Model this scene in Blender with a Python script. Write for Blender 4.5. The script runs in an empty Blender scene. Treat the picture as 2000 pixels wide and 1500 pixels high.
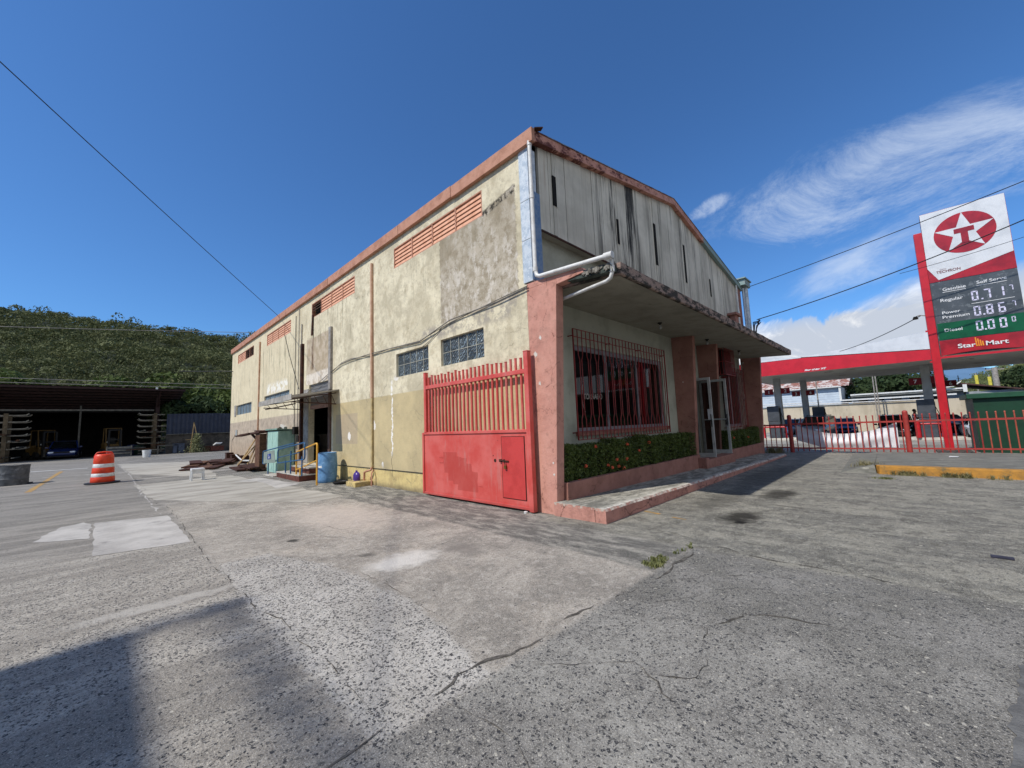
import bpy, math, random
import numpy as np
from mathutils import Vector, Matrix, noise as mnoise
random.seed(7)
scene = bpy.context.scene
col = scene.collection
PI = math.pi

# ------------------------------------------------------------------ camera
F_PX = 776.1127
CAM = np.array([-5.29172, -4.28665, 1.5])
def cam_axes(yaw, pitch, roll):
    f = np.array([math.sin(yaw)*math.cos(pitch), math.cos(yaw)*math.cos(pitch), math.sin(pitch)])
    r = np.cross(f, [0, 0, 1]); r = r/np.linalg.norm(r)
    u = np.cross(r, f)
    return math.cos(roll)*r+math.sin(roll)*u, -math.sin(roll)*r+math.cos(roll)*u, f
RT, UP, FW = cam_axes(math.radians(45.42913), math.radians(5.99498), math.radians(-2.27035))
cd = bpy.data.cameras.new('camera'); cam = bpy.data.objects.new('camera', cd); col.objects.link(cam)
cd.sensor_width = 36.0; cd.lens = F_PX/2000*36.0; cd.clip_start = 0.05; cd.clip_end = 20000
mw = Matrix.Identity(4)
for i in range(3):
    mw[i][0] = RT[i]; mw[i][1] = UP[i]; mw[i][2] = -FW[i]; mw[i][3] = CAM[i]
cam.matrix_world = mw
scene.camera = cam

# ------------------------------------------------------------------ light
scene.view_settings.view_transform = 'Standard'
scene.view_settings.look = 'None'
scene.view_settings.gamma = 1
scene.view_settings.exposure = 0.0
SUN = Vector((-1.0, 0.18, 1.15)).normalized()
sun_el = math.asin(SUN.z); sun_az = math.atan2(SUN.x, SUN.y)
sd = bpy.data.lights.new('sun', 'SUN'); so = bpy.data.objects.new('sun', sd); col.objects.link(so)
sd.energy = 4.0; sd.angle = math.radians(0.65); sd.color = (1.0, 0.955, 0.88)
so.rotation_euler = SUN.to_track_quat('Z', 'Y').to_euler()
so.location = (-30, 5, 40)

# ------------------------------------------------------------------ node helpers
def hexc(h, k=1.0):
    h = h.lstrip('#'); out = []
    for i in (0, 2, 4):
        c = int(h[i:i+2], 16)/255
        out.append((c/12.92 if c <= 0.04045 else ((c+0.055)/1.055)**2.4)*k)
    return tuple(out)+(1.0,)
class NT:
    def __init__(s, tree):
        s.t = tree; s.nodes = tree.nodes; s.links = tree.links
    def put(s, sock, v):
        if isinstance(v, bpy.types.NodeSocket): s.links.new(v, sock)
        elif v is not None: sock.default_value = v
    def n(s, typ, ins=None, **props):
        nd = s.nodes.new(typ)
        for k, v in props.items(): setattr(nd, k, v)
        for k, v in (ins or {}).items(): s.put(nd.inputs[k], v)
        return nd
    def m(s, op, a, b=None, c=None, clamp=False):
        nd = s.nodes.new('ShaderNodeMath'); nd.operation = op; nd.use_clamp = clamp
        s.put(nd.inputs[0], a); s.put(nd.inputs[1], b) if b is not None else None
        if c is not None: s.put(nd.inputs[2], c)
        return nd.outputs[0]
    def add(s, a, b): return s.m('ADD', a, b)
    def sub(s, a, b): return s.m('SUBTRACT', a, b)
    def mul(s, a, b): return s.m('MULTIPLY', a, b)
    def mx(s, a, b): return s.m('MAXIMUM', a, b)
    def mn(s, a, b): return s.m('MINIMUM', a, b)
    def inv(s, a): return s.m('SUBTRACT', 1.0, a, clamp=True)
    def ss(s, v, lo, hi, a=0.0, b=1.0):
        nd = s.n('ShaderNodeMapRange', {'Value': v, 'From Min': lo, 'From Max': hi, 'To Min': a, 'To Max': b}, interpolation_type='SMOOTHSTEP')
        return nd.outputs[0]
    def lin(s, v, lo, hi, a=0.0, b=1.0):
        nd = s.n('ShaderNodeMapRange', {'Value': v, 'From Min': lo, 'From Max': hi, 'To Min': a, 'To Max': b})
        return nd.outputs[0]
    def mix(s, f, a, b, mode='MIX'):
        nd = s.nodes.new('ShaderNodeMix'); nd.data_type = 'RGBA'; nd.blend_type = mode; nd.clamp_factor = True
        s.put(nd.inputs[0], f); s.put(nd.inputs[6], a); s.put(nd.inputs[7], b)
        return nd.outputs[2]
    def coord(s, which='Object'): return s.n('ShaderNodeTexCoord').outputs[which]
    def scale(s, v, sc):
        nd = s.nodes.new('ShaderNodeVectorMath'); nd.operation = 'MULTIPLY'
        s.put(nd.inputs[0], v); nd.inputs[1].default_value = sc if not isinstance(sc, (int, float)) else (sc, sc, sc)
        return nd.outputs[0]
    def vadd(s, a, b):
        nd = s.nodes.new('ShaderNodeVectorMath'); nd.operation = 'ADD'
        s.put(nd.inputs[0], a); s.put(nd.inputs[1], b); return nd.outputs[0]
    def noise(s, v, sc, det=4.0, rough=0.55, dist=0.0, out=0):
        return s.n('ShaderNodeTexNoise', {'Vector': v, 'Scale': sc, 'Detail': det, 'Roughness': rough, 'Distortion': dist}).outputs[out]
    def vor(s, v, sc, feature='F1', rnd=1.0):
        return s.n('ShaderNodeTexVoronoi', {'Vector': v, 'Scale': sc, 'Randomness': rnd}, feature=feature)
    def sep(s, v): return s.n('ShaderNodeSeparateXYZ', {0: v}).outputs
    def comb(s, x, y, z): return s.n('ShaderNodeCombineXYZ', {0: x, 1: y, 2: z}).outputs[0]
    def rect(s, a, a0, a1, b, b0, b1, soft=0.02):
        m = s.mul(s.ss(a, a0-soft, a0+soft), s.ss(a, a1-soft, a1+soft, 1.0, 0.0))
        return s.mul(m, s.mul(s.ss(b, b0-soft, b0+soft), s.ss(b, b1-soft, b1+soft, 1.0, 0.0)))
def new_mat(name):
    m = bpy.data.materials.new(name); m.use_nodes = True
    nt = NT(m.node_tree); bs = m.node_tree.nodes['Principled BSDF']
    return m, nt, bs
def bump(nt, bs, h, dist=0.01, st=1.0):
    b = nt.n('ShaderNodeBump', {'Height': h, 'Distance': dist, 'Strength': st})
    nt.links.new(b.outputs[0], bs.inputs['Normal'])
MATS = {}
def weathered(name, c1, c2=None, rough=0.8, sc=3.0, lo=0.4, hi=0.65, bmp=0.002, bsc=60, metal=0.0, spec=0.3, stretch=(1, 1, 1), c3=None, lo3=0.6, hi3=0.72, sc3=6):
    """painted or raw surface with two tones of wear and a fine tooth"""
    if name in MATS: return MATS[name]
    m, nt, bs = new_mat(name)
    c1 = hexc(c1) if isinstance(c1, str) else c1
    c2 = c1 if c2 is None else (hexc(c2) if isinstance(c2, str) else c2)
    v = nt.scale(nt.coord(), stretch)
    nz = nt.noise(v, sc, 6, 0.62)
    c = nt.mix(nt.ss(nz, lo, hi), c1, c2)
    fine = nt.noise(nt.coord(), bsc, 3, 0.6)
    if c3 is not None:
        n3 = nt.noise(nt.vadd(v, (5.2, 1.3, 9.1)), sc3, 7, 0.7)
        c = nt.mix(nt.ss(n3, lo3, hi3), c, hexc(c3))
    c = nt.mix(nt.lin(fine, 0.3, 0.7, 0.0, 0.16), c, (0.02, 0.02, 0.02, 1))
    nt.put(bs.inputs['Base Color'], c)
    bs.inputs['Roughness'].default_value = rough
    bs.inputs['Metallic'].default_value = metal
    bs.inputs['Specular IOR Level'].default_value = spec
    if bmp: bump(nt, bs, nt.add(fine, nt.mul(nz, 2.0)), bmp*3, 0.6)
    MATS[name] = m; return m

# ------------------------------------------------------------------ world: sky with clouds
world = bpy.data.worlds.new('World'); scene.world = world; world.use_nodes = True
wt = NT(world.node_tree)
bg = world.node_tree.nodes['Background']
sky = wt.n('ShaderNodeTexSky')
sky.sky_type = 'NISHITA'; sky.sun_disc = False; sky.sun_elevation = sun_el; sky.sun_rotation = sun_az
sky.altitude = 100; sky.air_density = 1.0; sky.dust_density = 0.35; sky.ozone_density = 3.2
gen = wt.coord('Generated')
def local_frame(c):
    c = Vector(c).normalized(); u = c.cross(Vector((0, 0, 1))).normalized(); v = u.cross(c)
    return c, u, v
def dot(v, a):
    nd = wt.nodes.new('ShaderNodeVectorMath'); nd.operation = 'DOT_PRODUCT'
    wt.put(nd.inputs[0], v); nd.inputs[1].default_value = tuple(a); return nd.outputs['Value']
def cloud_patch(c, ru, rv, tilt, sc, stretch, lo, hi, dens, seed, rough=0.62):
    """one bank of cloud around sky direction c"""
    c, u, v = local_frame(c)
    k = wt.mx(dot(gen, c), 0.02)
    a = wt.m('DIVIDE', dot(gen, u), k); b = wt.m('DIVIDE', dot(gen, v), k)
    ct, st = math.cos(tilt), math.sin(tilt)
    a2 = wt.add(wt.mul(a, ct), wt.mul(b, st)); b2 = wt.sub(wt.mul(b, ct), wt.mul(a, st))
    vec = wt.comb(wt.mul(a2, stretch), b2, seed)
    wob = wt.noise(vec, sc*0.5, 3, 0.5)
    r = wt.add(wt.m('POWER', wt.m('ABSOLUTE', wt.mul(a2, 1/ru)), 2.0), wt.m('POWER', wt.m('ABSOLUTE', wt.mul(b2, 1/rv)), 2.0))
    env = wt.ss(wt.add(r, wt.mul(wt.sub(wob, 0.5), 1.6)), 0.1, 1.25, 1.0, 0.0)
    nz = wt.noise(vec, sc, 9, rough, 0.6)
    d = wt.mul(wt.ss(wt.add(nz, wt.mul(wt.sub(env, 0.6), 0.35)), lo, hi), env)
    front = wt.ss(dot(gen, c), 0.3, 0.5)
    return wt.mul(wt.mul(d, dens), front), nz
c1, n1 = cloud_patch((0.915, 0.0, 0.39), 0.42, 0.12, -0.03, 6.5, 0.5, 0.49, 0.84, 0.56, 1.7, 0.76)
c2, n2 = cloud_patch((0.965, 0.02, 0.275), 0.17, 0.055, 0.3, 9.0, 0.5, 0.42, 0.85, 0.6, 4.1, 0.66)
c3, n3 = cloud_patch((0.863, 0.251, 0.438), 0.05, 0.022, 0.3, 16.0, 0.8, 0.42, 0.78, 0.45, 8.9, 0.74)
c4, n4 = cloud_patch((0.985, 0.11, 0.125), 0.34, 0.082, 0.0, 9.5, 0.9, 0.40, 0.48, 1.0, 12.6, 0.64)
fill_cloud, n6 = cloud_patch((-0.25, -0.88, 0.40), 1.5, 0.75, 0.0, 2.2, 0.8, 0.30, 0.52, 0.95, 21.0, 0.6)  # unseen bank behind the camera, added to brighten and neutralise the shade
c5, n5 = cloud_patch((0.985, -0.07, 0.15), 0.22, 0.085, 0.0, 8.5, 0.75, 0.38, 0.54, 0.95, 15.2, 0.60)
cirrus = wt.m('MINIMUM', wt.add(wt.add(c1, c2), c3), 0.85)
cum = wt.m('MINIMUM', wt.add(wt.add(c4, c5), fill_cloud), 1.0)
skyc = wt.mix(1.0, sky.outputs[0], (0.56, 0.93, 1.30, 1), 'MULTIPLY')
c = wt.mix(cirrus, skyc, (6.6, 7.4, 8.6, 1))
cumcol = wt.mix(wt.ss(n4, 0.45, 0.60), (5.0, 5.5, 6.4, 1), (9.2, 9.2, 9.2, 1))
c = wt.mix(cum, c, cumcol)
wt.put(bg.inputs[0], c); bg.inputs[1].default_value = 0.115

# ------------------------------------------------------------------ mesh helpers
class MB:
    def __init__(s): s.v = []; s.f = []
    def raw(s, vs, fs):
        o = len(s.v); s.v += [tuple(map(float, p)) for p in vs]; s.f += [tuple(i+o for i in f) for f in fs]; return s
    def box(s, x0, x1, y0, y1, z0, z1):
        vs = [(x, y, z) for z in (z0, z1) for y in (y0, y1) for x in (x0, x1)]
        return s.raw(vs, [(0, 2, 3, 1), (4, 5, 7, 6), (0, 1, 5, 4), (2, 6, 7, 3), (0, 4, 6, 2), (1, 3, 7, 5)])
    def obox(s, c, ax, ay, az):
        """box from centre and three half-axis vectors"""
        c = Vector(c); ax = Vector(ax); ay = Vector(ay); az = Vector(az)
        vs = [c+ax*i+ay*j+az*k for k in (-1, 1) for j in (-1, 1) for i in (-1, 1)]
        return s.raw(vs, [(0, 2, 3, 1), (4, 5, 7, 6), (0, 1, 5, 4), (2, 6, 7, 3), (0, 4, 6, 2), (1, 3, 7, 5)])
    def beam(s, a, b, w, h, up=(0, 0, 1)):
        a = Vector(a); b = Vector(b); d = (b-a); L = d.length; d.normalize()
        u = Vector(up)
        if abs(d.dot(u)) > 0.98: u = Vector((1, 0, 0))
        sd_ = d.cross(u).normalized(); u = sd_.cross(d)
        return s.obox((a+b)/2, d*L/2, sd_*w/2, u*h/2)
    def cyl(s, a, b, r0, r1=None, n=12, cap=True):
        r1 = r0 if r1 is None else r1
        a = Vector(a); b = Vector(b); d = (b-a).normalized()
        u = d.orthogonal().normalized(); w = d.cross(u)
        vs = []
        for p, r in ((a, r0), (b, r1)):
            for i in range(n):
                t = 2*PI*i/n; vs.append(p+u*r*math.cos(t)+w*r*math.sin(t))
        fs = [(i, (i+1) % n, n+(i+1) % n, n+i) for i in range(n)]
        if cap: fs += [tuple(range(n-1, -1, -1)), tuple(range(n, 2*n))]
        return s.raw(vs, fs)
    def tube(s, pts, r, n=8, cap=True):
        pts = [Vector(p) for p in pts]; vs = []; prev = None
        for i, p in enumerate(pts):
            d = (pts[min(i+1, len(pts)-1)]-pts[max(i-1, 0)]).normalized()
            u = d.orthogonal().normalized() if prev is None else (prev-d*prev.dot(d)).normalized()
            prev = u; w = d.cross(u); rr = r[i] if isinstance(r, (list, tuple)) else r
            for k in range(n):
                t = 2*PI*k/n; vs.append(p+u*rr*math.cos(t)+w*rr*math.sin(t))
        fs = []
        for i in range(len(pts)-1):
            for k in range(n):
                fs.append((i*n+k, i*n+(k+1) % n, (i+1)*n+(k+1) % n, (i+1)*n+k))
        if cap: fs += [tuple(range(n-1, -1, -1)), tuple(range((len(pts)-1)*n, len(pts)*n))]
        return s.raw(vs, fs)
    def lathe(s, prof, c=(0, 0, 0), n=28, sx=1.0, sy=1.0):
        vs = []; m = len(prof)
        for i in range(n):
            t = 2*PI*i/n
            for r, z in prof: vs.append((c[0]+r*math.cos(t)*sx, c[1]+r*math.sin(t)*sy, c[2]+z))
        fs = []
        for i in range(n):
            j = (i+1) % n
            for k in range(m-1): fs.append((i*m+k, j*m+k, j*m+k+1, i*m+k+1))
        return s.raw(vs, fs)
    def prism(s, poly, axis, a, b):
        """poly in the two other axes (in x,y,z order), extruded from a to b along axis"""
        n = len(poly); vs = []
        for t in (a, b):
            for p in poly:
                q = list(p); q.insert(axis, t); vs.append(q)
        fs = [tuple(range(n-1, -1, -1)), tuple(range(n, 2*n))]+[(i, (i+1) % n, n+(i+1) % n, n+i) for i in range(n)]
        return s.raw(vs, fs)
    def quad(s, *p): return s.raw(p, [tuple(range(len(p)))])
    def build(s, name, mat, parent=None, smooth=None, bevel=0, seg=2):
        me = bpy.data.meshes.new(name); me.from_pydata(s.v, [], s.f); me.update()
        o = bpy.data.objects.new(name, me); col.objects.link(o)
        if mat is not None: me.materials.append(mat)
        import bmesh
        bm = bmesh.new(); bm.from_mesh(me); bmesh.ops.recalc_face_normals(bm, faces=bm.faces); bm.to_mesh(me); bm.free()
        if smooth:
            me.polygons.foreach_set('use_smooth', [True]*len(me.polygons))
            me.set_sharp_from_angle(angle=math.radians(smooth))
        if bevel:
            md = o.modifiers.new('bevel', 'BEVEL'); md.width = bevel; md.segments = seg; md.limit_method = 'ANGLE'; md.angle_limit = math.radians(40)
        if parent is not None: put_under(o, parent)
        return o
def put_under(o, parent):
    o.parent = parent
    m = Matrix.Identity(4); p = parent; chain = []
    while p is not None: chain.append(p); p = p.parent
    for q in reversed(chain): m = m @ q.matrix_parent_inverse @ q.matrix_basis
    o.matrix_parent_inverse = m.inverted()
def tag(o, label, cat, group=None):
    o['label'] = label; o['category'] = cat
    if group: o['group'] = group
    return o
def kind(o, k='structure'): o['kind'] = k; return o
def thing(name, label, cat, loc=(0, 0, 0), group=None, rz=0.0):
    o = bpy.data.objects.new(name, None); col.objects.link(o); o.empty_display_size = 0.2
    o.location = loc; o.rotation_euler = (0, 0, rz)
    return tag(o, label, cat, group)
CHILD = {}
def copy_tree(o, parent=None):
    c_ = o.copy(); col.objects.link(c_)
    if parent is not None: c_.parent = parent
    for ch in [x for x in list(scene.collection.objects) if x.parent == o]: copy_tree(ch, c_)
    return c_
def text_mesh(s, size, mat, name, parent, origin, ux, uz, extrude=0.004, bold=0.0, align='LEFT', width=None, shear=0.0):
    """lettering as a mesh; origin = baseline start, ux = reading direction, uz = up"""
    cu = bpy.data.curves.new(name, 'FONT'); cu.body = s; cu.size = size; cu.extrude = extrude; cu.offset = bold; cu.align_x = align; cu.shear = shear
    tmp = bpy.data.objects.new('tmp', cu); col.objects.link(tmp)
    dg = bpy.context.evaluated_depsgraph_get(); ev = tmp.evaluated_get(dg)
    me = bpy.data.meshes.new_from_object(ev); bpy.data.objects.remove(tmp)
    ux = Vector(ux).normalized(); uz = Vector(uz).normalized(); nn = ux.cross(uz)
    xs = [v.co.x for v in me.vertices]; k = 1.0
    if width: k = width/(max(xs)-min(xs))
    for v in me.vertices:
        p = v.co.copy(); v.co = Vector(origin)+ux*p.x*k+uz*p.y+nn*p.z
    me.materials.clear(); me.materials.append(mat)
    o = bpy.data.objects.new(name, me); col.objects.link(o)
    if parent is not None: put_under(o, parent)
    return o
def gz(x, y):
    """ground height of the yard"""
    a = min(max((y-10)*0.008, 0), 0.2)
    b = -min(max((x-14.6)*0.035, 0), 0.42)
    return a+b

# ------------------------------------------------------------------ ground
def ground_material():
    m, nt, bs = new_mat('yard_concrete')
    P = nt.coord(); s = nt.sep(P)
    wob = nt.noise(P, 2.6, 4, 0.6); wob2 = nt.noise(nt.vadd(P, (7, 3, 0)), 2.6, 4, 0.6)
    big = nt.noise(P, 0.55, 5, 0.6)
    x = nt.add(s[0], nt.lin(wob, 0.2, 0.8, -0.10, 0.10)); y = nt.add(s[1], nt.lin(wob2, 0.2, 0.8, -0.10, 0.10))
    # zones
    right = nt.ss(s[1], -2.30, -2.38)                       # slabs on this side of the long joint
    frontz = nt.mul(nt.ss(x, -0.52, -0.36), nt.ss(y, 0.2, 0.0))   # forecourt before the canopy
    left = nt.mul(nt.ss(s[0], -4.27, -4.36), nt.inv(right))
    far = nt.ss(y, 7.2, 9.5)
    slabB = nt.mul(nt.mul(nt.ss(x, -4.38, -4.30), nt.ss(nt.add(x, nt.mul(nt.m('POWER', nt.m('ABSOLUTE', nt.add(y, 0.6)), 2.0), 0.09)), -3.30, -3.40)), nt.mul(nt.ss(y, 1.75, 1.6), nt.inv(right)))
    strip = nt.mul(nt.ss(x, -1.46, -1.32), nt.mul(nt.inv(right), nt.ss(y, 9.5, 8.0)))
    # tones
    st = nt.noise(nt.scale(P, (0.35, 1.6, 1)), 1.5, 6, 0.65)       # streaks along x
    st2 = nt.noise(nt.scale(nt.vadd(P, (3, 11, 0)), (1.5, 0.45, 1)), 1.9, 8, 0.74)
    stfar = nt.noise(nt.scale(nt.vadd(P, (3, 11, 0)), (0.3, 1.3, 1)), 1.6, 8, 0.74)
    mid = nt.noise(P, 1.3, 7, 0.66)
    fine = nt.noise(P, 34, 4, 0.7)
    grit = nt.noise(P, 120, 3, 0.7)
    base = nt.mix(nt.ss(mid, 0.35, 0.68), hexc('#bdb4a6'), hexc('#8f887d'))      # smooth pale slab by the gate
    base = nt.mix(nt.mul(nt.ss(nt.noise(P, 0.9, 5, 0.6), 0.5, 0.68), 0.55), base, hexc('#c8bba9'))
    base = nt.mix(nt.ss(nt.noise(P, 5.5, 7, 0.75), 0.47, 0.60, 0, 0.5), base, hexc('#837d73'))
    base = nt.mix(nt.ss(nt.noise(nt.vadd(P, (8, 1, 0)), 11, 6, 0.75), 0.50, 0.62, 0, 0.45), base, hexc('#d4ccbf'))
    cR = nt.mix(nt.ss(mid, 0.34, 0.66), nt.mix(nt.ss(s[0], -3.2, -1.2), hexc('#aaa69c'), hexc('#96928a')), nt.mix(nt.ss(s[0], -3.2, -1.2), hexc('#85817a'), hexc('#77746b')))
    cR = nt.mix(nt.mul(nt.ss(big, 0.5, 0.7), 0.5), cR, hexc('#b3aea3'))
    cR = nt.mix(nt.ss(nt.noise(P, 8, 7, 0.75), 0.48, 0.62, 0, 0.5), cR, hexc('#77736b'))
    cF = nt.mix(nt.ss(st2, 0.40, 0.60), hexc('#77746a'), hexc('#a09b8c'))
    cF = nt.mix(nt.ss(nt.noise(nt.vadd(P, (4, 4, 0)), 3.2, 8, 0.75), 0.49, 0.60, 0, 0.7), cF, hexc('#57544b'))
    cF = nt.mix(nt.ss(nt.noise(nt.vadd(P, (4, 4, 9)), 9, 7, 0.78), 0.52, 0.62, 0, 0.6), cF, hexc('#b9b4a5'))
    cL = nt.mix(nt.ss(st, 0.36, 0.62), hexc('#c4bcae'), hexc('#968f84'))
    cB = nt.mix(nt.ss(mid, 0.3, 0.7), hexc('#d2ccc1'), hexc('#b0aaa0'))
    cS = nt.mix(nt.ss(nt.noise(nt.scale(P, (2.4, 0.8, 1)), 2.4, 8, 0.74), 0.42, 0.62), hexc('#62605a'), hexc('#a9a498'))
    cFar = nt.mix(nt.ss(stfar, 0.44, 0.66), hexc('#6f6b64'), hexc('#9a958b'))
    cFar = nt.mix(nt.ss(nt.noise(nt.scale(P, (0.3, 1.5, 1)), 1.1, 4, 0.5), 0.56, 0.64, 0, 0.8), cFar, hexc('#b5afa6'))
    c = nt.mix(left, base, cL)
    c = nt.mix(slabB, c, cB)
    c = nt.mix(far, c, cFar)
    c = nt.mix(strip, c, cS)
    c = nt.mix(right, c, cR)
    c = nt.mix(frontz, c, cF)
    leftfar = nt.mul(left, nt.ss(y, 2.4, 5.0))
    c = nt.mix(nt.mul(leftfar, 0.8), c, nt.mix(nt.ss(st, 0.4, 0.6), hexc('#99938a'), hexc('#7b766e')))
    # exposed stones
    ws = nt.vadd(P, nt.comb(nt.mul(nt.sub(nt.noise(P, 45, 2, 0.5), 0.5), 0.03), nt.mul(nt.sub(nt.noise(nt.vadd(P, (9, 9, 0)), 45, 2, 0.5), 0.5), 0.03), 0.0))
    flat = nt.scale(ws, (1, 1, 0.0))
    v1 = nt.vor(flat, 46); v2 = nt.vor(nt.vadd(flat, (3.1, 5.7, 0)), 72)
    pick1 = nt.sep(v1.outputs['Color']); pick2 = nt.sep(v2.outputs['Color'])
    dens = nt.add(nt.mul(left, nt.mul(nt.ss(st, 0.62, 0.40, 0.25, 1.1), nt.ss(y, 4.5, 1.8))), nt.mul(slabB, 0.95))
    dens = nt.add(dens, nt.mul(nt.mul(right, nt.inv(frontz)), nt.lin(mid, 0.3, 0.7, 0.35, 0.9)))
    dens = nt.add(dens, nt.mul(frontz, 0.25))
    dens = nt.add(dens, 0.05)
    r1 = nt.mul(nt.ss(pick1[1], 0, 1, 0.20, 0.50), 1.0)
    stone1 = nt.mul(nt.ss(nt.sub(r1, v1.outputs['Distance']), 0.0, 0.07), nt.m('LESS_THAN', pick1[0], nt.mul(dens, 0.85)))
    stone2 = nt.mul(nt.ss(nt.sub(nt.mul(r1, 0.9), v2.outputs['Distance']), 0.0, 0.08), nt.m('LESS_THAN', pick2[0], nt.mul(dens, 0.6)))
    stones = nt.mx(stone1, stone2)
    scol = nt.mix(nt.ss(pick1[2], 0.3, 0.95), hexc('#36383c'), hexc('#6b6964'))
    scol = nt.mix(nt.m('GREATER_THAN', pick1[2], 0.95), scol, hexc('#c9c3b4'))
    c = nt.mix(nt.mul(stones, 0.93), c, scol)
    # fine speckle and grit
    c = nt.mix(nt.lin(fine, 0.32, 0.72, 0.0, 0.6), c, nt.mix(0.5, c, (0.02, 0.02, 0.02, 1)))
    c = nt.mix(nt.ss(grit, 0.52, 0.66, 0.0, 0.7), c, hexc('#d8d2c6'))
    c = nt.mix(nt.ss(nt.noise(nt.vadd(P, (2, 7, 0)), 17, 6, 0.8), 0.50, 0.60, 0.0, 0.5), c, nt.mix(0.45, c, (0.03, 0.028, 0.025, 1)))
    c = nt.mix(nt.ss(nt.noise(P, 70, 2, 0.6), 0.55, 0.68, 0.0, 0.7), c, hexc('#4c4a47'))
    # oil and rust stains, pale patches, painted canopy shade
    def blob(cx, cy, rx, ry, f, colr, amt):
        nonlocal c
        a = nt.m('POWER', nt.mul(nt.sub(x, cx), 1/rx), 2.0); b = nt.m('POWER', nt.mul(nt.sub(y, cy), 1/ry), 2.0)
        d = nt.add(nt.add(a, b), nt.mul(nt.sub(nt.noise(P, 7, 5, 0.65), 0.5), 1.6))
        c = nt.mix(nt.mul(nt.ss(d, f, 0.0), amt), c, hexc(colr))
    blob(1.45, -2.35, 0.55, 0.30, 1.3, '#2b2822', 0.92)
    blob(1.15, -2.45, 0.14, 0.09, 1.1, '#171512', 0.95)
    blob(3.75, -2.40, 0.70, 0.30, 1.3, '#2f2c26', 0.88)
    blob(2.8, -1.7, 1.6, 0.35, 1.2, '#55524b', 0.6)  # this long band and the next: canopy shade painted on the ground
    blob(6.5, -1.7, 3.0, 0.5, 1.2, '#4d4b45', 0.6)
    blob(-2.82, 0.02, 0.45, 0.28, 1.6, '#dcd7cd', 0.75)
    blob(-3.36, 2.1, 0.10, 0.13, 1.0, '#3a3835', 0.9)
    blob(-3.0, 0.55, 0.12, 0.12, 1.0, '#4e4b46', 0.7)
    blob(-2.1, -0.15, 0.25, 0.35, 1.1, '#7d776f', 0.7)
    blob(-2.3, 3.3, 0.8, 1.8, 1.2, '#cdbfb0', 0.5)
    blob(-4.9, 0.75, 0.75, 0.13, 1.1, '#c4beb3', 0.6)
    blob(-1.9, 11.2, 0.8, 2.2, 1.1, '#8a8070', 0.5)
    blob(-1.5, 24.0, 2.2, 4.0, 1.1, '#5f5348', 0.6)
    nt.put(bs.inputs['Base Color'], c)
    bs.inputs['Roughness'].default_value = 0.88; bs.inputs['Specular IOR Level'].default_value = 0.25
    h = nt.add(nt.mul(stones, -0.5), nt.add(nt.mul(fine, 0.8), nt.add(nt.mul(grit, 0.4), nt.mul(wob, 1.0))))
    bump(nt, bs, h, 0.014, 0.95)
    return m
def grid_axis(lo, hi, parts):
    out = [lo]
    for a, b, st in parts:
        k = a
        while k < b: out.append(k); k += st
    out.append(hi); return sorted(set(round(v, 4) for v in out))
def make_ground():
    xs = grid_axis(-4000, 4000, [(-600, -60, 60), (-60, -12, 6), (-12, 14, 1.0), (14, 30, 0.8), (30, 60, 5), (60, 700, 80)])
    ys = grid_axis(-4000, 4000, [(-600, -60, 60), (-60, -10, 6), (-10, 10, 1.0), (10, 40, 2.5), (40, 60, 5), (60, 700, 80)])
    vs = [(x, y, gz(x, y)) for y in ys for x in xs]; n = len(xs)
    fs = [(j*n+i, j*n+i+1, (j+1)*n+i+1, (j+1)*n+i) for j in range(len(ys)-1) for i in range(n-1)]
    b = MB(); b.raw(vs, fs)
    o = b.build('ground', ground_material()); return kind(o)
make_ground()

def sheet(name, pts, mat, lift=0.004, jag=0.02, sub=0.25):
    """irregular flat sheet lying on the ground (its outline roughened)"""
    P2 = []
    n = len(pts)
    for i in range(n):
        a = Vector(pts[i][:2]); b_ = Vector(pts[(i+1) % n][:2]); L = (b_-a).length; k = max(1, int(L/sub))
        for j in range(k):
            p = a.lerp(b_, j/k); nn = Vector((-(b_-a).y, (b_-a).x)).normalized()
            P2.append(p+nn*random.uniform(-jag, jag)*(0 if j == 0 else 1))
    mb = MB(); mb.raw([(p.x, p.y, gz(p.x, p.y)+lift) for p in P2], [tuple(range(len(P2)))])
    return kind(mb.build(name, mat))
M_patch = weathered('patch_concrete', '#c2bdb5', '#a49f98', 0.9, 1.6, 0.35, 0.7, 0.002, 50, c3='#8b8782', lo3=0.56, hi3=0.7, sc3=2.2)
M_patch2 = weathered('patch_concrete_warm', '#b8b2a6', '#928c81', 0.9, 1.2, 0.35, 0.7, 0.002, 40, stretch=(0.5, 1.4, 1), c3='#8a857d', lo3=0.55, hi3=0.72, sc3=1.8)
sheet('concrete_patch', [(-5.37, 3.55), (-4.38, 3.31), (-4.40, 6.32), (-5.40, 6.66)], M_patch)
sheet('concrete_patch', [(-6.05, 5.49), (-5.44, 5.0), (-5.44, 6.62), (-5.55, 6.95), (-5.82, 6.73)], M_patch, sub=0.15, jag=0.04)
sheet('concrete_patch', [(-4.83, 29.1), (-1.5, 26.3), (-1.9, 20.0), (-2.36, 13.7), (-4.56, 19.5)], M_patch2, jag=0.06)
sheet('concrete_patch', [(-4.62, 14.1), (-1.92, 14.4), (-1.29, 5.4), (-2.07, 5.1), (-4.46, 9.3)], M_patch2, jag=0.05)
sheet('concrete_patch', [(-2.32, 11.8), (-1.45, 12.3), (-1.15, 8.95), (-2.37, 8.1)], M_patch, 0.008)
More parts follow.
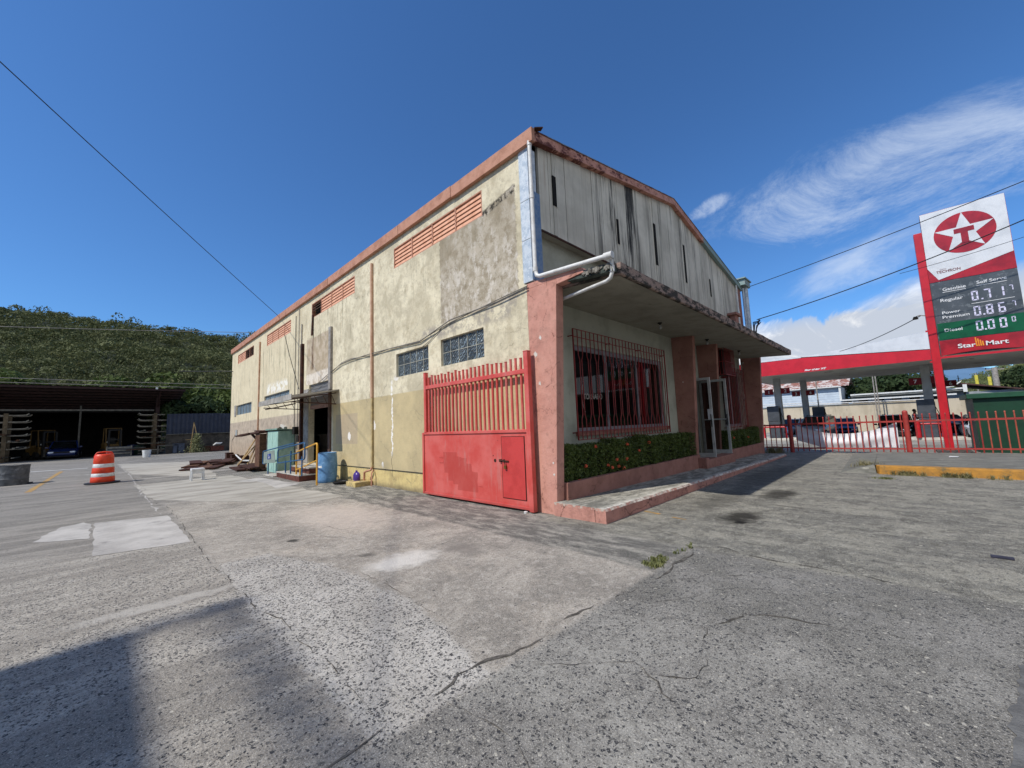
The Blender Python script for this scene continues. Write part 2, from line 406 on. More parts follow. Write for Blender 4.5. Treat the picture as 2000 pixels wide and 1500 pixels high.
# cracks and slab joints: irregular ribbons
M_crack = weathered('crack_dirt', '#4a4640', '#726d65', 0.95, 12)
def crack(name, pts, w=0.02, jit=0.04, mat=None, lift=0.004, step=0.07, wander=0.0):
    mb = MB(); mat = mat or M_crack; off = random.uniform(0, 99)
    line = []
    for i in range(len(pts)-1):
        a = Vector(pts[i]); b_ = Vector(pts[i+1]); L = (b_-a).length; k = max(1, int(L/step))
        nn = Vector((-(b_-a).y, (b_-a).x)).normalized()
        for j in range(k):
            p = a.lerp(b_, j/k)
            d = mnoise.noise(Vector((p.x*2.2+off, p.y*2.2, 0)))*jit*1.6+mnoise.noise(Vector((p.x*11+off, p.y*11, 3)))*jit*0.7
            line.append(p+nn*d)
    line.append(Vector(pts[-1]))
    vs = []; n = len(line)
    for i, p in enumerate(line):
        d = (line[min(i+1, n-1)]-line[max(i-1, 0)]).normalized(); nn = Vector((-d.y, d.x))
        ww = w*max(0.02, 0.28+1.1*mnoise.noise(Vector((p.x*4, p.y*4, off)))+0.5*mnoise.noise(Vector((p.x*19, p.y*19, off))))*min(1, 0.2+min(i, n-1-i)*0.15)
        z = gz(p.x, p.y)+lift
        vs += [(p.x+nn.x*ww, p.y+nn.y*ww, z), (p.x-nn.x*ww, p.y-nn.y*ww, z)]
    mb.raw(vs, [(2*i, 2*i+1, 2*i+3, 2*i+2) for i in range(n-1)])
    return kind(mb.build(name, mat))
crack('slab_joint', [(-4.24, -2.2), (-3.5, -2.24), (-2.76, -2.26), (-1.53, -2.44), (-0.15, -2.38)], 0.022, 0.05)
crack('slab_joint', [(-4.24, -2.2), (-4.6, -2.3), (-5.2, -2.33), (-5.8, -2.36)], 0.026, 0.05)
crack('slab_joint', [(-4.28, 8.0), (-4.32, 4.0), (-4.36, 1.9), (-4.32, 0.3), (-4.2, -1.12), (-4.24, -2.2)], 0.010, 0.03)
crack('slab_joint', [(-4.55, 19), (-4.45, 12), (-4.4, 8)], 0.014, 0.04)
crack('slab_joint', [(-0.15, -2.38), (-0.38, -3.1), (-0.36, -3.84), (-0.49, -4.5), (-0.56, -5.2)], 0.020, 0.03)
crack('slab_joint', [(-0.15, -2.38), (0.05, -1.95), (0.05, -1.0)], 0.012, 0.05)
crack('slab_joint', [(2.62, -1.0), (2.66, -2.45), (2.43, -3.76), (2.36, -4.41), (2.2, -6)], 0.014, 0.03)
crack('ground_crack', [(-2.95, -2.9), (-2.86, -3.19), (-2.41, -3.21), (-2.14, -3.16), (-1.81, -3.23), (-1.70, -3.45), (-1.65, -3.69), (-1.56, -3.9), (-1.53, -4.2)], 0.009, 0.06, step=0.04)
crack('ground_crack', [(-3.3, -2.45), (-2.95, -2.9), (-3.1, -3.3), (-3.5, -3.55)], 0.006, 0.06, step=0.04)
crack('ground_crack', [(-3.35, -1.4), (-3.28, -0.4), (-3.36, 0.4)], 0.005, 0.04)
crack('ground_crack', [(-3.9, -2.3), (-3.85, -2.8), (-4.1, -3.4)], 0.008, 0.05)
crack('ground_crack', [(-1.5, -2.5), (-1.2, -2.8), (-0.9, -3.1), (-0.85, -3.6)], 0.006, 0.06)
crack('ground_crack', [(-2.3, -2.45), (-1.9, -2.8), (-1.35, -3.0), (-1.1, -3.5)], 0.005, 0.06)
for pts in ([(-3.9, 2.3), (-3.1, 2.0), (-2.7, 1.4), (-2.2, 1.2)], [(-3.2, 3.6), (-2.8, 3.0), (-2.7, 2.2), (-2.3, 1.9)], [(-2.9, 1.0), (-2.4, 0.3), (-1.6, 0.1)], [(-3.6, 4.5), (-2.9, 4.2), (-2.3, 4.6), (-1.6, 4.3)], [(1.6, -3.1), (0.8, -3.6), (0.3, -4.4)], [(0.2, -2.5), (0.5, -3.0), (0.2, -3.7)]):
    crack('ground_crack', pts, 0.005, 0.07, step=0.05)
crack('pale_joint', [(-4.48, 6.6), (-4.55, 12), (-4.6, 19), (-4.8, 28)], 0.035, 0.04, M_patch)
# worn paint lines
M_wornyellow = weathered('worn_yellow_paint', '#bb9150', '#9b855f', 0.85, 9, 0.4, 0.6)
def strip_between(name, a, b, w, mat, lift=0.005):
    a = Vector(a); b = Vector(b); d = (b-a).normalized(); n_ = Vector((-d.y, d.x))*w/2
    return sheet(name, [a+n_, a-n_, b-n_, b+n_], mat, lift, 0.012, 0.3)
strip_between('painted_line', (-6.97, 15.2), (-6.86, 25.7), 0.14, M_wornyellow)
strip_between('painted_line', (1.05, -1.02), (0.97, -1.32), 0.07, M_wornyellow)
strip_between('painted_line', (0.88, -1.55), (0.84, -1.78), 0.035, M_wornyellow)
M_whiteline = weathered('worn_white_paint', '#d5d3cd', '#b5b2ac', 0.85, 5)
strip_between('painted_line', (-9.5, 27.6), (-6.0, 27.2), 0.35, M_whiteline)
crack('ground_crack', [(-9, 22.0), (-6, 21.5), (-3.2, 21.0)], 0.10, 0.05, M_whiteline)
# dark repaired asphalt at the right edge of the yard
M_asph = weathered('dark_asphalt', '#7a7976', '#62615f', 0.92, 8, 0.35, 0.65, 0.004, 90, c3='#8a8986', lo3=0.62, hi3=0.7, sc3=30)
sheet('asphalt_patch', [(-0.6, -4.80), (-1.27, -4.66), (-1.73, -4.56), (-2.15, -4.50), (-2.58, -4.44), (-3.6, -4.42), (-3.6, -7.5), (-0.6, -7.5)], M_asph, 0.006, 0.022, 0.05)

# weeds growing in the joint and along the kerb
def grass_tuft(name, pts, blades, hgt, mat, spread):
    mb = MB()
    for _ in range(blades):
        cx, cy = random.choice(pts); r = abs(random.gauss(0, spread)); t = random.uniform(0, 2*PI)
        x = cx+r*math.cos(t); y = cy+r*math.sin(t)*0.8; z = gz(x, y)
        h = hgt*random.uniform(0.4, 1.0)*(1-min(r/spread/4, 0.7)); a = random.uniform(0, 2*PI); w = 0.004+random.random()*0.004
        lean = Vector((math.cos(a), math.sin(a), 0))*h*random.uniform(0.2, 0.9); side = Vector((-math.sin(a), math.cos(a), 0))*w
        p = Vector((x, y, z)); q = p+lean*0.4+Vector((0, 0, h*0.7)); e = p+lean+Vector((0, 0, h))
        mb.raw([p-side, p+side, q+side*0.7, q-side*0.7, e], [(0, 1, 2, 3), (3, 2, 4)])
    return mb.build(name, mat)
def leaf_mat(name, c1, c2, trans=0.25, rough=0.55):
    m, nt, bs = new_mat(name)
    oi = nt.n('ShaderNodeNewGeometry').outputs['Random Per Island']
    c = nt.mix(oi, hexc(c1), hexc(c2))
    big = nt.noise(nt.coord(), 0.9, 2, 0.5)
    c = nt.mix(nt.ss(big, 0.4, 0.65, 0.0, 0.5), c, hexc(c2))
    nt.put(bs.inputs['Base Color'], c); bs.inputs['Roughness'].default_value = rough; bs.inputs['Specular IOR Level'].default_value = 0.25
    tr = nt.n('ShaderNodeBsdfTranslucent', {'Color': c}); mx = nt.n('ShaderNodeMixShader', {0: trans, 1: bs.outputs[0], 2: tr.outputs[0]})
    nt.links.new(mx.outputs[0], m.node_tree.nodes['Material Output'].inputs['Surface'])
    return m
M_grass = leaf_mat('weed_green', '#57623a', '#858555')
M_dry = leaf_mat('dry_weed', '#6a6a45', '#8f8661')
def stuff(o, label): o['kind'] = 'stuff'; o['label'] = label; o['category'] = 'weeds'; return o
stuff(grass_tuft('weeds', [(-1.12+random.uniform(-.22, .16), -2.26+random.uniform(-.05, .1)) for _ in range(30)]+[(-0.75, -2.28), (-0.62, -2.3), (-0.45, -2.33), (-0.35, -2.3)], 700, 0.045, M_grass, 0.035), 'low green weeds growing from the joint between the slabs in front of the gate corner')
stuff(grass_tuft('weeds', [(8.35, -3.45), (8.2, -3.5), (8.6, -3.3), (8.3, -3.65)], 500, 0.34, M_dry, 0.16), 'tall dry green weeds at the left end of the yellow kerb')
stuff(grass_tuft('weeds', [(7.72, -4.15+random.uniform(-.25, .25)) for _ in range(12)]+[(7.7, -5.0+random.uniform(-.3, .3)) for _ in range(12)]+[(7.66, -5.6), (7.6, -5.4)], 900, 0.15, M_dry, 0.06), 'scrubby weeds growing against the face of the yellow kerb')
stuff(grass_tuft('weeds', [(6.9, -3.75+random.uniform(-.15, .15)) for _ in range(8)], 200, 0.06, M_grass, 0.06), 'small green weeds on the ground in front of the yellow kerb')

# ------------------------------------------------------------------ warehouse
def wall_material():
    m, nt, bs = new_mat('side_wall_paint')
    P = nt.coord(); s = nt.sep(P)
    n1 = nt.noise(P, 1.1, 7, 0.66); n2 = nt.noise(nt.vadd(P, (3, 8, 2)), 3.3, 8, 0.7); n3 = nt.noise(P, 9, 6, 0.7)
    y = nt.add(s[1], nt.lin(n3, 0.25, 0.75, -0.05, 0.05)); z = nt.add(s[2], nt.lin(n3, 0.3, 0.7, -0.04, 0.04)); zz = s[2]; yy = s[1]
    cream = nt.mix(nt.ss(n1, 0.36, 0.62), hexc('#e3d8bb'), hexc('#cfc4a8'))
    cream = nt.mix(nt.ss(n2, 0.48, 0.66, 0, 0.75), cream, hexc('#b8aa8d'))
    cream = nt.mix(nt.ss(nt.noise(nt.vadd(P, (6, 2, 3)), 5.5, 8, 0.78), 0.50, 0.60, 0, 0.5), cream, hexc('#ab9f87'))
    cream = nt.mix(nt.ss(nt.noise(nt.vadd(P, (1, 4, 6)), 0.8, 8, 0.72), 0.49, 0.62, 0, 0.75), cream, hexc('#b5aa90'))
    cream = nt.mix(nt.mul(nt.ss(yy, 8.0, 16.0), 0.6), cream, hexc('#d6c7a6'))
    tan = nt.mix(nt.ss(n1, 0.36, 0.66), hexc('#c6b48b'), hexc('#b3a37f'))
    tan = nt.mix(nt.ss(n2, 0.52, 0.7, 0, 0.45), tan, hexc('#a6977a'))
    # lower band
    low = nt.mul(nt.ss(zz, 2.47, 2.44), nt.ss(yy, 9.5, 9.4))
    c = nt.mix(low, cream, tan)
    plinth = nt.mul(nt.ss(z, 0.46, 0.42), nt.ss(yy, 9.5, 9.4))
    c = nt.mix(plinth, c, nt.mix(nt.ss(n2, 0.4, 0.65), hexc('#d3bd82'), hexc('#b8a272')))
    lowfar = nt.mul(nt.ss(zz, 2.36, 2.30), nt.ss(yy, 12.2, 12.3))
    c = nt.mix(nt.mul(lowfar, 0.85), c, nt.mix(nt.ss(n2, 0.38, 0.66), hexc('#b7a693'), hexc('#94857a')))
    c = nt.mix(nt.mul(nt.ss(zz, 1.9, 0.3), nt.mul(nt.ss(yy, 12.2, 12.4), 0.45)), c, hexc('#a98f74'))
    # grey repair plaster
    pl = nt.mix(nt.ss(n2, 0.36, 0.60), hexc('#9c907b'), hexc('#c0b5a3'))
    pl = nt.mix(nt.ss(nt.noise(nt.scale(P, (1, 1.6, 0.9)), 2.4, 9, 0.75), 0.50, 0.60), pl, hexc('#cfc6b8'))
    pl = nt.mix(nt.ss(nt.noise(P, 6, 8, 0.78), 0.50, 0.62, 0, 0.7), pl, hexc('#857862'))
    pl = nt.mix(nt.mul(nt.ss(zz, 4.6, 5.9), nt.ss(n1, 0.4, 0.62, 0.25, 0.9)), pl, hexc('#948872'))
    top = nt.lin(yy, 0.68, 1.6, 6.14, 5.98)
    plm = nt.mul(nt.mul(nt.ss(y, 0.64, 0.67), nt.ss(y, 3.16, 3.13)), nt.mul(nt.ss(z, 3.86, 3.92), nt.ss(nt.sub(z, top), 0.02, -0.02)))
    c = nt.mix(plm, c, pl)
    edge = nt.mul(nt.rect(yy, 0.64, 1.62, nt.sub(z, top), -0.14, 0.0, 0.03), nt.ss(n3, 0.42, 0.58))
    c = nt.mix(edge, c, hexc('#3b3832'))
    # bare plaster above the glass blocks
    bare = nt.mul(nt.rect(yy, 0.7, 4.1, zz, 3.58, 3.9, 0.10), nt.ss(n2, 0.46, 0.56))
    c = nt.mix(bare, c, hexc('#a69d8e'))
    # infill over the door
    inf = nt.rect(yy, 9.8, 12.1, z, 3.72, 5.12, 0.02)
    c = nt.mix(inf, c, nt.mix(nt.ss(n2, 0.4, 0.62), hexc('#a8977e'), hexc('#c0b09a')))
    inf2 = nt.rect(yy, 9.8, 12.1, z, 3.34, 3.76, 0.04)
    c = nt.mix(inf2, c, nt.mix(nt.ss(n2, 0.45, 0.6), hexc('#d8cdbd'), hexc('#b9aa97')))
    pp = nt.rect(yy, 7.56, 9.2, zz, 1.14, 2.08, 0.01)
    c = nt.mix(nt.mul(pp, 0.55), c, hexc('#a59482'))
    # runs of dirt
    run = nt.noise(nt.scale(P, (1, 3.6, 0.3)), 1.6, 8, 0.72)
    zone = nt.mx(nt.mul(nt.rect(yy, 13.3, 18.9, zz, 3.3, 6.0, 0.35), 1.0), nt.mul(nt.ss(zz, 5.3, 6.6), 0.15))
    zone = nt.mx(zone, nt.mul(nt.rect(yy, 7.8, 12.8, zz, 4.6, 6.1, 0.3), 0.75))
    zone = nt.mx(zone, nt.mul(nt.rect(yy, 1.6, 5.3, zz, 4.9, 5.95, 0.3), 0.35))
    zone = nt.mx(zone, nt.mul(nt.ss(yy, 12, 22), 0.45))
    c = nt.mix(nt.mul(nt.ss(run, 0.53, 0.66), zone), c, hexc('#6e6a58'))
    c = nt.mix(nt.mul(nt.ss(nt.noise(nt.scale(P, (1, 10, 0.5)), 2.2, 5, 0.7), 0.60, 0.70), nt.mul(zone, 0.8)), c, hexc('#4b4840'))
    rust = nt.mul(nt.rect(y, 11.35, 11.6, zz, 3.9, 5.3, 0.06), nt.ss(run, 0.42, 0.55))
    c = nt.mix(rust, c, hexc('#5a3f2c'))
    # pock marks and flaked chips showing white plaster
    v = nt.vor(nt.scale(nt.vadd(P, nt.comb(0.0, nt.mul(nt.sub(n3, 0.5), 0.2), nt.mul(nt.sub(n2, 0.5), 0.25))), (0, 1, 0.8)), 2.3)
    pc = nt.sep(v.outputs['Color'])
    chips = nt.mul(nt.ss(nt.sub(nt.mul(pc[1], 0.36), v.outputs['Distance']), 0.0, 0.02), nt.m('LESS_THAN', pc[0], 0.75))
    chips = nt.mul(chips, nt.mx(nt.rect(yy, 5.4, 9.3, zz, 0.55, 2.45, 0.1), nt.rect(yy, 5.0, 6.6, zz, 2.3, 2.9, 0.1)))
    c = nt.mix(chips, c, hexc('#e6e0d6'))
    # long filled crack
    cx = nt.add(nt.add(yy, -5.46), nt.mul(nt.sub(nt.noise(nt.scale(P, (0, 0, 1)), 2.1, 5, 0.6), 0.5), 0.42))
    wid = nt.lin(n3, 0.38, 0.66, -0.012, 0.062)
    ck = nt.mul(nt.ss(nt.sub(nt.m('ABSOLUTE', cx), wid), 0.015, 0.0), nt.mul(nt.ss(zz, 0.72, 0.95), nt.ss(zz, 2.95, 2.75)))
    c = nt.mix(ck, c, hexc('#e9e5dd'))
    ck2 = nt.mul(nt.ss(nt.m('ABSOLUTE', cx), 0.014, 0.004), nt.rect(yy, 5, 6, zz, 0.3, 0.95, 0.02))
    c = nt.mix(ck2, c, hexc('#5b4f3c'))
    wb = nt.mul(nt.rect(yy, 14.4, 17.6, zz, 3.46, 3.9, 0.12), nt.ss(n2, 0.45, 0.52)); c = nt.mix(wb, c, hexc('#e8e3d6'))
    # fine hair cracks
    vc = nt.vor(nt.vadd(P, nt.comb(0.0, nt.mul(n2, 0.5), nt.mul(n1, 0.5))), 1.3, 'DISTANCE_TO_EDGE')
    c = nt.mix(nt.mul(nt.ss(vc.outputs['Distance'], 0.012, 0.002), nt.ss(n1, 0.5, 0.6, 0, 0.5)), c, hexc('#7a7262'))
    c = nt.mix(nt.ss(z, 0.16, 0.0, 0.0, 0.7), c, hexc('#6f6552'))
    spk = nt.noise(P, 26, 4, 0.7)
    c = nt.mix(nt.ss(spk, 0.56, 0.72, 0.0, 0.35), c, hexc('#8a836f'))
    nt.put(bs.inputs['Base Color'], c); bs.inputs['Roughness'].default_value = 0.9; bs.inputs['Specular IOR Level'].default_value = 0.15
    h = nt.add(nt.mul(n2, 1.0), nt.add(nt.mul(spk, 0.4), nt.add(nt.mul(plm, -0.5), nt.mul(chips, -0.4))))
    bump(nt, bs, h, 0.02, 0.6)
    return m
def pink_material(name, c1, c2, seed):
    m, nt, bs = new_mat(name)
    P = nt.vadd(nt.coord(), (seed, 0, 0)); n1 = nt.noise(P, 2.0, 7, 0.66); n2 = nt.noise(P, 7, 7, 0.7)
    c = nt.mix(nt.ss(n1, 0.36, 0.64), hexc(c1), hexc(c2))
    c = nt.mix(nt.ss(nt.noise(P, 1.1, 8, 0.75), 0.50, 0.64, 0, 0.45), c, hexc('#a98274'))
    c = nt.mix(nt.ss(n2, 0.50, 0.68, 0, 0.5), c, hexc('#8d6658'))
    v = nt.vor(nt.vadd(P, nt.comb(nt.mul(n2, 0.25), nt.mul(n1, 0.25), nt.mul(n2, 0.3))), 1.7, 'DISTANCE_TO_EDGE')
    c = nt.mix(nt.mul(nt.ss(v.outputs['Distance'], 0.012, 0.001), nt.ss(n1, 0.46, 0.56, 0, 0.8)), c, hexc('#5f4339'))
    v2 = nt.vor(nt.vadd(P, nt.comb(nt.mul(n2, 0.2), nt.mul(n1, 0.2), 0.0)), 3.2); pc = nt.sep(v2.outputs['Color'])
    chip = nt.mul(nt.ss(nt.sub(nt.mul(pc[1], 0.14), v2.outputs['Distance']), 0.0, 0.015), nt.m('LESS_THAN', pc[0], 0.12))
    c = nt.mix(chip, c, hexc('#dcd4ca'))
    nt.put(bs.inputs['Base Color'], c); bs.inputs['Roughness'].default_value = 0.88; bs.inputs['Specular IOR Level'].default_value = 0.15
    bump(nt, bs, nt.add(n2, nt.mul(nt.noise(P, 40, 3, 0.6), 0.4)), 0.015, 0.55)
    return m
M_wall = wall_material()
M_pink = pink_material('pink_render', '#cb9686', '#bb8677', 0)
M_pinkdull = pink_material('pink_render_dull', '#a3766a', '#8f675c', 4)
M_step = pink_material('pink_kerb', '#c08b7c', '#a97a6d', 9)
M_orange = weathered('orange_trim', '#c18d74', '#ac7960', 0.7, 4, c3='#8e5c48', lo3=0.6, hi3=0.75)
M_louver = weathered('peach_louver', '#e6ad8c', '#d69a78', 0.6, 5, c3='#9f6a50', lo3=0.6, hi3=0.8)
M_greyblock = weathered('grey_green_wall', '#a9b0a6', '#98a096', 0.85, 2.5, c3='#7d827a', lo3=0.6, hi3=0.75)
M_soffit = weathered('soffit_paint', '#9a978a', '#8a877b', 0.85, 2.0, c3='#6f6c62', lo3=0.58, hi3=0.75)
M_pvc = weathered('white_pvc', '#e3e1dc', '#cfccc5', 0.4, 6, spec=0.5, bmp=0.0005)
M_galv = weathered('galvanised_sheet', '#d0d7db', '#b2bec8', 0.5, 7, 0.42, 0.6, metal=0.15, bmp=0.001, c3='#d8dcdf', lo3=0.55, hi3=0.6, sc3=14)
M_bluem = weathered('blue_flashing', '#5f7fa8', '#7c92ad', 0.5, 14, 0.4, 0.6, c3='#a6a9a6', lo3=0.6, hi3=0.7, sc3=12)
M_dark = weathered('dark_void', '#15130f', '#1d1a16', 0.95, 2, bmp=0)
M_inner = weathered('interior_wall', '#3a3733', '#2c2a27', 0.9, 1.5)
M_roofsheet = weathered('roof_sheet', '#8f8d88', '#77736d', 0.6, 1.2, metal=0.3)
M_rusty = weathered('rusty_steel', '#4a2c20', '#2e1c16', 0.85, 7, c3='#6b3d26', lo3=0.55, hi3=0.7)
M_brownpost = weathered('brown_post', '#6b5448', '#4d3a31', 0.75, 6)
M_greypost = weathered('grey_post', '#a59f97', '#857f78', 0.7, 5)
M_black = weathered('black_cable', '#1c1b1a', '#262524', 0.6, 10, bmp=0)
M_cable = weathered('grey_cable', '#77736c', '#5d5953', 0.7, 10, bmp=0)
M_whitefr = weathered('white_frame', '#b2b5b2', '#9da09d', 0.4, 6, bmp=0.0005)
M_gatered = None

B = thing('warehouse_building', 'two storey cream and pink concrete warehouse with low gable roof and front canopy', 'building', (0, 0, 0))
def wall_holes(u0, u1, z0, z1, holes, thick, place):
    """wall sheet with openings; place(u, z, d) gives the point, d = depth into the wall"""
    us = sorted({u0, u1} | {h[0] for h in holes} | {h[1] for h in holes}); zs = sorted({z0, z1} | {h[2] for h in holes} | {h[3] for h in holes})
    solid = {}
    for i in range(len(us)-1):
        for j in range(len(zs)-1):
            cu, cz = (us[i]+us[i+1])/2, (zs[j]+zs[j+1])/2
            solid[i, j] = not any(h[0] < cu < h[1] and h[2] < cz < h[3] for h in holes)
    mb = MB()
    for (i, j), sld in solid.items():
        if not sld: continue
        a, b, c, d = us[i], us[i+1], zs[j], zs[j+1]
        mb.quad(place(a, c, 0), place(b, c, 0), place(b, d, 0), place(a, d, 0))
        mb.quad(place(a, c, thick), place(a, d, thick), place(b, d, thick), place(b, c, thick))
        for (di, dj, e) in ((-1, 0, ((a, c), (a, d))), (1, 0, ((b, c), (b, d))), (0, -1, ((a, c), (b, c))), (0, 1, ((a, d), (b, d)))):
            if not solid.get((i+di, j+dj), False):
                (p, q), (r, t) = e
                mb.quad(place(p, q, 0), place(r, t, 0), place(r, t, thick), place(p, q, thick))
    return mb
VENTS = [(1.60, 5.29, 5.90, 6.47), (7.77, 11.60, 5.90, 6.47), (14.1, 17.8, 5.87, 6.43), (20.33, 24.08, 5.84, 6.38)]
GLASSB = [(1.68, 3.18, 2.91, 3.53), (3.69, 5.21, 2.89, 3.51), (14.15, 18.02, 2.93, 3.40), (20.5, 24.05, 2.76, 3.33)]
DOOR = (9.78, 11.78, 0.42, 3.34)
LEN = 25.65
o = wall_holes(0.45, LEN, -0.2, 6.76, VENTS+GLASSB+[DOOR], 0.2, lambda u, z, d: (d, u, z)).build('side_wall', M_wall, B)
# other walls (unseen sides are plain), roof
mb = MB(); mb.box(13.0, 13.2, 0.5, LEN, -0.5, 6.76); mb.box(0.2, 13.0, LEN-0.2, LEN, -0.2, 6.76)
mb.prism([(0.2, 6.76), (13.0, 6.76), (6.6, 8.0)], 1, LEN-0.2, LEN); mb.build('outer_wall', M_greyblock, B)
mb = MB()
def roofz(x): return 6.93+(8.22-6.93)*(1-abs(x-6.6)/6.68)
mb.raw([(-0.06, 0.16, 6.93), (-0.06, LEN+0.1, 6.93), (6.6, LEN+0.1, 8.22), (6.6, 0.16, 8.22), (13.28, 0.16, 6.93), (13.28, LEN+0.1, 6.93)], [(0, 1, 2, 3), (3, 2, 5, 4)])
mb.raw([(-0.06, 0.16, 6.88), (-0.06, LEN+0.1, 6.88), (6.6, LEN+0.1, 8.17), (6.6, 0.16, 8.17), (13.28, 0.16, 6.88), (13.28, LEN+0.1, 6.88)], [(0, 1, 2, 3), (3, 2, 5, 4)])
mb.build('roof', M_roofsheet, B)
# fascia along the side: segments with joints and small offsets
mb = MB(); y = 0.08
while y < LEN:
    y1 = min(y+2.44+random.uniform(-.1, .1), LEN+0.08); dz = random.uniform(-.012, .012); dx = random.uniform(-.008, .008)
    mb.box(-0.09+dx, -0.004, y, y1-0.012, 6.70+dz, 6.97+dz); y = y1
mb.build('roof_fascia', M_orange, B, bevel=0.006)
# gable fascia
def fas_mat():
    m, nt, bs = new_mat('gable_trim_rust')
    P = nt.coord(); s = nt.sep(P); n = nt.noise(P, 4, 8, 0.72); n2 = nt.noise(nt.scale(P, (2, 1, 3)), 1.5, 8, 0.75)
    c = nt.mix(nt.ss(n, 0.42, 0.6), hexc('#c58f7c'), hexc('#ab7763'))
    c = nt.mix(nt.ss(nt.add(n2, nt.mul(nt.ss(s[0], 7.5, 1.0), 0.08)), 0.56, 0.64), c, hexc('#5e2c20'))
    c = nt.mix(nt.mul(nt.ss(s[0], 8.9, 9.1), nt.ss(n, 0.3, 0.5, 0.6, 0.95)), c, hexc('#7d9896'))
    nt.put(bs.inputs['Base Color'], c); bs.inputs['Roughness'].default_value = 0.75; bump(nt, bs, n, 0.01, 0.5); return m
M_gfas = fas_mat()
mb = MB()
for xa, xb in ((0.0, 6.6), (6.6, 13.26)):
    za, zb = roofz(xa)+0.03, roofz(xb)+0.03
    mb.raw([(xa, 0.14, za-0.20), (xb, 0.14, zb-0.20), (xb, 0.14, zb), (xa, 0.14, za), (xa, 0.26, za-0.20), (xb, 0.26, zb-0.20), (xb, 0.26, zb), (xa, 0.26, za)],
           [(0, 1, 2, 3), (7, 6, 5, 4), (0, 4, 5, 1), (3, 2, 6, 7), (0, 3, 7, 4), (1, 5, 6, 2)])
mb.build('gable_fascia', M_gfas, B)
mb = MB()
for xa, xb in ((0.0, 6.6), (6.6, 13.3)):
    za, zb = roofz(xa)+0.035, roofz(xb)+0.035
    mb.raw([(xa, 0.125, za), (xb, 0.125, zb), (xb, 0.3, zb+.004), (xa, 0.3, za+.004), (xa, 0.125, za-.02), (xb, 0.125, zb-.02)], [(0, 1, 2, 3), (4, 5, 1, 0)])
mb.build('roof_edge_sheet', weathered('roof_edge', '#8d9498', '#6b4a3d', 0.6, 3, 0.45, 0.6, metal=0.4), B)

# front (gable) wall
M_front = weathered('front_wall_paint', '#b1b2a3', '#9e9f91', 0.85, 1.6, c3='#84887f', lo3=0.6, hi3=0.75, sc3=4)
WIN1 = (1.33, 5.5, 1.33, 3.12); DOORF = (6.9, 8.1, 0.42, 2.72); WIN2 = (10.5, 12.75, 1.15, 3.3)
wall_holes(0.2, 13.0, -0.2, 5.3, [WIN1, DOORF, WIN2], 0.2, lambda u, z, d: (u, 0.45+d, z)).build('front_wall', M_front, B)
def siding_mat():
    m, nt, bs = new_mat('gable_siding')
    P = nt.coord(); s = nt.sep(P)
    isl = nt.n('ShaderNodeNewGeometry').outputs['Random Per Island']
    n1 = nt.noise(P, 1.0, 6, 0.6)
    c = nt.mix(nt.ss(n1, 0.35, 0.65), hexc('#dcd7c8'), hexc('#c2bdae'))
    c = nt.mix(nt.mul(isl, 0.35), c, hexc('#a5a195'))
    run = nt.noise(nt.scale(P, (3.2, 1, 0.16)), 1.5, 8, 0.72)
    run2 = nt.noise(nt.scale(nt.vadd(P, (4, 0, 0)), (9, 1, 0.3)), 1.5, 7, 0.75)
    zone = nt.mx(nt.mul(nt.ss(s[0], 1.9, 2.7), nt.ss(s[0], 4.9, 3.9)), nt.mul(nt.ss(s[0], 4.6, 5.0), 0.45))
    zone = nt.mx(zone, 0.15)
    c = nt.mix(nt.mul(nt.ss(run, 0.475, 0.60), zone), c, hexc('#33322f'))
    c = nt.mix(nt.mul(nt.ss(run2, 0.60, 0.68), nt.mx(nt.mul(zone, 0.9), 0.25)), c, hexc('#2b2a28'))
    c = nt.mix(nt.mul(nt.ss(nt.noise(nt.scale(P, (9, 1, 0.2)), 1.1, 4, 0.6), 0.6, 0.7), nt.ss(s[0], 2.4, 1.2, 0, 0.5)), c, hexc('#9a7f66'))
    nt.put(bs.inputs['Base Color'], c); bs.inputs['Roughness'].default_value = 0.8; bs.inputs['Specular IOR Level'].default_value = 0.2
    bump(nt, bs, nt.add(run, nt.mul(nt.noise(P, 30, 3, 0.6), 0.4)), 0.01, 0.4)
    return m
M_siding = siding_mat()
SLOTS = [(0.69, 0.78, 5.80, 6.42), (3.17, 3.23, 5.78, 6.40), (5.24, 5.34, 5.80, 7.01), (7.32, 7.42, 5.78, 7.02), (9.56, 9.64, 5.80, 6.43)]
xs = [0.28]
while xs[-1] < 12.4: xs.append(xs[-1]+random.choice([0.30, 0.41, 0.41, 0.52, 0.62]))
xs[-1] = 12.85
for sl in SLOTS: xs += [sl[0], sl[1]]
xs = sorted(xs); xs = [x for i, x in enumerate(xs) if i == 0 or x-xs[i-1] > 0.03]
mb = MB()
for a, b in zip(xs, xs[1:]):
    d = random.uniform(0, 0.022); bot = 5.17+random.uniform(-.012, .02); g = 0.006
    sl = [s_ for s_ in SLOTS if s_[0]-1e-3 <= a and b <= s_[1]+1e-3]
    segs = [(bot, None)] if not sl else [(bot, sl[0][2]), (sl[0][3], None)]
    for z0, z1 in segs:
        za = (roofz(a)-0.12) if z1 is None else z1; zb = (roofz(b)-0.12) if z1 is None else z1
        if a < 6.6 < b: pass
        y0, y1 = 0.27-d, 0.33
        g_ = 0 if sl else g
        mb.raw([(a+g_, y0, z0), (b-g_, y0, z0), (b-g_, y0, zb), (a+g_, y0, za), (a+g_, y1, z0), (b-g_, y1, z0), (b-g_, y1, zb), (a+g_, y1, za)],
               [(0, 1, 2, 3), (7, 6, 5, 4), (0, 4, 5, 1), (3, 2, 6, 7), (0, 3, 7, 4), (1, 5, 6, 2)])
mb.build('gable_siding', M_siding, B)
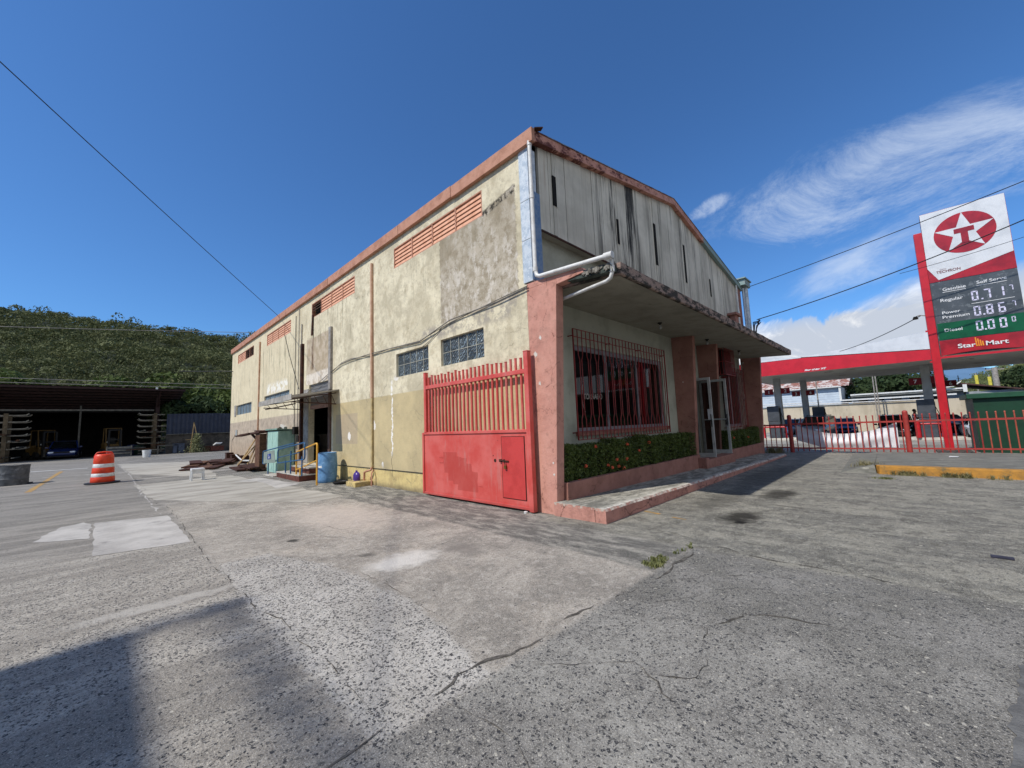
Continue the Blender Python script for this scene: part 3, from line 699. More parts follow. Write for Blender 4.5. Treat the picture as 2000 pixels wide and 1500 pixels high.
mb = MB(); mb.raw([(0.2, 0.40, 5.2), (13.0, 0.40, 5.2), (13.0, 0.40, 6.85), (6.6, 0.40, 8.1), (0.2, 0.40, 6.85)], [(0, 1, 2, 3, 4)]); mb.build('gable_backing', M_dark, B)
for sl in SLOTS:
    a, b, c_, d = sl; mb = MB(); f = 0.018
    mb.box(b, b+f, 0.235, 0.27, c_-f, d+f); mb.box(a, b, 0.235, 0.27, d, d+f)
    SV = mb.build('slot_vent', M_siding, B); mb = MB(); mb.box(a-0.01, b+0.01, 0.238, 0.262, c_, d); mb.build('slot_dark_filler', M_dark, SV)  # dark panel fills the slot in place of the shade inside
mb = MB(); mb.box(0.28, 12.8, 0.245, 0.262, 5.125, 5.165); mb.build('siding_rail', M_rusty, B)
mb = MB(); mb.box(0.28, 12.8, 0.264, 0.449, 5.15, 5.168); mb.build('siding_soffit', M_front, B)
# end pier at the right of the gable
mb = MB(); mb.box(12.88, 13.2, 0.2, 0.5, 3.96, 6.8); mb.build('end_pier', M_pinkdull, B)
mb = MB(); mb.cyl((12.62, 0.19, 3.96), (12.62, 0.19, 6.9), 0.035); mb.cyl((12.62, 0.19, 5.7), (12.62, 0.19, 5.8), 0.045); mb.build('conduit', M_pvc, B, smooth=40)
mb = MB(); mb.cyl((13.55, 0.1, 3.9), (13.55, 0.1, 6.95), 0.11, n=16); mb.cyl((13.30, 0.12, 3.9), (13.30, 0.12, 6.9), 0.04); mb.build('downspout', M_galv, B, smooth=40)
mb = MB(); mb.box(12.98, 13.75, -0.06, 0.26, 6.95, 7.2); mb.box(12.9, 13.85, -0.1, 0.3, 7.2, 7.25); mb.build('gutter_end', M_gfas, B)
mb = MB(); mb.box(11.35, 11.75, 0.0, 0.2, 3.96, 5.38); mb.box(11.2, 11.9, -0.08, 0.24, 5.38, 5.46); mb.build('chimney', M_pinkdull, B)
# cables bunched at the far pier
mb = MB()
for k in range(7):
    r0 = random.uniform(.1, .25)
    mb.tube([(13.3+random.uniform(-.2, .3), 0.0+random.uniform(-.1, .1), 4.0), (13.3+random.uniform(-.3, .4), -0.1, 4.6), (13.5+random.uniform(-.3, .3), -0.15, 5.2+random.uniform(-.2, .3)), (13.9+random.uniform(0, .4), -0.2, 5.5+random.uniform(-.2, .2))], 0.018, n=5)
mb.build('cable_loop', M_black, B)

# flashing strips and downpipes on the near corner
mb = MB()
for z0, z1 in ((4.10, 4.9), (4.91, 5.66), (5.67, 6.72)): mb.box(-0.022, -0.002, 0.272, 0.5, z0, z1)
mb.box(-0.002, 0.2, 0.274, 0.44, 4.10, 6.70)
mb.build('corner_flashing', M_galv, B, bevel=0.003)
mb = MB(); mb.box(0.0, 0.27, 0.255, 0.268, 4.12, 5.85); mb.build('blue_flashing', M_bluem, B)
mb = MB(); mb.tube([(-0.05, 0.18, 6.78), (-0.05, 0.18, 4.25), (-0.05, 0.15, 4.15), (-0.05, 0.08, 4.115), (-0.04, -1.28, 4.03)], 0.038, n=14)
for z in (6.70, 5.66, 4.28): mb.cyl((-0.05, 0.18, z-0.05), (-0.05, 0.18, z+0.03), 0.046, n=14)
mb.cyl((-0.04, -1.22, 4.033), (-0.04, -1.36, 4.025), 0.055, n=14)
mb.build('downpipe', M_pvc, B, smooth=50)
mb = MB(); mb.tube([(0.06, -1.28, 3.99), (0.06, -1.28, 3.80), (0.07, -1.24, 3.72), (0.08, -1.16, 3.69), (0.27, -0.16, 3.70)], 0.030, n=12)
mb.cyl((0.06, -1.28, 3.80), (0.06, -1.28, 3.90), 0.042, n=12)
mb.build('downpipe', M_pvc, B, smooth=50)
mb = MB(); mb.beam((0.02, 0.12, 6.98), (0.18, 0.05, 7.03), 0.1, 0.02); mb.build('gutter_stub', M_rusty, B)

# orange downpipes on the side wall
M_palepipe = weathered('pale_peach_pipe', '#cda88c', '#b98f74', 0.75, 5)
for y, z0, z1, r in ((6.54, 2.45, 6.45, 0.042), (18.95, 1.6, 6.3, 0.035)):
    mb = MB(); mb.box(-0.07, -0.0, y-r, y+r, z0, z1); mb.build('drain_pipe', M_palepipe, B, bevel=0.01)
mb = MB(); mb.box(-0.06, 0.0, 6.5, 6.58, 0.45, 2.45); mb.build('drain_pipe', weathered('tan_pipe', '#c3ad7c', '#a08d66', 0.8, 6), B, bevel=0.008)
mb = MB(); mb.tube([(-0.05, 6.52, 0.5), (-0.09, 6.52, 0.42), (-0.16, 6.6, 0.40), (-0.16, 6.75, 0.36), (-0.16, 6.78, 0.14)], 0.03); mb.tube([(-0.12, 6.4, 0.0), (-0.12, 6.4, 0.35), (-0.05, 6.45, 0.42)], 0.022)
mb.build('drain_elbow', M_orange, B, smooth=50)
for y, zt in ((12.62, 5.9), (13.35, 6.4), (12.95, 6.6)):
    mb = MB(); mb.tube([(-0.03, y, 0.9), (-0.03, y+0.02, 3.0), (-0.03, y, zt)], 0.022 if y < 12.8 else 0.014, n=6); mb.build('conduit', M_greypost if y < 13 else M_cable, B)
mb = MB(); mb.box(-0.16, 0, 12.9, 13.15, 1.5, 1.8); mb.box(-0.12, 0, 12.55, 12.8, 1.2, 1.45); mb.build('meter_box', M_dark, B)

# louvred vents
def louver(y0, y1, z0, z1, panels, openp):
    """frame with panels of sloping blades; openp = panels whose blades are dark and broken"""
    fr = MB(); f = 0.03
    fr.box(0.0, 0.12, y0, y1, z1-f, z1); fr.box(0.0, 0.12, y0, y1, z0, z0+0.02)
    fr.box(0.0, 0.12, y0, y0+f, z0+.02, z1-f); fr.box(0.0, 0.12, y1-f, y1, z0+.02, z1-f)
    w = (y1-y0)/panels
    for k in range(1, panels): fr.box(0.004, 0.12, y0+w*k-0.02, y0+w*k+0.02, z0+.02, z1-f)
    F = fr.build('vent_frame', M_orange, B)
    for k in range(panels):
        b = MB(); a, c_ = y0+w*k+0.025, y0+w*(k+1)-0.025; n = 5; h = (z1-z0-0.06)/n
        for i in range(n):
            zc = z0+0.03+h*(i+0.5)
            if k in openp and i < openp[k]: continue
            ty = random.uniform(-.008, .008) if k in openp else 0
            b.obox((0.03, (a+c_)/2, zc+ty), (0.016, 0, h*(0.58 if k not in openp else 0.2)), (0, (c_-a)/2, 0), (-0.006, 0, 0.003))
        b.build('louver_panel', M_louver if k not in openp else M_brownpost, F)
    back = MB(); back.quad((0.16, y0, z0), (0.16, y1, z0), (0.16, y1, z1), (0.16, y0, z1)); back.build('vent_screen', M_dark, F)
louver(*VENTS[0], 4, {}); louver(*VENTS[1], 4, {3: 2}); louver(*VENTS[2], 4, {}); louver(*VENTS[3], 4, {0: 0, 1: 0})
mb = MB(); mb.beam((-0.03, 11.4, 6.0), (-0.05, 11.42, 5.2), 0.09, 0.04); mb.build('hanging_bracket', M_rusty, B)

# glass block windows
def glassblock_mat():
    m, nt, bs = new_mat('wavy_glass')
    P = nt.coord(); w = nt.n('ShaderNodeTexWave', {'Vector': nt.scale(P, (1, 1, 1)), 'Scale': 7.0, 'Distortion': 7.0, 'Detail': 1.0, 'Detail Scale': 1.6}, wave_type='BANDS', bands_direction='DIAGONAL').outputs[1]
    c = nt.mix(nt.ss(w, 0.35, 0.75), hexc('#3c444a'), hexc('#7f8b91'))
    c = nt.mix(nt.ss(nt.noise(P, 2.2, 3, 0.6), 0.45, 0.6, 0, 0.6), c, hexc('#2b3136'))
    nt.put(bs.inputs['Base Color'], c); bs.inputs['Roughness'].default_value = 0.12; bs.inputs['Specular IOR Level'].default_value = 0.7
    bump(nt, bs, w, 0.03, 0.8); return m
M_gblock = glassblock_mat()
M_grout = weathered('block_grout', '#b9b8ac', '#9b9a8f', 0.8, 8)
M_bluegl = weathered('dirty_blue_glass', '#6d7f8c', '#93a1a8', 0.3, 3.5, spec=0.5, stretch=(1, 3, 0.7), c3='#4a5a66', lo3=0.52, hi3=0.62)
for k, (a, b, c_, d) in enumerate(GLASSB):
    nu, nz_ = (5, 2) if k < 2 else (6, 2); t = 0.012
    fr = MB()
    fr.box(0.05, 0.1, a, b, c_, c_+t*1.5); fr.box(0.05, 0.1, a, b, d-t*1.5, d); fr.box(0.05, 0.1, a, a+t*1.5, c_+t*1.5, d-t*1.5); fr.box(0.05, 0.1, b-t*1.5, b, c_+t*1.5, d-t*1.5)
    if k < 2:
        for i in range(1, nu): yy = a+(b-a)*i/nu; fr.box(0.052, 0.1, yy-t/2, yy+t/2, c_+t*1.5, d-t*1.5)
        zz = (c_+d)/2; fr.box(0.054, 0.1, a+t*1.5, b-t*1.5, zz-t/2, zz+t/2)
    else:
        for i in range(1, 5): yy = a+(b-a)*i/5; fr.box(0.052, 0.1, yy-t/2, yy+t/2, c_+t*1.5, d-t*1.5)
    W = fr.build('glass_block_window' if k < 2 else 'window', M_grout if k < 2 else M_whitefr, B)
    if k < 2:
        for i in range(nu):
            for j in range(nz_):
                g = MB(); y0, y1 = a+(b-a)*i/nu+t/2+.002, a+(b-a)*(i+1)/nu-t/2-.002; z0, z1 = c_+(d-c_)*j/nz_+t/2+.002, c_+(d-c_)*(j+1)/nz_-t/2-.002
                if i == 0: y0 += t
                if i == nu-1: y1 -= t
                if j == 0: z0 += t
                else: z1 -= t
                g.box(0.062, 0.14, y0, y1, z0, z1); g.build('glass_block', M_gblock, W, bevel=0.012)
    else:
        g = MB(); g.quad((0.08, a, c_), (0.08, b, c_), (0.08, b, d), (0.08, a, d)); g.build('pane', M_bluegl, W)
mb = MB(); mb.box(-0.03, -0.001, 24.1, 24.5, 2.7, 3.36); mb.build('shutter_board', M_greypost, B)

# doorway of the side wall
mb = MB()
for i in range(13): z = 2.56+i*0.06; mb.box(0.06+0.012*(i % 2), 0.12, DOOR[0], DOOR[1], z, z+0.056)
mb.build('rolling_shutter', weathered('shutter_slats', '#8e8b88', '#75726f', 0.5, 5, metal=0.3, stretch=(1, .3, 5)), B)
mb = MB(); mb.box(0.05, 0.16, DOOR[0], DOOR[1], 2.42, 2.55); mb.build('shutter_bar', weathered('faded_pink_bar', '#a88a82', '#8a6f68', 0.7, 7), B)
mb = MB(); mb.box(-0.06, 0.02, 9.58, 9.74, 0.42, 3.0); mb.build('door_post', M_brownpost, B)
mb = MB(); mb.box(-0.08, -0.001, 9.52, 9.70, 2.98, 5.16); mb.build('door_post', M_greypost, B)
mb = MB(); mb.box(-0.10, -0.001, 12.38, 12.54, 0.5, 5.05); mb.build('door_post', M_rusty, B)
mb = MB(); mb.box(-0.02, 0.2, 11.8, 12.3, 0.42, 3.2); mb.build('door_jamb', M_greypost, B)
# door canopy: sheet roof on two light trusses
cn = MB()
for (a, b) in (((8.93, 2.86), (11.6, 2.86)), ((11.65, 2.86), (18.85, 2.86))): pass
AWY0, AWY1 = 8.93, 12.65
cn.raw([(0.0, AWY0, 2.93), (-1.42, AWY0, 2.70), (-1.42, AWY1, 2.70), (0.0, AWY1, 2.93), (0.0, AWY0, 2.90), (-1.42, AWY0, 2.62), (-1.42, AWY1, 2.62), (0.0, AWY1, 2.90)],
       [(0, 1, 2, 3), (7, 6, 5, 4), (0, 4, 5, 1), (3, 2, 6, 7), (1, 5, 6, 2)])
cn.box(-1.45, -1.43, AWY0-0.01, AWY1+0.01, 2.56, 2.735)
AW = cn.build('door_canopy', weathered('canopy_sheet', '#b5afa5', '#958f86', 0.6, 3, c3='#6f6a62', lo3=0.58, hi3=0.72), B)
for yy in (9.15, 12.4):
    t = MB(); t.beam((-0.02, yy, 2.45), (-1.35, yy, 2.50), 0.03, 0.03); t.beam((-0.02, yy, 2.82), (-1.35, yy, 2.60), 0.03, 0.03)
    for k in range(5): t.beam((-0.05-k*0.26, yy, 2.46), (-0.18-k*0.26, yy, 2.78-k*0.045), 0.014, 0.014)
    t.build('truss', M_rusty, AW)
for xx in (-1.30,):
    t = MB(); t.beam((xx, AWY0+0.1, 2.44), (xx, AWY1-0.3, 2.44), 0.03, 0.03)
    yy = AWY0+0.1
    t.build('truss', M_rusty, AW)
# cable strung along the wall
mb = MB(); cp = [(0.40, 4.00), (1.2, 3.93), (2.76, 3.90), (4.02, 3.63), (5.4, 3.70), (6.58, 3.74), (8.0, 3.76), (8.7, 3.73), (9.9, 3.50), (11.2, 3.2), (12.3, 2.95)]
mb.tube([(-0.045, y, z) for y, z in cp], 0.012, n=6); mb.tube([(-0.03, y, z+0.05*math.sin(y*1.7)) for y, z in cp[:9]], 0.009, n=6)
mb.tube([(-0.02, 3.1, 3.80), (-0.02, 3.6, 3.58), (-0.02, 3.9, 3.5)], 0.008, n=5)
mb.build('wall_cable', M_cable, B)
mb = MB(); mb.tube([(-0.02, 0.9, 0.56), (-0.02, 3.0, 0.47), (-0.02, 6.0, 0.47), (-0.02, 9.3, 0.46)], 0.008, n=5); mb.build('wall_cable', M_black, B)
mb = MB(); mb.tube([(-0.02, 24.0, 1.65), (-0.02, 24.9, 1.3), (-0.03, 24.9, 0.5), (-0.06, 23.2, 0.3)], 0.012, n=5); mb.build('wall_cable', M_greypost, B)
mb = MB(); mb.box(-0.04, 0, 23.6, 23.95, 1.5, 1.9); mb.build('meter_plate', M_whitefr, B, bevel=0.01)
for yy in (13.0,):
    mb = MB(); mb.tube([(-0.02, 14.9, 5.9), (-0.02, 14.2, 4.9), (-0.02, 12.9, 3.3)], 0.01, n=5); mb.build('wall_cable', M_black, B)
mb = MB(); mb.tube([(-0.02, 25.3, 5.55), (-0.5, 25.9, 5.62), (-1.2, 27.5, 5.75), (-2.2, 29.5, 5.95)], 0.025, n=5); mb.build('wall_cable', M_black, B)

# interior seen through the side door
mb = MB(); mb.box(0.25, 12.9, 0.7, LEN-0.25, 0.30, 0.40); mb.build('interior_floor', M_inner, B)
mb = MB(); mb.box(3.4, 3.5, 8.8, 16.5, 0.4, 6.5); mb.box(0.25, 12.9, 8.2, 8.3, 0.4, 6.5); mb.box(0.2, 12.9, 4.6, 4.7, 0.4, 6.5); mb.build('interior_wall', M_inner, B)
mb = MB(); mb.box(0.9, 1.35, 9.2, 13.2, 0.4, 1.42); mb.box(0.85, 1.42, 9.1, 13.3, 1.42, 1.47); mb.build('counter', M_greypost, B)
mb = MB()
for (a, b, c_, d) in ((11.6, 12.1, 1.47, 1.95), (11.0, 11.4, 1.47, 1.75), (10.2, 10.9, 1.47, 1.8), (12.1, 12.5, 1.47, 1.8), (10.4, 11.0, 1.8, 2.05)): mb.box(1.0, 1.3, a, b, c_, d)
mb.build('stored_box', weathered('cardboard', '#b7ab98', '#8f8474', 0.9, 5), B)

# ---- front: fins, canopy slab, planters, steps
def fin(x0, x1, yb, yt, mat, name='pillar_fin', z0=-0.05, yback=0.45):
    mb = MB(); mb.prism([(yback, z0), (yback, 3.98), (yt, 3.98), (yb, z0)], 0, x0, x1); return mb.build(name, mat, B, bevel=0.008)
fin(0.0, 0.2, 0.0, -0.235, M_pink)
fin(6.28, 6.46, 0.02, -0.17, M_pinkdull); fin(8.25, 8.42, 0.02, -0.17, M_pinkdull); fin(13.15, 13.35, -0.05, -0.27, M_pinkdull)
# small flakes of missing paint on the near fin
mb = MB()
for (y, z, r) in ((0.18, 3.03, 0.05), (0.30, 2.74, 0.075), (0.24, 2.22, 0.05), (0.02, 0.85, 0.03), (0.02, 0.66, 0.035)):
    pts = []
    for i in range(14):
        t = 2*PI*i/14; rr = r*random.uniform(0.35, 1.0); pts.append((-0.0035, y+rr*math.cos(t)*0.8, z+rr*math.sin(t)))
    mb.raw(pts, [tuple(range(14))])
mb.build('bare_plaster', weathered('bare_plaster', '#ded9cf', '#cbc5ba', 0.9, 9), B)
# slab
def slab_mat():
    m, nt, bs = new_mat('canopy_edge')
    P = nt.coord(); n = nt.noise(nt.scale(P, (1, 1, 2)), 2.6, 8, 0.72); n2 = nt.noise(nt.scale(nt.vadd(P, (2, 2, 2)), (2.2, 1, 5)), 2.0, 6, 0.7)
    c = nt.mix(nt.ss(n2, 0.44, 0.56), hexc('#988378'), hexc('#39352f'))
    c = nt.mix(nt.ss(n, 0.54, 0.66, 0, 0.9), c, hexc('#1b1a18'))
    nt.put(bs.inputs['Base Color'], c); bs.inputs['Roughness'].default_value = 0.9; bump(nt, bs, n, 0.03, 0.8); return m
M_slab = slab_mat()
mb = MB(); n = 60; top = []; 
def slab_top(x): return 3.965+0.012*mnoise.noise(Vector((x*1.3, 0, 0)))+0.008*mnoise.noise(Vector((x*7, 3, 0)))
vs = []
for i in range(n+1):
    x = 0.18+(13.05-0.18)*i/n; jag = 0.008*mnoise.noise(Vector((x*3, 1, 7)))+0.01*mnoise.noise(Vector((x*13, 1, 7)))
    vs += [(x, 0.44, 3.90), (x, -1.33+jag, 3.785), (x, -1.35+jag, 3.80), (x, -1.36+jag, slab_top(x)), (x, -1.2, slab_top(x)+.004), (x, 0.44, 4.03)]
fs = []
for i in range(n):
    for k in range(6): fs.append((i*6+k, i*6+(k+1) % 6, (i+1)*6+(k+1) % 6, (i+1)*6+k))
fs += [tuple(range(5, -1, -1)), tuple(range(n*6, n*6+6))]
mb.raw(vs, fs); SL = mb.build('canopy_slab', M_slab, B)
mb = MB(); mb.raw([(0.2, 0.444, 3.892), (13.0, 0.444, 3.892), (13.0, -1.30, 3.776), (0.2, -1.30, 3.776)], [(0, 1, 2, 3)]); mb.build('soffit', M_soffit, SL)
# side fascia of the slab, pink, its front end broken away
mb = MB(); mb.prism([(0.45, 3.98), (0.45, 4.09), (-0.75, 4.03), (-0.80, 3.93), (-0.235, 3.885), (-0.235, 3.98)], 0, 0.0, 0.18); mb.build('slab_end', M_pink, SL, bevel=0.006)
M_broken = weathered('broken_concrete', '#8f8a80', '#5e5a53', 0.95, 9, 0.4, 0.6, 0.01, 40)
mb = MB(); random.seed(11)
for k in range(26):
    y = -0.78-0.5*k/26; t = (k/26); z = 4.0-0.05*t+random.uniform(-.02, .02)
    mb.obox((0.09+random.uniform(-.03, .03), y, z-0.05), (0.09*random.uniform(.7, 1), 0.01*random.random(), 0.02), (0, 0.03, random.uniform(-.02, .02)), (0.01, 0, 0.055*random.uniform(.5, 1)))
mb.build('broken_edge', M_broken, SL, bevel=0.01)
mb = MB(); mb.prism([(-0.45, 3.88), (-1.31, 3.80), (-1.3, 3.90), (-1.1, 3.955), (-0.80, 3.93)], 0, 0.02, 0.16); mb.build('broken_edge', weathered('mossy_concrete', '#4d5650', '#333934', 0.95, 8, bmp=0.01), SL)
mb = MB(); random.seed(12)
mb.tube([(-0.02, -0.05, 4.0), (-0.03, -0.4, 3.955), (-0.02, -0.8, 3.93)], 0.012)
# soffit lamp holders
for x in (4.0, 7.2, 10.4):
    l = MB(); l.lathe([(0.0, 0), (0.055, 0), (0.055, -0.02), (0.02, -0.025), (0.02, -0.06), (0.0, -0.06)], (x, -0.25, 3.845), 14)
    L_ = l.build('lamp_holder', M_dark, B, smooth=40); b = MB(); b.lathe([(0.018, -0.055), (0.03, -0.09), (0.038, -0.12), (0.03, -0.15), (0.0, -0.165)], (x, -0.25, 3.845), 14); b.build('bulb', M_whitefr, L_, smooth=60)
# step platform
def stepz(x): return 0.215-0.012*x
mb = MB(); n = 90; vs = []
for i in range(n+1):
    x = -0.06+12.4*i/n; j = 0.022*mnoise.noise(Vector((x*4, 0, 1)))+0.012*mnoise.noise(Vector((x*15, 2, 1))); j2 = abs(mnoise.noise(Vector((x*5, 9, 1))))*0.03
    z = stepz(max(x, 0))
    vs += [(x, 0.0, -0.1), (x, -0.975, -0.1), (x, -0.975+j*0.3, z-0.035-j2*0.4), (x, -0.945+j, z-0.004), (x, -0.6, z), (x, 0.0, z)]
fs = []
for i in range(n):
    for k in range(6): fs.append((i*6+k, i*6+(k+1) % 6, (i+1)*6+(k+1) % 6, (i+1)*6+k))
fs += [tuple(range(5, -1, -1)), tuple(range(n*6, n*6+6))]
mb.raw(vs, fs)
def step_mat():
    m, nt, bs = new_mat('front_step'); P = nt.coord(); s = nt.sep(P)
    n1 = nt.noise(nt.scale(P, (0.8, 2, 1)), 2.5, 8, 0.72); n2 = nt.noise(P, 8, 7, 0.7)
    topc = nt.mix(nt.ss(n1, 0.38, 0.62), hexc('#b9b4a7'), hexc('#77746b')); topc = nt.mix(nt.ss(n2, 0.55, 0.7, 0, 0.6), topc, hexc('#54524c'))
    topc = nt.mix(nt.mul(nt.ss(s[1], -0.80, -0.95), nt.ss(n2, 0.42, 0.55)), topc, hexc('#d8d2c6'))
    pk = nt.mix(nt.ss(n1, 0.36, 0.64), hexc('#c48f80'), hexc('#a97a6d')); pk = nt.mix(nt.ss(n2, 0.56, 0.68), pk, hexc('#7c5c52'))
    vcr = nt.vor(nt.vadd(P, nt.comb(nt.mul(n2, 0.5), 0.0, nt.mul(n1, 0.3))), 1.6, 'DISTANCE_TO_EDGE'); pk = nt.mix(nt.ss(vcr.outputs['Distance'], 0.015, 0.003, 0, 0.8), pk, hexc('#4c3830'))
    nz = nt.sep(nt.n('ShaderNodeNewGeometry').outputs['Normal'])[2]
    edge = nt.mul(nt.ss(nt.add(s[2], nt.mul(s[0], 0.012)), 0.165, 0.19), nt.ss(n2, 0.48, 0.56))
    pk = nt.mix(edge, pk, hexc('#bdb3a5'))
    c = nt.mix(nt.ss(nz, 0.6, 0.8), pk, topc)
    nt.put(bs.inputs['Base Color'], c); bs.inputs['Roughness'].default_value = 0.9; bs.inputs['Specular IOR Level'].default_value = 0.15
    bump(nt, bs, n2, 0.03, 0.8); return m
mb.build('front_step', step_mat(), B)
# planter walls and soil
mb = MB(); mb.box(0.2, 6.28, -0.10, 0.0, -0.05, 0.50); mb.box(8.42, 13.15, -0.10, 0.0, -0.05, 0.44); mb.box(6.1, 6.28, -0.32, -0.1, -0.05, 0.42)
mb.box(6.28, 8.6, -0.32, 0.0, -0.05, 0.37)
mb.build('planter_wall', M_pinkdull, B, bevel=0.012)
mb = MB(); mb.box(0.2, 6.28, 0.0, 0.44, 0.0, 0.40); mb.box(8.42, 13.15, 0.0, 0.44, 0.0, 0.34); mb.build('planter_soil', weathered('soil', '#3b2f26', '#2a211a', 0.95, 12), B)
mb = MB(); mb.box(6.46, 8.25, 0.0, 0.6, 0.0, 0.40); mb.build('door_sill', M_greypost, B)

# glazing
def glass_mat(name, tint, refl=0.9):
    m, nt, bs = new_mat(name)
    fr = nt.n('ShaderNodeFresnel', {'IOR': 1.52}).outputs[0]
    tr = nt.n('ShaderNodeBsdfTransparent', {'Color': tint}); gl = nt.n('ShaderNodeBsdfGlossy', {'Color': (refl, refl, refl, 1), 'Roughness': 0.015})
    mx = nt.n('ShaderNodeMixShader', {0: nt.m('ADD', nt.mul(fr, 0.65), 0.01, clamp=True), 1: tr.outputs[0], 2: gl.outputs[0]})
    nt.links.new(mx.outputs[0], m.node_tree.nodes['Material Output'].inputs['Surface']); return m
M_glass = glass_mat('window_glass', (0.42, 0.42, 0.42, 1))
M_grille = weathered('red_grille_paint', '#92302f', '#742524', 0.5, 8, spec=0.4)
M_mull = weathered('mullion_grey', '#8f8c92', '#77747a', 0.5, 6)
a, b, c_, d = WIN1
fr = MB(); fr.box(a, b, 0.50, 0.56, d-0.10, d); fr.box(a, b, 0.44, 0.56, c_, c_+0.07)
for x in (a, 2.62, 4.08, b-0.08): fr.box(x, x+0.08, 0.505, 0.555, c_+0.07, d-0.10)
W = fr.build('front_window', M_mull, B); g = MB(); g.quad((a, 0.53, c_), (b, 0.53, c_), (b, 0.53, d), (a, 0.53, d)); g.build('pane', M_glass, W)
mb = MB(); mb.box(a-0.05, b+0.05, 0.36, 0.46, c_-0.09, c_-0.002); mb.build('window_sill', M_pinkdull, B, bevel=0.008)
a, b, c_, d = WIN2
fr = MB(); fr.box(a, b, 0.50, 0.56, d-0.08, d); fr.box(a, b, 0.50, 0.56, c_, c_+0.08)
for x in (a, 11.6, b-0.08): fr.box(x, x+0.08, 0.505, 0.555, c_+0.08, d-0.08)
W = fr.build('front_window', M_mull, B); g = MB(); g.quad((a, 0.53, c_), (b, 0.53, c_), (b, 0.53, d), (a, 0.53, d)); g.build('pane', M_glass, W)
# security grilles
def grille(x0, x1, z0, z1, y, nb, fancy=True):
    fr = MB(); r = 0.012
    zs_ = (z0+0.10, z0+0.42, z1-0.34, z1-0.10)
    for z in (z0, z1, z0+0.16, z1-0.16): fr.beam((x0, y, z), (x1, y, z), 0.014, 0.014)
    for x in (x0, x1): fr.beam((x, y, z0), (x, y, z1), 0.024, 0.024)
    for x in (x0, x0+(x1-x0)/3, x0+2*(x1-x0)/3, x1):
        for z in (z0+0.14, z1-0.14): fr.beam((x, y, z), (x, 0.46, z), 0.02, 0.02)
    G = fr.build('window_grille', M_grille, B)
    w = (x1-x0)/nb
    for i in range(1, nb):
        x = x0+w*i; b = MB(); s = w*0.5 if i % 2 else -w*0.5
        if fancy:
            sh = 0.26*w*(1 if i % 2 else -1)
            # bars bow together and apart in two rows, giving long hexagons
            b.tube([(x, y, z0), (x, y, z0+0.40), (x+sh, y, z0+0.50), (x+sh*0.0+sh, y, z1-0.62), (x, y, z1-0.52), (x, y, z1)], 0.0115, n=5)
        else: b.tube([(x, y, z0), (x, y, z1)], 0.0115, n=5)
        b.build('bar', M_grille, G)
    return G
grille(1.18, 5.42, 1.17, 3.40, 0.32, 28)
grille(10.35, 12.9, 0.98, 3.38, 0.32, 14, False)
mb = MB(); mb.box(9.35, 10.3, 0.42, 0.45, 2.95, 3.86)
cg = MB()
for x in np.linspace(9.3, 10.35, 12): cg.beam((x, -0.08, 2.95), (x, -0.08, 3.86), 0.014, 0.014)
for z in (2.95, 3.4, 3.86):
    cg.beam((9.3, -0.08, z), (10.35, -0.08, z), 0.02, 0.02); cg.beam((9.3, -0.08, z), (9.3, 0.44, z), 0.02, 0.02); cg.beam((10.35, -0.08, z), (10.35, 0.44, z), 0.02, 0.02)
for yv in np.linspace(0.0, 0.4, 5): cg.beam((9.3, yv, 2.95), (9.3, yv, 3.86), 0.014, 0.014)
CG = cg.build('cooler_cage', M_grille, B)
mb = MB(); mb.box(9.38, 10.27, 0.0, 0.44, 2.98, 3.80); mb.build('air_conditioner', weathered('dark_red_unit', '#3f1113', '#2c0c0e', 0.6, 5), CG, bevel=0.01)
# service conduit on the front wall by the end fin
mb = MB(); mb.tube([(13.14, 0.34, 3.72), (12.98, 0.36, 3.70), (12.94, 0.38, 3.6), (12.94, 0.40, 2.2), (12.96, 0.40, 0.9)], 0.03, n=8); mb.box(12.84, 13.02, 0.36, 0.44, 2.2, 2.4); mb.build('conduit', M_greypost, B, smooth=40)
mb = MB(); mb.tube([(12.6, 0.40, 3.8), (12.6, 0.40, 1.0)], 0.02, n=8); mb.build('conduit', M_front, B, smooth=40)

# front doors, both leaves standing open
def door_leaf(x, y0, y1, z0, z1, mid):
    fr = MB(); t = 0.022; w = 0.07
    fr.box(x-t, x+t, y0, y1, z1-w, z1); fr.box(x-t, x+t, y0, y1, z0, z0+w*1.6); fr.box(x-t, x+t, y0, y0+w, z0+w*1.6, z1-w); fr.box(x-t, x+t, y1-w, y1, z0+w*1.6, z1-w)
    if mid: fr.box(x-t*0.7, x+t*0.7, y0+w, y1-w, mid-0.02, mid+0.02)
    D = fr.build('front_door', M_whitefr, B, bevel=0.003)
    g = MB(); g.quad((x, y0+w, z0+w*1.6), (x, y1-w, z0+w*1.6), (x, y1-w, z1-w), (x, y0+w, z1-w)); g.build('pane', M_glass, D)
    h = MB(); h.beam((x-t-0.03, y0+0.035, 1.25), (x-t-0.03, y0+0.035, 1.60), 0.02, 0.02); h.beam((x-t-0.03, y0+0.035, 1.42), (x-t-0.03, y0+0.17, 1.42), 0.02, 0.02); h.beam((x-t-.03, y0+.035, 1.45), (x-t, y0+.035, 1.45), .02, .02); h.build('handle', M_dark, D)
    return D
door_leaf(8.12, -0.38, 0.42, 0.40, 2.70, 1.45)
door_leaf(6.72, -0.38, 0.42, 0.40, 2.66, None)
mb = MB(); mb.box(6.675, 6.695, -0.36, -0.26, 1.45, 1.75); mb.build('door_notice', weathered('paper', '#c6c9cc', '#b9bcc0', 0.7, 9, bmp=0), B)
fr = MB(); fr.box(6.9, 6.98, 0.5, 0.56, 0.42, 2.72); fr.box(8.02, 8.1, 0.5, 0.56, 0.42, 2.72); fr.box(6.98, 8.02, 0.5, 0.56, 2.64, 2.72); fr.build('door_frame', M_whitefr, B)
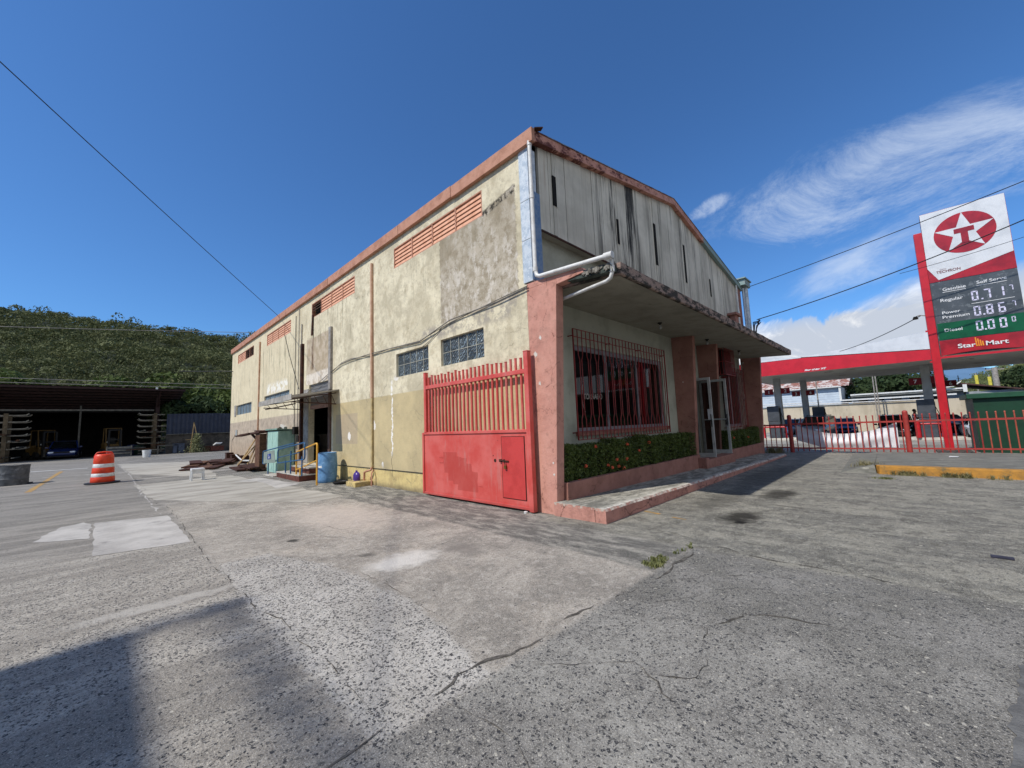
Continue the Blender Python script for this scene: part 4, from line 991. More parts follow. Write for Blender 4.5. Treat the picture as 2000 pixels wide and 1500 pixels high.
# shop room behind the window: tube lamp, counter, shelf
M_tube = bpy.data.materials.new('lit_tube'); M_tube.use_nodes = True
_t = M_tube.node_tree.nodes['Principled BSDF']; _t.inputs['Emission Color'].default_value = (1, 1, 1, 1); _t.inputs['Emission Strength'].default_value = 6
mb = MB(); mb.cyl((2.0, 2.6, 2.88), (3.6, 2.6, 2.88), 0.025, n=8); mb.build('ceiling_tube', M_tube, B)
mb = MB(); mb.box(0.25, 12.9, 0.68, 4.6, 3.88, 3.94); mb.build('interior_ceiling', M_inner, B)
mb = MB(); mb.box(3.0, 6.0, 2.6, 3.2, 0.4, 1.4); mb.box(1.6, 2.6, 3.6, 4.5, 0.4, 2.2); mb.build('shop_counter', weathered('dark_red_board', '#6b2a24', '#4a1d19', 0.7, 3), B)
M_letter = weathered('white_lettering', '#e8e8e4', '#d8d8d4', 0.6, 9, bmp=0)
M_letterw = weathered('faded_lettering', '#b9b4ae', '#8a8580', 0.6, 30)
text_mesh('TORNADO', 0.16, M_letterw, 'window_lettering', B, (1.72, 0.515, 2.0), (1, 0, 0.02), (0, 0, 1), 0.001, 0.003, width=0.72)
mb = MB()
for t0 in np.linspace(0.6, 1.35, 12): pass
mb.tube([(1.66+0.14*(1-math.cos(t)), 0.515, 2.05+0.34*math.sin(t)) for t in np.linspace(-1.25, 0.9, 14)], 0.006, n=5); mb.build('window_lettering', M_letterw, B)

# ------------------------------------------------------------------ red metal gate against the wall
def gate_mat():
    m, nt, bs = new_mat('gate_paint'); P = nt.coord(); s = nt.sep(P)
    n1 = nt.noise(P, 2.0, 6, 0.6); n2 = nt.noise(P, 9, 6, 0.7); rg = nt.noise(nt.scale(P, (1, 0.5, 2.5)), 2.0, 5, 0.6)
    c = nt.mix(nt.ss(n1, 0.36, 0.66), hexc('#c54b43'), hexc('#cf655d'))
    c = nt.mix(nt.ss(n2, 0.58, 0.72, 0, 0.5), c, hexc('#a83a37'))
    # overpainted patch in stepped strokes
    yq = nt.m('SNAP', nt.add(s[1], nt.mul(rg, 0.12)), 0.16); zq = nt.m('SNAP', s[2], 0.11)
    a = nt.m('POWER', nt.mul(nt.sub(yq, nt.lin(s[2], 0.2, 1.0, 2.1, 2.75)), 1/0.55), 2.0); b = nt.m('POWER', nt.mul(nt.sub(zq, 0.52), 1/0.42), 2.0)
    pm = nt.m('LESS_THAN', nt.add(nt.add(a, b), nt.mul(rg, 0.5)), 1.15)
    c = nt.mix(nt.mul(pm, 0.55), c, hexc('#a5382f'))
    c = nt.mix(nt.mul(nt.ss(nt.noise(nt.scale(P, (1, 5, 0.6)), 1.6, 7, 0.72), 0.54, 0.66), 0.4), c, hexc('#b98078'))
    c = nt.mix(nt.ss(s[2], 0.16, 0.02, 0, 0.5), c, hexc('#8c3a34'))
    rs = nt.noise(P, 6, 7, 0.75); c = nt.mix(nt.ss(rs, 0.68, 0.74), c, hexc('#5d2b22'))
    nt.put(bs.inputs['Base Color'], c); bs.inputs['Roughness'].default_value = 0.45; bs.inputs['Specular IOR Level'].default_value = 0.4
    bump(nt, bs, nt.add(n1, nt.mul(n2, 0.3)), 0.012, 0.35); return m
M_gate = gate_mat()
G = thing('metal_gate', 'red metal gate with solid lower panel and upright pipes against the cream wall', 'gate', (-0.12, 2.0, 0))
mb = MB(); mb.box(-0.125, -0.115, 0.46, 3.74, 0.05, 1.42); mb.build('panel', M_gate, G)
mb = MB()
mb.box(-0.15, -0.09, 0.46, 3.68, 2.42, 2.50); mb.box(-0.15, -0.10, 0.46, 3.72, 1.375, 1.43); mb.box(-0.15, -0.10, 0.46, 3.72, 0.04, 0.09); mb.box(-0.155, -0.095, 3.72, 3.78, 0.04, 1.42)
mb.build('frame', M_gate, G, bevel=0.006)
mb = MB(); mb.box(-0.17, -0.07, 0.36, 0.46, 0.02, 2.80); mb.box(-0.175, -0.065, 0.355, 0.465, 2.80, 2.82); mb.build('post', M_gate, G, bevel=0.008)
mb = MB(); mb.box(-0.16, -0.08, 3.60, 3.68, 1.42, 2.80); mb.box(-0.165, -0.075, 3.595, 3.685, 2.80, 2.815); mb.build('post', M_gate, G, bevel=0.008)
nb = 24
for i in range(nb):
    y = 0.58+(3.54-0.58)*i/(nb-1)
    mb = MB(); zt = 2.70+random.uniform(-.02, .03); mb.cyl((-0.105, y, 1.42), (-0.105, y, zt), 0.025, n=10); mb.cyl((-0.105, y, zt), (-0.105, y, zt+0.012), 0.030, n=10)
    mb.build('bar', M_gate, G, smooth=40)
fr = MB(); fr.box(-0.136, -0.128, 0.56, 1.13, 0.20, 1.30); D = fr.build('wicket_door', weathered('gate_paint_fresh', '#cc4440', '#c03c38', 0.45, 4, spec=0.4), G, bevel=0.003)
mb = MB()
for (a, b, c_, d) in ((0.545, 0.558, 0.19, 1.31), (1.132, 1.142, 0.19, 1.31), (0.558, 1.132, 0.19, 0.198), (0.558, 1.132, 1.302, 1.31)): mb.box(-0.132, -0.1255, a, b, c_, d)
mb.build('gap', M_dark, D)
mb = MB(); mb.cyl((-0.15, 0.95, 0.86), (-0.15, 1.18, 0.87), 0.012, n=8); mb.box(-0.16, -0.136, 1.05, 1.09, 0.84, 0.89); mb.box(-0.16, -0.127, 1.15, 1.19, 0.84, 0.89); mb.tube([(-0.15, 1.02, 0.87), (-0.17, 1.02, 0.83), (-0.17, 1.02, 0.80)], 0.006); LT = mb.build('latch', M_rusty, D)
mb = MB(); mb.tube([(-0.16, 1.04, 0.78), (-0.16, 1.04, 0.80), (-0.16, 1.03, 0.815), (-0.16, 1.01, 0.80), (-0.16, 1.01, 0.78)], 0.005); mb.box(-0.175, -0.15, 1.0, 1.05, 0.72, 0.78); mb.build('padlock', weathered('brass', '#8d7340', '#5c4a2c', 0.4, 10, metal=0.8), D, bevel=0.005)
mb = MB(); mb.cyl((-0.127, 1.33, 0.86), (-0.122, 1.33, 0.86), 0.035, n=7); mb.cyl((-0.127, 1.38, 0.95), (-0.122, 1.38, 0.95), 0.012, n=6); mb.build('rusty_hole', M_rusty, G)

# ------------------------------------------------------------------ hedges in the planters
M_hedge = leaf_mat('hedge_leaf', '#374a22', '#69763c', 0.25, 0.35)
M_flower = leaf_mat('red_flower', '#d2452f', '#e0714f', 0.2)
def leaf_box(name, x0, x1, y0, y1, z0, z1, n, mat, size=0.032, seed=1):
    rnd = random.Random(seed); vs = []; fs = []
    for _ in range(n):
        x = rnd.uniform(x0, x1); top = z1+0.16*mnoise.noise(Vector((x*1.6, 0, seed)))+0.12*mnoise.noise(Vector((x*6, 0, seed)))+0.08*mnoise.noise(Vector((x*17, 0, seed)))
        q = rnd.random()
        if q < 0.55: y = y0+abs(rnd.gauss(0, 0.05))-0.03+0.11*mnoise.noise(Vector((x*4, 2, rnd.random()*0.3+seed)))
        else: y = rnd.uniform(y0, y1)
        z = rnd.uniform(z0, top) if q < 0.6 else top-abs(rnd.gauss(0, 0.06))
        p = Vector((x, y, z)); d = Vector((rnd.gauss(0, 1), rnd.gauss(-0.5, 1), rnd.gauss(0.5, 1))).normalized(); s_ = size*rnd.uniform(0.6, 1.3)
        u = d.orthogonal().normalized(); u = (Matrix.Rotation(rnd.uniform(0, 6.28), 3, d) @ u); w = d.cross(u)*0.42
        o = len(vs); vs += [p-u*s_, p+w*s_, p+u*s_, p-w*s_]; fs.append((o, o+1, o+2, o+3))
    mb = MB(); mb.v = [tuple(v) for v in vs]; mb.f = fs
    me = bpy.data.meshes.new(name); me.from_pydata(mb.v, [], mb.f); me.materials.append(mat)
    o = bpy.data.objects.new(name, me); col.objects.link(o); return o
def hedge(x0, x1, z0, z1, label, flowers, seed):
    H = thing('hedge', label, 'hedge', ((x0+x1)/2, 0.2, z0), group='hedges in the front planters')
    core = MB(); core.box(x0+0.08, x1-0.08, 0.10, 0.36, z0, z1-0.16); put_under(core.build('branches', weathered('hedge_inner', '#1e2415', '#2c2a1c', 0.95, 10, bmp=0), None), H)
    f = leaf_box('foliage', x0, x1, 0.02, 0.40, z0+0.0, z1, int((x1-x0)*4200), M_hedge, 0.027, seed); put_under(f, H)
    for (x, z) in flowers:
        mb = MB(); rnd = random.Random(int(x*100))
        for _ in range(26):
            d = Vector((rnd.gauss(0, 1), rnd.gauss(-0.6, 0.8), rnd.gauss(0.2, 1))).normalized(); c = Vector((x, -0.04, z))+d*0.032; u = d.orthogonal().normalized()*0.014; w = d.cross(u)
            mb.raw([c-u, c+w, c+u, c-w], [(0, 1, 2, 3)])
        put_under(mb.build('flower', M_flower), H)
hedge(0.22, 6.2, 0.42, 1.08, 'long green hedge with red flowers under the large grilled window', [(0.85, 0.72), (1.6, 0.66), (1.95, 0.74), (2.0, 0.60), (1.75, 0.60), (1.2, 1.05), (2.4, 1.02), (2.35, 0.72), (0.62, 0.48), (0.95, 0.45), (2.2, 0.55), (3.4, 1.0), (2.9, 0.85)], 3)
hedge(8.5, 13.1, 0.36, 0.98, 'shorter dark green hedge between the open front doors and the end wall', [(9.6, 0.8), (11.3, 0.75)], 5)
o = grass_tuft('plant', [(0.55, -0.14), (0.6, -0.16), (0.5, -0.13)], 120, 0.16, M_dry, 0.05); tag(o, 'small withered plant growing over the pink planter edge near the corner fin', 'plant')
o = grass_tuft('plant', [(13.5, -0.35), (13.7, -0.5), (13.6, -0.2)], 420, 0.35, M_dry, 0.12); tag(o, 'dry shrubby plant between the end wall and the red fence', 'plant')

# ------------------------------------------------------------------ things by the side door
M_wood = weathered('weathered_wood', '#6f4f3a', '#4b3325', 0.85, 3, stretch=(1, 6, 3), c3='#8b6a50', lo3=0.58, hi3=0.7)
M_conc = weathered('pale_concrete', '#c9c3b7', '#a9a297', 0.9, 4, c3='#857e73', lo3=0.58, hi3=0.7)
M_riser = weathered('brown_riser', '#6d3f33', '#523027', 0.8, 6)
S = thing('entry_steps', 'two low concrete steps with brown risers below the side doorway', 'steps', (-0.6, 10.6, 0))
mb = MB(); mb.box(-1.00, -0.02, 9.55, 11.95, -0.03, 0.175); mb.build('step', M_riser, S, bevel=0.01)
mb = MB(); mb.box(-1.01, -0.02, 9.54, 11.96, 0.175, 0.205); mb.build('tread', M_conc, S)
mb = MB(); mb.box(-0.68, -0.02, 9.62, 11.5, 0.205, 0.375); mb.build('step', M_riser, S, bevel=0.01)
mb = MB(); mb.box(-0.69, -0.02, 9.61, 11.51, 0.375, 0.405); mb.build('tread', M_conc, S)
mb = MB(); mb.box(-1.1, -0.02, 11.97, 13.25, -0.03, 0.05); put_under(mb.build('ramp', M_conc), S)
M_yellow = weathered('yellow_pipe_paint', '#dda63c', '#c48f35', 0.45, 8, spec=0.4)
M_bluep = weathered('blue_pipe_paint', '#1f4f7c', '#2a5d84', 0.45, 8, spec=0.4)
R_ = thing('handrail', 'yellow pipe handrail beside the entry steps and the blue barrel', 'handrail', (-0.95, 9.6, 0))
def round_pts(pts, r=0.08, n=5):
    out = [Vector(pts[0])]
    for i in range(1, len(pts)-1):
        a, b, c = Vector(pts[i-1]), Vector(pts[i]), Vector(pts[i+1]); d1 = (a-b).normalized()*r; d2 = (c-b).normalized()*r
        for k in range(n+1):
            t = k/n; out.append((b+d1)*(1-t)**2+b*2*t*(1-t)+(b+d2)*t*t)
    out.append(Vector(pts[-1])); return out
mb = MB(); mb.tube(round_pts([(-0.95, 9.98, 0.20), (-0.95, 9.98, 0.92), (-0.62, 9.98, 1.22), (-0.1, 9.98, 1.24), (-0.1, 9.98, 0.41)][:2]+[(-0.95, 8.15, 1.22), (-0.95, 8.15, 0.0)]), 0.026, n=10)
mb.build('top_rail', M_yellow, R_, smooth=50)
mb = MB(); mb.tube([(-0.95, 9.98, 0.36), (-0.95, 9.62, 0.42), (-0.95, 8.15, 0.72)], 0.022, n=8); mb.build('lower_rail', M_yellow, R_, smooth=50)
mb = MB(); mb.cyl((-0.95, 9.60, 0.0), (-0.95, 9.60, 0.42), 0.024, n=10); mb.build('post', M_yellow, R_, smooth=50)
R2 = thing('ramp_railing', 'blue pipe railing with a blue wheelchair symbol board beside the mint box', 'railing', (-0.98, 12, 0))
mb = MB(); mb.tube(round_pts([(-0.98, 10.15, 1.21), (-0.98, 13.85, 0.88), (-0.98, 13.85, 0.40), (-0.98, 13.4, 0.42)], 0.1), 0.022, n=9); mb.build('top_rail', M_bluep, R2, smooth=50)
mb = MB(); pl = [(-0.98, 11.9, 0.52), (-0.98, 11.9, 0.98), (-0.98, 9.1, 1.24), (-0.98, 9.1, 0.72), (-0.98, 11.9, 0.50)]
mb.tube(round_pts(pl, 0.12), 0.022, n=9); mb.tube([(-0.98, 11.8, 0.70), (-0.98, 9.6, 0.92)], 0.016, n=8); mb.build('loop_rail', M_bluep, R2, smooth=50)
for y, zt in ((13.1, 0.5), (11.0, 0.62), (10.45, 0.95), (9.35, 0.8)):
    mb = MB(); mb.cyl((-0.98, y, 0.0 if y > 13.1 else (0.0 if y > 13 else 0.2)), (-0.98, y, zt), 0.022, n=8); mb.build('post', M_bluep, R2, smooth=50)
mb = MB(); mb.prism([(13.6, 0.42), (13.55, 0.86), (12.2, 0.96), (12.05, 0.52)], 0, -1.03, -1.015); SB = mb.build('sign_board', weathered('grey_green_board', '#8f9a90', '#7d887f', 0.6, 4), R2, bevel=0.004)
mb = MB(); mb.prism([(13.02, 0.60), (13.0, 0.80), (12.58, 0.83), (12.6, 0.63)], 0, -1.036, -1.031); mb.build('symbol_panel', weathered('blue_panel', '#23408f', '#1c3577', 0.5, 8, bmp=0), SB)
mb = MB(); cy, cz = 12.80, 0.70
mb.tube([(-1.04, cy+0.05*math.cos(t), cz-0.01+0.045*math.sin(t)) for t in np.linspace(2.2, 6.4, 12)], 0.007, n=5); mb.tube([(-1.04, cy+0.02, cz+0.07), (-1.04, cy+0.005, cz+0.0), (-1.04, cy-0.05, cz), (-1.04, cy-0.08, cz-0.045)], 0.008, n=5); mb.cyl((-1.042, cy+0.022, cz+0.09), (-1.036, cy+0.022, cz+0.09), 0.013, n=8)
mb.build('wheelchair_symbol', M_letter, SB)
# mint cabinet
M_mint = weathered('mint_paint', '#a9cabb', '#93b5a7', 0.7, 5, c3='#6f9184', lo3=0.6, hi3=0.72, stretch=(1, 3, 0.7))
K = thing('utility_cabinet', 'tall mint green cabinet with a flat lid standing against the wall', 'cabinet', (-0.35, 12.9, 0))
mb = MB(); mb.box(-0.62, -0.02, 13.30, 14.75, 0.02, 1.66); mb.build('body', M_mint, K, bevel=0.01)
mb = MB(); mb.obox((-0.33, 14.0, 1.705), (0.36, 0, -0.03), (0, 0.82, 0.0), (0.003, 0, 0.03)); mb.build('lid', weathered('green_grey_lid', '#7f9a8c', '#5f776b', 0.7, 5), K, bevel=0.006)
mb = MB(); mb.box(-0.626, -0.621, 13.36, 14.0, 0.12, 1.58); mb.box(-0.626, -0.621, 14.04, 14.7, 0.12, 1.58); mb.build('door', M_mint, K)
o = MB(); o.obox((-0.3, 13.75, 1.83), (0.03, 0.36, 0.06), (0.06, 0, 0), (0, -0.01, 0.05)); tag(o.build('wood_log', M_conc, bevel=0.01), 'pale rough log lying on the lid of the mint cabinet', 'log')
o = MB(); o.obox((-0.3, 14.3, 1.77), (0.05, 0.3, -0.02), (0.05, 0, 0), (0, 0, 0.03)); tag(o.build('plank', M_wood), 'dark plank end lying on the lid of the mint cabinet', 'plank')
# barrel
M_barrel = weathered('blue_plastic', '#6a98c4', '#5582ad', 0.5, 6, spec=0.4, c3='#8fb6da', lo3=0.56, hi3=0.7, sc3=9)
Bq = thing('barrel', 'blue plastic barrel with open top standing by the entry steps', 'barrel', (-0.49, 8.62, 0))
r = 0.29
prof = [(0.0, 0.0), (0.24, 0.0), (0.265, 0.02), (0.28, 0.12), (0.292, 0.24), (0.288, 0.27), (0.292, 0.30), (0.297, 0.42), (0.297, 0.52), (0.292, 0.62), (0.287, 0.65), (0.291, 0.68), (0.283, 0.80), (0.272, 0.87), (0.276, 0.90), (0.262, 0.905), (0.25, 0.88), (0.25, 0.4), (0.0, 0.4)]
mb = MB(); mb.lathe(prof, (-0.49, 8.62, 0), 40); mb.build('body', M_barrel, Bq, smooth=50)
mb = MB(); mb.lathe([(0.0, 0.405), (0.249, 0.405)], (-0.49, 8.62, 0), 24); mb.build('contents', M_dark, Bq)
mb = MB(); 
for k in range(5):
    t0 = math.radians(196+k*5); t1 = math.radians(201+k*5); rr = 0.2985; mb.quad(*[(-0.49+rr*math.cos(t), 8.62+rr*math.sin(t), z) for t, z in ((t0, .46), (t1, .46), (t1, .52), (t0, .52))])
mb.build('sticker', M_letter, Bq)
# plinth, jug, dish
mb = MB(); mb.box(-0.52, -0.01, 6.55, 7.15, -0.02, 0.13); tag(mb.build('concrete_block', weathered('yellow_block', '#cfb678', '#a3906a', 0.9, 5, c3='#857a66', lo3=0.55, hi3=0.66), bevel=0.02), 'low yellowish concrete block at the foot of the wall', 'block')
J = thing('jug', 'small purple plastic jug with handle standing on the yellowish block', 'jug', (-0.27, 7.0, 0.13))
M_purple = weathered('purple_plastic', '#4b2a86', '#3c2170', 0.35, 9, spec=0.5, bmp=0)
mb = MB(); mb.lathe([(0, 0), (0.115, 0), (0.125, 0.02), (0.125, 0.15), (0.10, 0.20), (0.045, 0.245), (0.03, 0.25)], (-0.27, 7.0, 0.13), 20, 0.7, 1.1); mb.build('body', M_purple, J, smooth=50)
mb = MB(); mb.tube(round_pts([(-0.27, 6.97, 0.36), (-0.27, 6.86, 0.35), (-0.27, 6.85, 0.22), (-0.27, 6.90, 0.20)], 0.04), 0.014, n=8); mb.build('handle', M_purple, J, smooth=50)
mb = MB(); mb.cyl((-0.27, 7.02, 0.37), (-0.27, 7.02, 0.41), 0.028, n=12); mb.build('cap', M_purple, J, smooth=40)
mb = MB(); mb.lathe([(0, 0.0), (0.17, 0.0), (0.21, 0.03), (0.215, 0.07), (0.18, 0.085), (0.16, 0.06), (0, 0.06)], (-0.42, 7.75, 0), 26); tag(mb.build('dish', M_black, smooth=50), 'flat round black dish on the ground right of the blue barrel', 'dish')
o = MB(); o.lathe([(0, 0), (0.03, 0), (0.035, 0.03), (0, 0.04)], (-0.2, 0.52, 0.0), 8); tag(o.build('stone', M_letter, smooth=50), 'small white stone lying under the corner of the red gate', 'stone')
# work table of old boards and leaning poles
T = thing('timber_shelter', 'rough rusty brown bench top on a thick post left of the mint cabinet', 'workbench', (-0.6, 17.5, 0))
mb = MB()
mb.obox((-0.6, 16.6, 1.63), (0, 1.75, -0.04), (0.32, 0, 0.02), (0, 0.0, 0.035)); mb.obox((-0.85, 17.6, 1.57), (0, 1.25, -0.05), (0.14, 0, 0), (0, 0, 0.03)); mb.obox((-0.3, 16.2, 1.70), (0, 1.3, 0.03), (0.2, 0, 0), (0, 0, 0.03)); mb.build('top', M_rusty, T)
mb = MB(); mb.box(-0.85, -0.6, 15.0, 15.7, 0.0, 1.58); mb.build('post', M_wood, T, bevel=0.01)
mb = MB(); mb.box(-0.4, -0.3, 14.95, 15.15, 0.0, 1.62); mb.build('post', M_wood, T); mb = MB(); mb.box(-0.2, -0.12, 18.0, 18.15, 0.0, 1.56); mb.build('post', M_wood, T)
mb = MB(); mb.beam((-0.7, 15.7, 1.25), (-0.7, 17.0, 1.58), 0.05, 0.1); mb.build('brace', M_rusty, T)
M_pole = weathered('pale_timber', '#c7a877', '#a4865b', 0.8, 6)
poles = [((-0.75, 19.4, 0.1), (-0.04, 17.7, 1.5)), ((-0.6, 19.9, 0.1), (-0.04, 18.8, 1.55)), ((-0.5, 18.7, 0.1), (-0.04, 18.3, 1.5)), ((-0.45, 18.2, 0.1), (-0.04, 18.1, 1.5))]
P0 = None
for i, (a, b) in enumerate(poles):
    mb = MB(); mb.beam(a, b, 0.045, 0.045); tag(mb.build('timber_pole', M_pole), ['leftmost pale pole leaning on the wall below the bench top', 'second pale pole leaning on the wall below the bench top', 'third pale pole, nearly upright, against the wall below the bench top', 'rightmost pale pole, closest to the thick bench post'][i], 'pole', 'pale poles leaning on the wall')
for i, (y, h) in enumerate(((24.6, 0.42), (23.2, 0.36), (20.9, 0.38))):
    zg = gz(0, y); mb = MB(); mb.box(-0.35, -0.05, y-0.22, y+0.22, zg, zg+h); mb.box(-0.37, -0.03, y-0.26, y+0.26, zg+h, zg+h+0.04)
    tag(mb.build('wooden_block', M_rusty, bevel=0.01), ['dark square block at the far end of the wall foot', 'middle dark square block at the wall foot', 'dark square block at the wall foot, nearest the leaning poles'][i], 'block', 'dark blocks along the wall foot')
mb = MB(); mb.tube([(-0.5, 21.2, 0.55), (-0.55, 20.2, 0.42), (-0.6, 19.2, 0.32), (-0.5, 18.2, 0.34)], 0.035, n=6); tag(mb.build('white_pipe', M_pvc, smooth=50), 'bent white plastic pipe lying along the wall foot', 'pipe')
# stacked brown boards on the ground
random.seed(21)
def boards(name, label, cx, cy, n, L, w, ang, zstep, spread):
    Tt = thing(name, label, 'boards', (cx, cy, gz(cx, cy)), group='old brown boards on the ground')
    for k in range(n):
        a = ang+random.uniform(-0.12, 0.12); d = Vector((math.cos(a), math.sin(a), random.uniform(-.01, .01))); s_ = Vector((-d.y, d.x, 0))
        c = Vector((cx, cy, gz(cx, cy)+0.05+zstep*(k//3)))+s_*spread*((k % 3)-1+random.uniform(-.2, .2))+d*random.uniform(-.5, .5)
        mb = MB(); mb.obox(c, d*L/2*random.uniform(.75, 1.1), s_*w/2, (0, 0, 0.03)); put_under(mb.build('board', M_wood if k % 4 == 1 else M_rusty), Tt)
boards('board_pile', 'low wide pile of rusty brown boards farthest along the wall', -1.35, 22.0, 9, 3.6, 0.5, math.radians(80), 0.055, 0.6)
boards('board_pile', 'brown boards lying nearest to the mint cabinet', -0.95, 16.4, 5, 2.8, 0.35, math.radians(88), 0.10, 0.32)
boards('board_pile', 'loose dark boards between the two larger piles', -1.9, 19.8, 3, 2.6, 0.4, math.radians(70), 0.06, 0.35)
# white stool on the ground (a square frame with opening)
p = Vector((-3.028, 13.689, 0.030))
St = thing('white_stool', 'small white plastic step stool alone on the concrete', 'stool', tuple(p))
M_whiteplast = weathered('white_plastic', '#e6e6e4', '#d3d2cf', 0.4, 8, bmp=0, spec=0.4)
x, y, z = p
for sx in (-0.16, 0.16):
    for sy in (-0.13, 0.13):
        mb = MB(); mb.beam((x+sx*1.1, y+sy*1.1, z), (x+sx*0.95, y+sy*0.95, z+0.36), 0.055, 0.055); put_under(mb.build('leg', M_whiteplast, bevel=0.008), St)
mb = MB(); mb.box(x-0.19, x+0.19, y-0.16, y+0.16, z+0.34, z+0.42); put_under(mb.build('seat', M_whiteplast, bevel=0.02), St)
mb = MB(); mb.box(x-0.16, x+0.16, y-0.135, y-0.12, z+0.24, z+0.34); put_under(mb.build('skirt', M_whiteplast), St)
# traffic drum
p = Vector((-5.372, 16.128, 0.049)); x, y, z = p
D_ = thing('traffic_drum', 'orange and white striped traffic drum on a black rubber base', 'traffic drum', (x, y, z))
M_or = weathered('orange_plastic', '#e8451f', '#d23c1c', 0.4, 6, spec=0.4, c3='#b5371c', lo3=0.62, hi3=0.75)
M_band = weathered('white_reflective', '#ecebe8', '#d2d1ce', 0.4, 8, spec=0.4, bmp=0)
mb = MB(); mb.lathe([(0, 0.0), (0.42, 0.0), (0.46, 0.02), (0.45, 0.045), (0.34, 0.06), (0, 0.06)], (x, y, z), 34, 1, 1); mb.build('base', M_black, D_, smooth=50)
segs = [(0.06, 0.315, 0.24, 0.305, M_or), (0.24, 0.300, 0.36, 0.293, M_band), (0.36, 0.29, 0.56, 0.28, M_or), (0.56, 0.275, 0.69, 0.268, M_band), (0.69, 0.267, 0.97, 0.255, M_or)]
for i, (z0, r0, z1, r1, mt) in enumerate(segs):
    mb = MB(); mb.lathe([(r0-0.008, z0), (r0, z0+0.012), (r1, z1-0.012), (r1-0.008, z1)], (x, y, z), 34); mb.build('band' if mt is M_band else 'drum_section', mt, D_, smooth=50)
mb = MB(); mb.lathe([(0.25, 0.96), (0.24, 1.0), (0.18, 1.03), (0.17, 0.98), (0, 0.97)], (x, y, z), 34, 1.0, 0.95); mb.build('top', M_or, D_, smooth=50)
mb = MB(); mb.tube([(x-0.22, y, z+1.0), (x-0.18, y, z+1.08), (x, y, z+1.10), (x+0.18, y, z+1.08), (x+0.22, y, z+1.0)], 0.022, n=8); mb.build('handle', M_or, D_, smooth=50)
# dark drum half full of rubble at the left edge
p = Vector((-7.831, 19.167, 0.073)); x, y, z = p
D2 = thing('dark_drum', 'dark grey dented drum with pale rim at the left edge', 'drum', (x, y, z))
mb = MB(); mb.lathe([(0, 0), (0.52, 0), (0.53, 0.03), (0.515, 0.25), (0.53, 0.28), (0.515, 0.31), (0.52, 0.5), (0.535, 0.54), (0.52, 0.57), (0.535, 0.86), (0.545, 0.90), (0.50, 0.90), (0.49, 0.7), (0, 0.7)], (x, y, z), 36, 1.0, 1.0); mb.v = [(x+0.13+(a_-x)*0.76, y+(b_-y)*0.76, z+(c_-z)*0.80) for a_, b_, c_ in mb.v]; mb.build('body', weathered('dark_grey_drum', '#5d5f62', '#47494c', 0.6, 5, c3='#7b7d80', lo3=0.56, hi3=0.68), D2, smooth=45)
mb = MB(); mb.lathe([(0.0, 0.70), (0.2, 0.71), (0.385, 0.70)], (x+0.13, y, z), 24); mb.build('contents', M_conc, D2)
mb = MB(); mb.box(x+0.45, x+0.62, y-0.15, y+0.1, z, z+0.05); mb.build('foot_flap', M_black, D2)
# small flat dark thing on the forecourt
p = Vector((1.003, -4.809, 0.000)); mb = MB(); mb.obox((p.x, p.y, 0.012), (0.0, 0.075, 0.0), (0.028, 0, 0), (0, 0, 0.010)); tag(mb.build('rubber_strip', weathered('slate_rubber', '#3c3c4c', '#323240', 0.8, 8), bevel=0.004), 'small flat dark blue grey strip lying on the concrete at the right', 'strip')

# ------------------------------------------------------------------ storage shed at the back of the yard
ZS = 0.2
M_shedroof = weathered('maroon_roof_sheet', '#2b2321', '#211b19', 0.7, 3, c3='#393230', lo3=0.56, hi3=0.7)
M_shedsteel = weathered('dark_red_steel', '#3a2422', '#2a1a18', 0.7, 4)
M_shedwall = weathered('shed_wall', '#23201e', '#191716', 0.9, 2)
M_gsteel = weathered('grey_steel', '#6b6860', '#524f49', 0.6, 4)
S = thing('open_shed', 'open fronted storage shed with dark maroon corrugated roof', 'shed', (-7, 47, ZS))
def corr(x0, x1, ya, za, yb, zb, step=0.22, amp=0.03, rows=1):
    mb = MB(); n = int((x1-x0)/step); vs = []
    for i in range(n+1):
        x = x0+(x1-x0)*i/n; d = amp*(1 if i % 2 else -1)
        vs += [(x, ya, za+d), (x, yb, zb+d)]
    mb.raw(vs, [(2*i, 2*i+1, 2*i+3, 2*i+2) for i in range(n)]); return mb
corr(-17, -0.4, 43.6, 6.15, 50.5, 4.75).build('roof', M_shedroof, S)
corr(-17.2, -1.2, 50.6, 5.0, 62, 4.2).build('roof', M_shedroof, S)
for k in range(9):
    t = k/8; mb = MB(); mb.box(-17, -0.4+(-0.12 if k else 0.0), 43.7+6.7*t, 43.8+6.7*t, 6.15-1.4*t-0.22, 6.15-1.4*t-0.05); mb.build('purlin', M_shedsteel, S)
mb = MB(); mb.box(-17, -2.4, 45.95, 46.07, 4.22, 4.36); mb.build('beam', M_gsteel, S)
mb = MB(); mb.box(-16, -4, 50.3, 50.4, 4.45, 4.62); mb.build('beam', weathered('lit_rusty_sheet', '#a5705c', '#7c4b3d', 0.7, 5), S)  # strip in a pale rust tone that paints in a sunlit roof beyond
for x in (-11.7, -2.15):
    mb = MB(); mb.box(x-0.14, x+0.14, 45.9, 46.2, ZS, 5.75); mb.beam((x, 46.0, 4.6), (x-0.0, 44.0, 5.9), 0.12, 0.2); mb.build('post', M_shedsteel, S)
mb = MB(); mb.box(-7.22, -7.1, 48.0, 48.12, ZS, 4.8); mb.build('post', M_gsteel, S)
mb = MB(); mb.box(-17, -1.5, 60.8, 61, 0, 4.28); mb.box(-1.6, -1.5, 50.6, 61, 0, 4.9); mb.box(-17, -1.0, 50.52, 50.6, 4.3, 5.1); mb.box(-17.1, -17, 46, 61, 0, 5.2); mb.build('wall', M_shedwall, S)
mb = MB(); mb.box(-2.5, -2.35, 43.6, 43.7, 6.05, 6.22); mb.build('roof_lamp', M_letter, S)
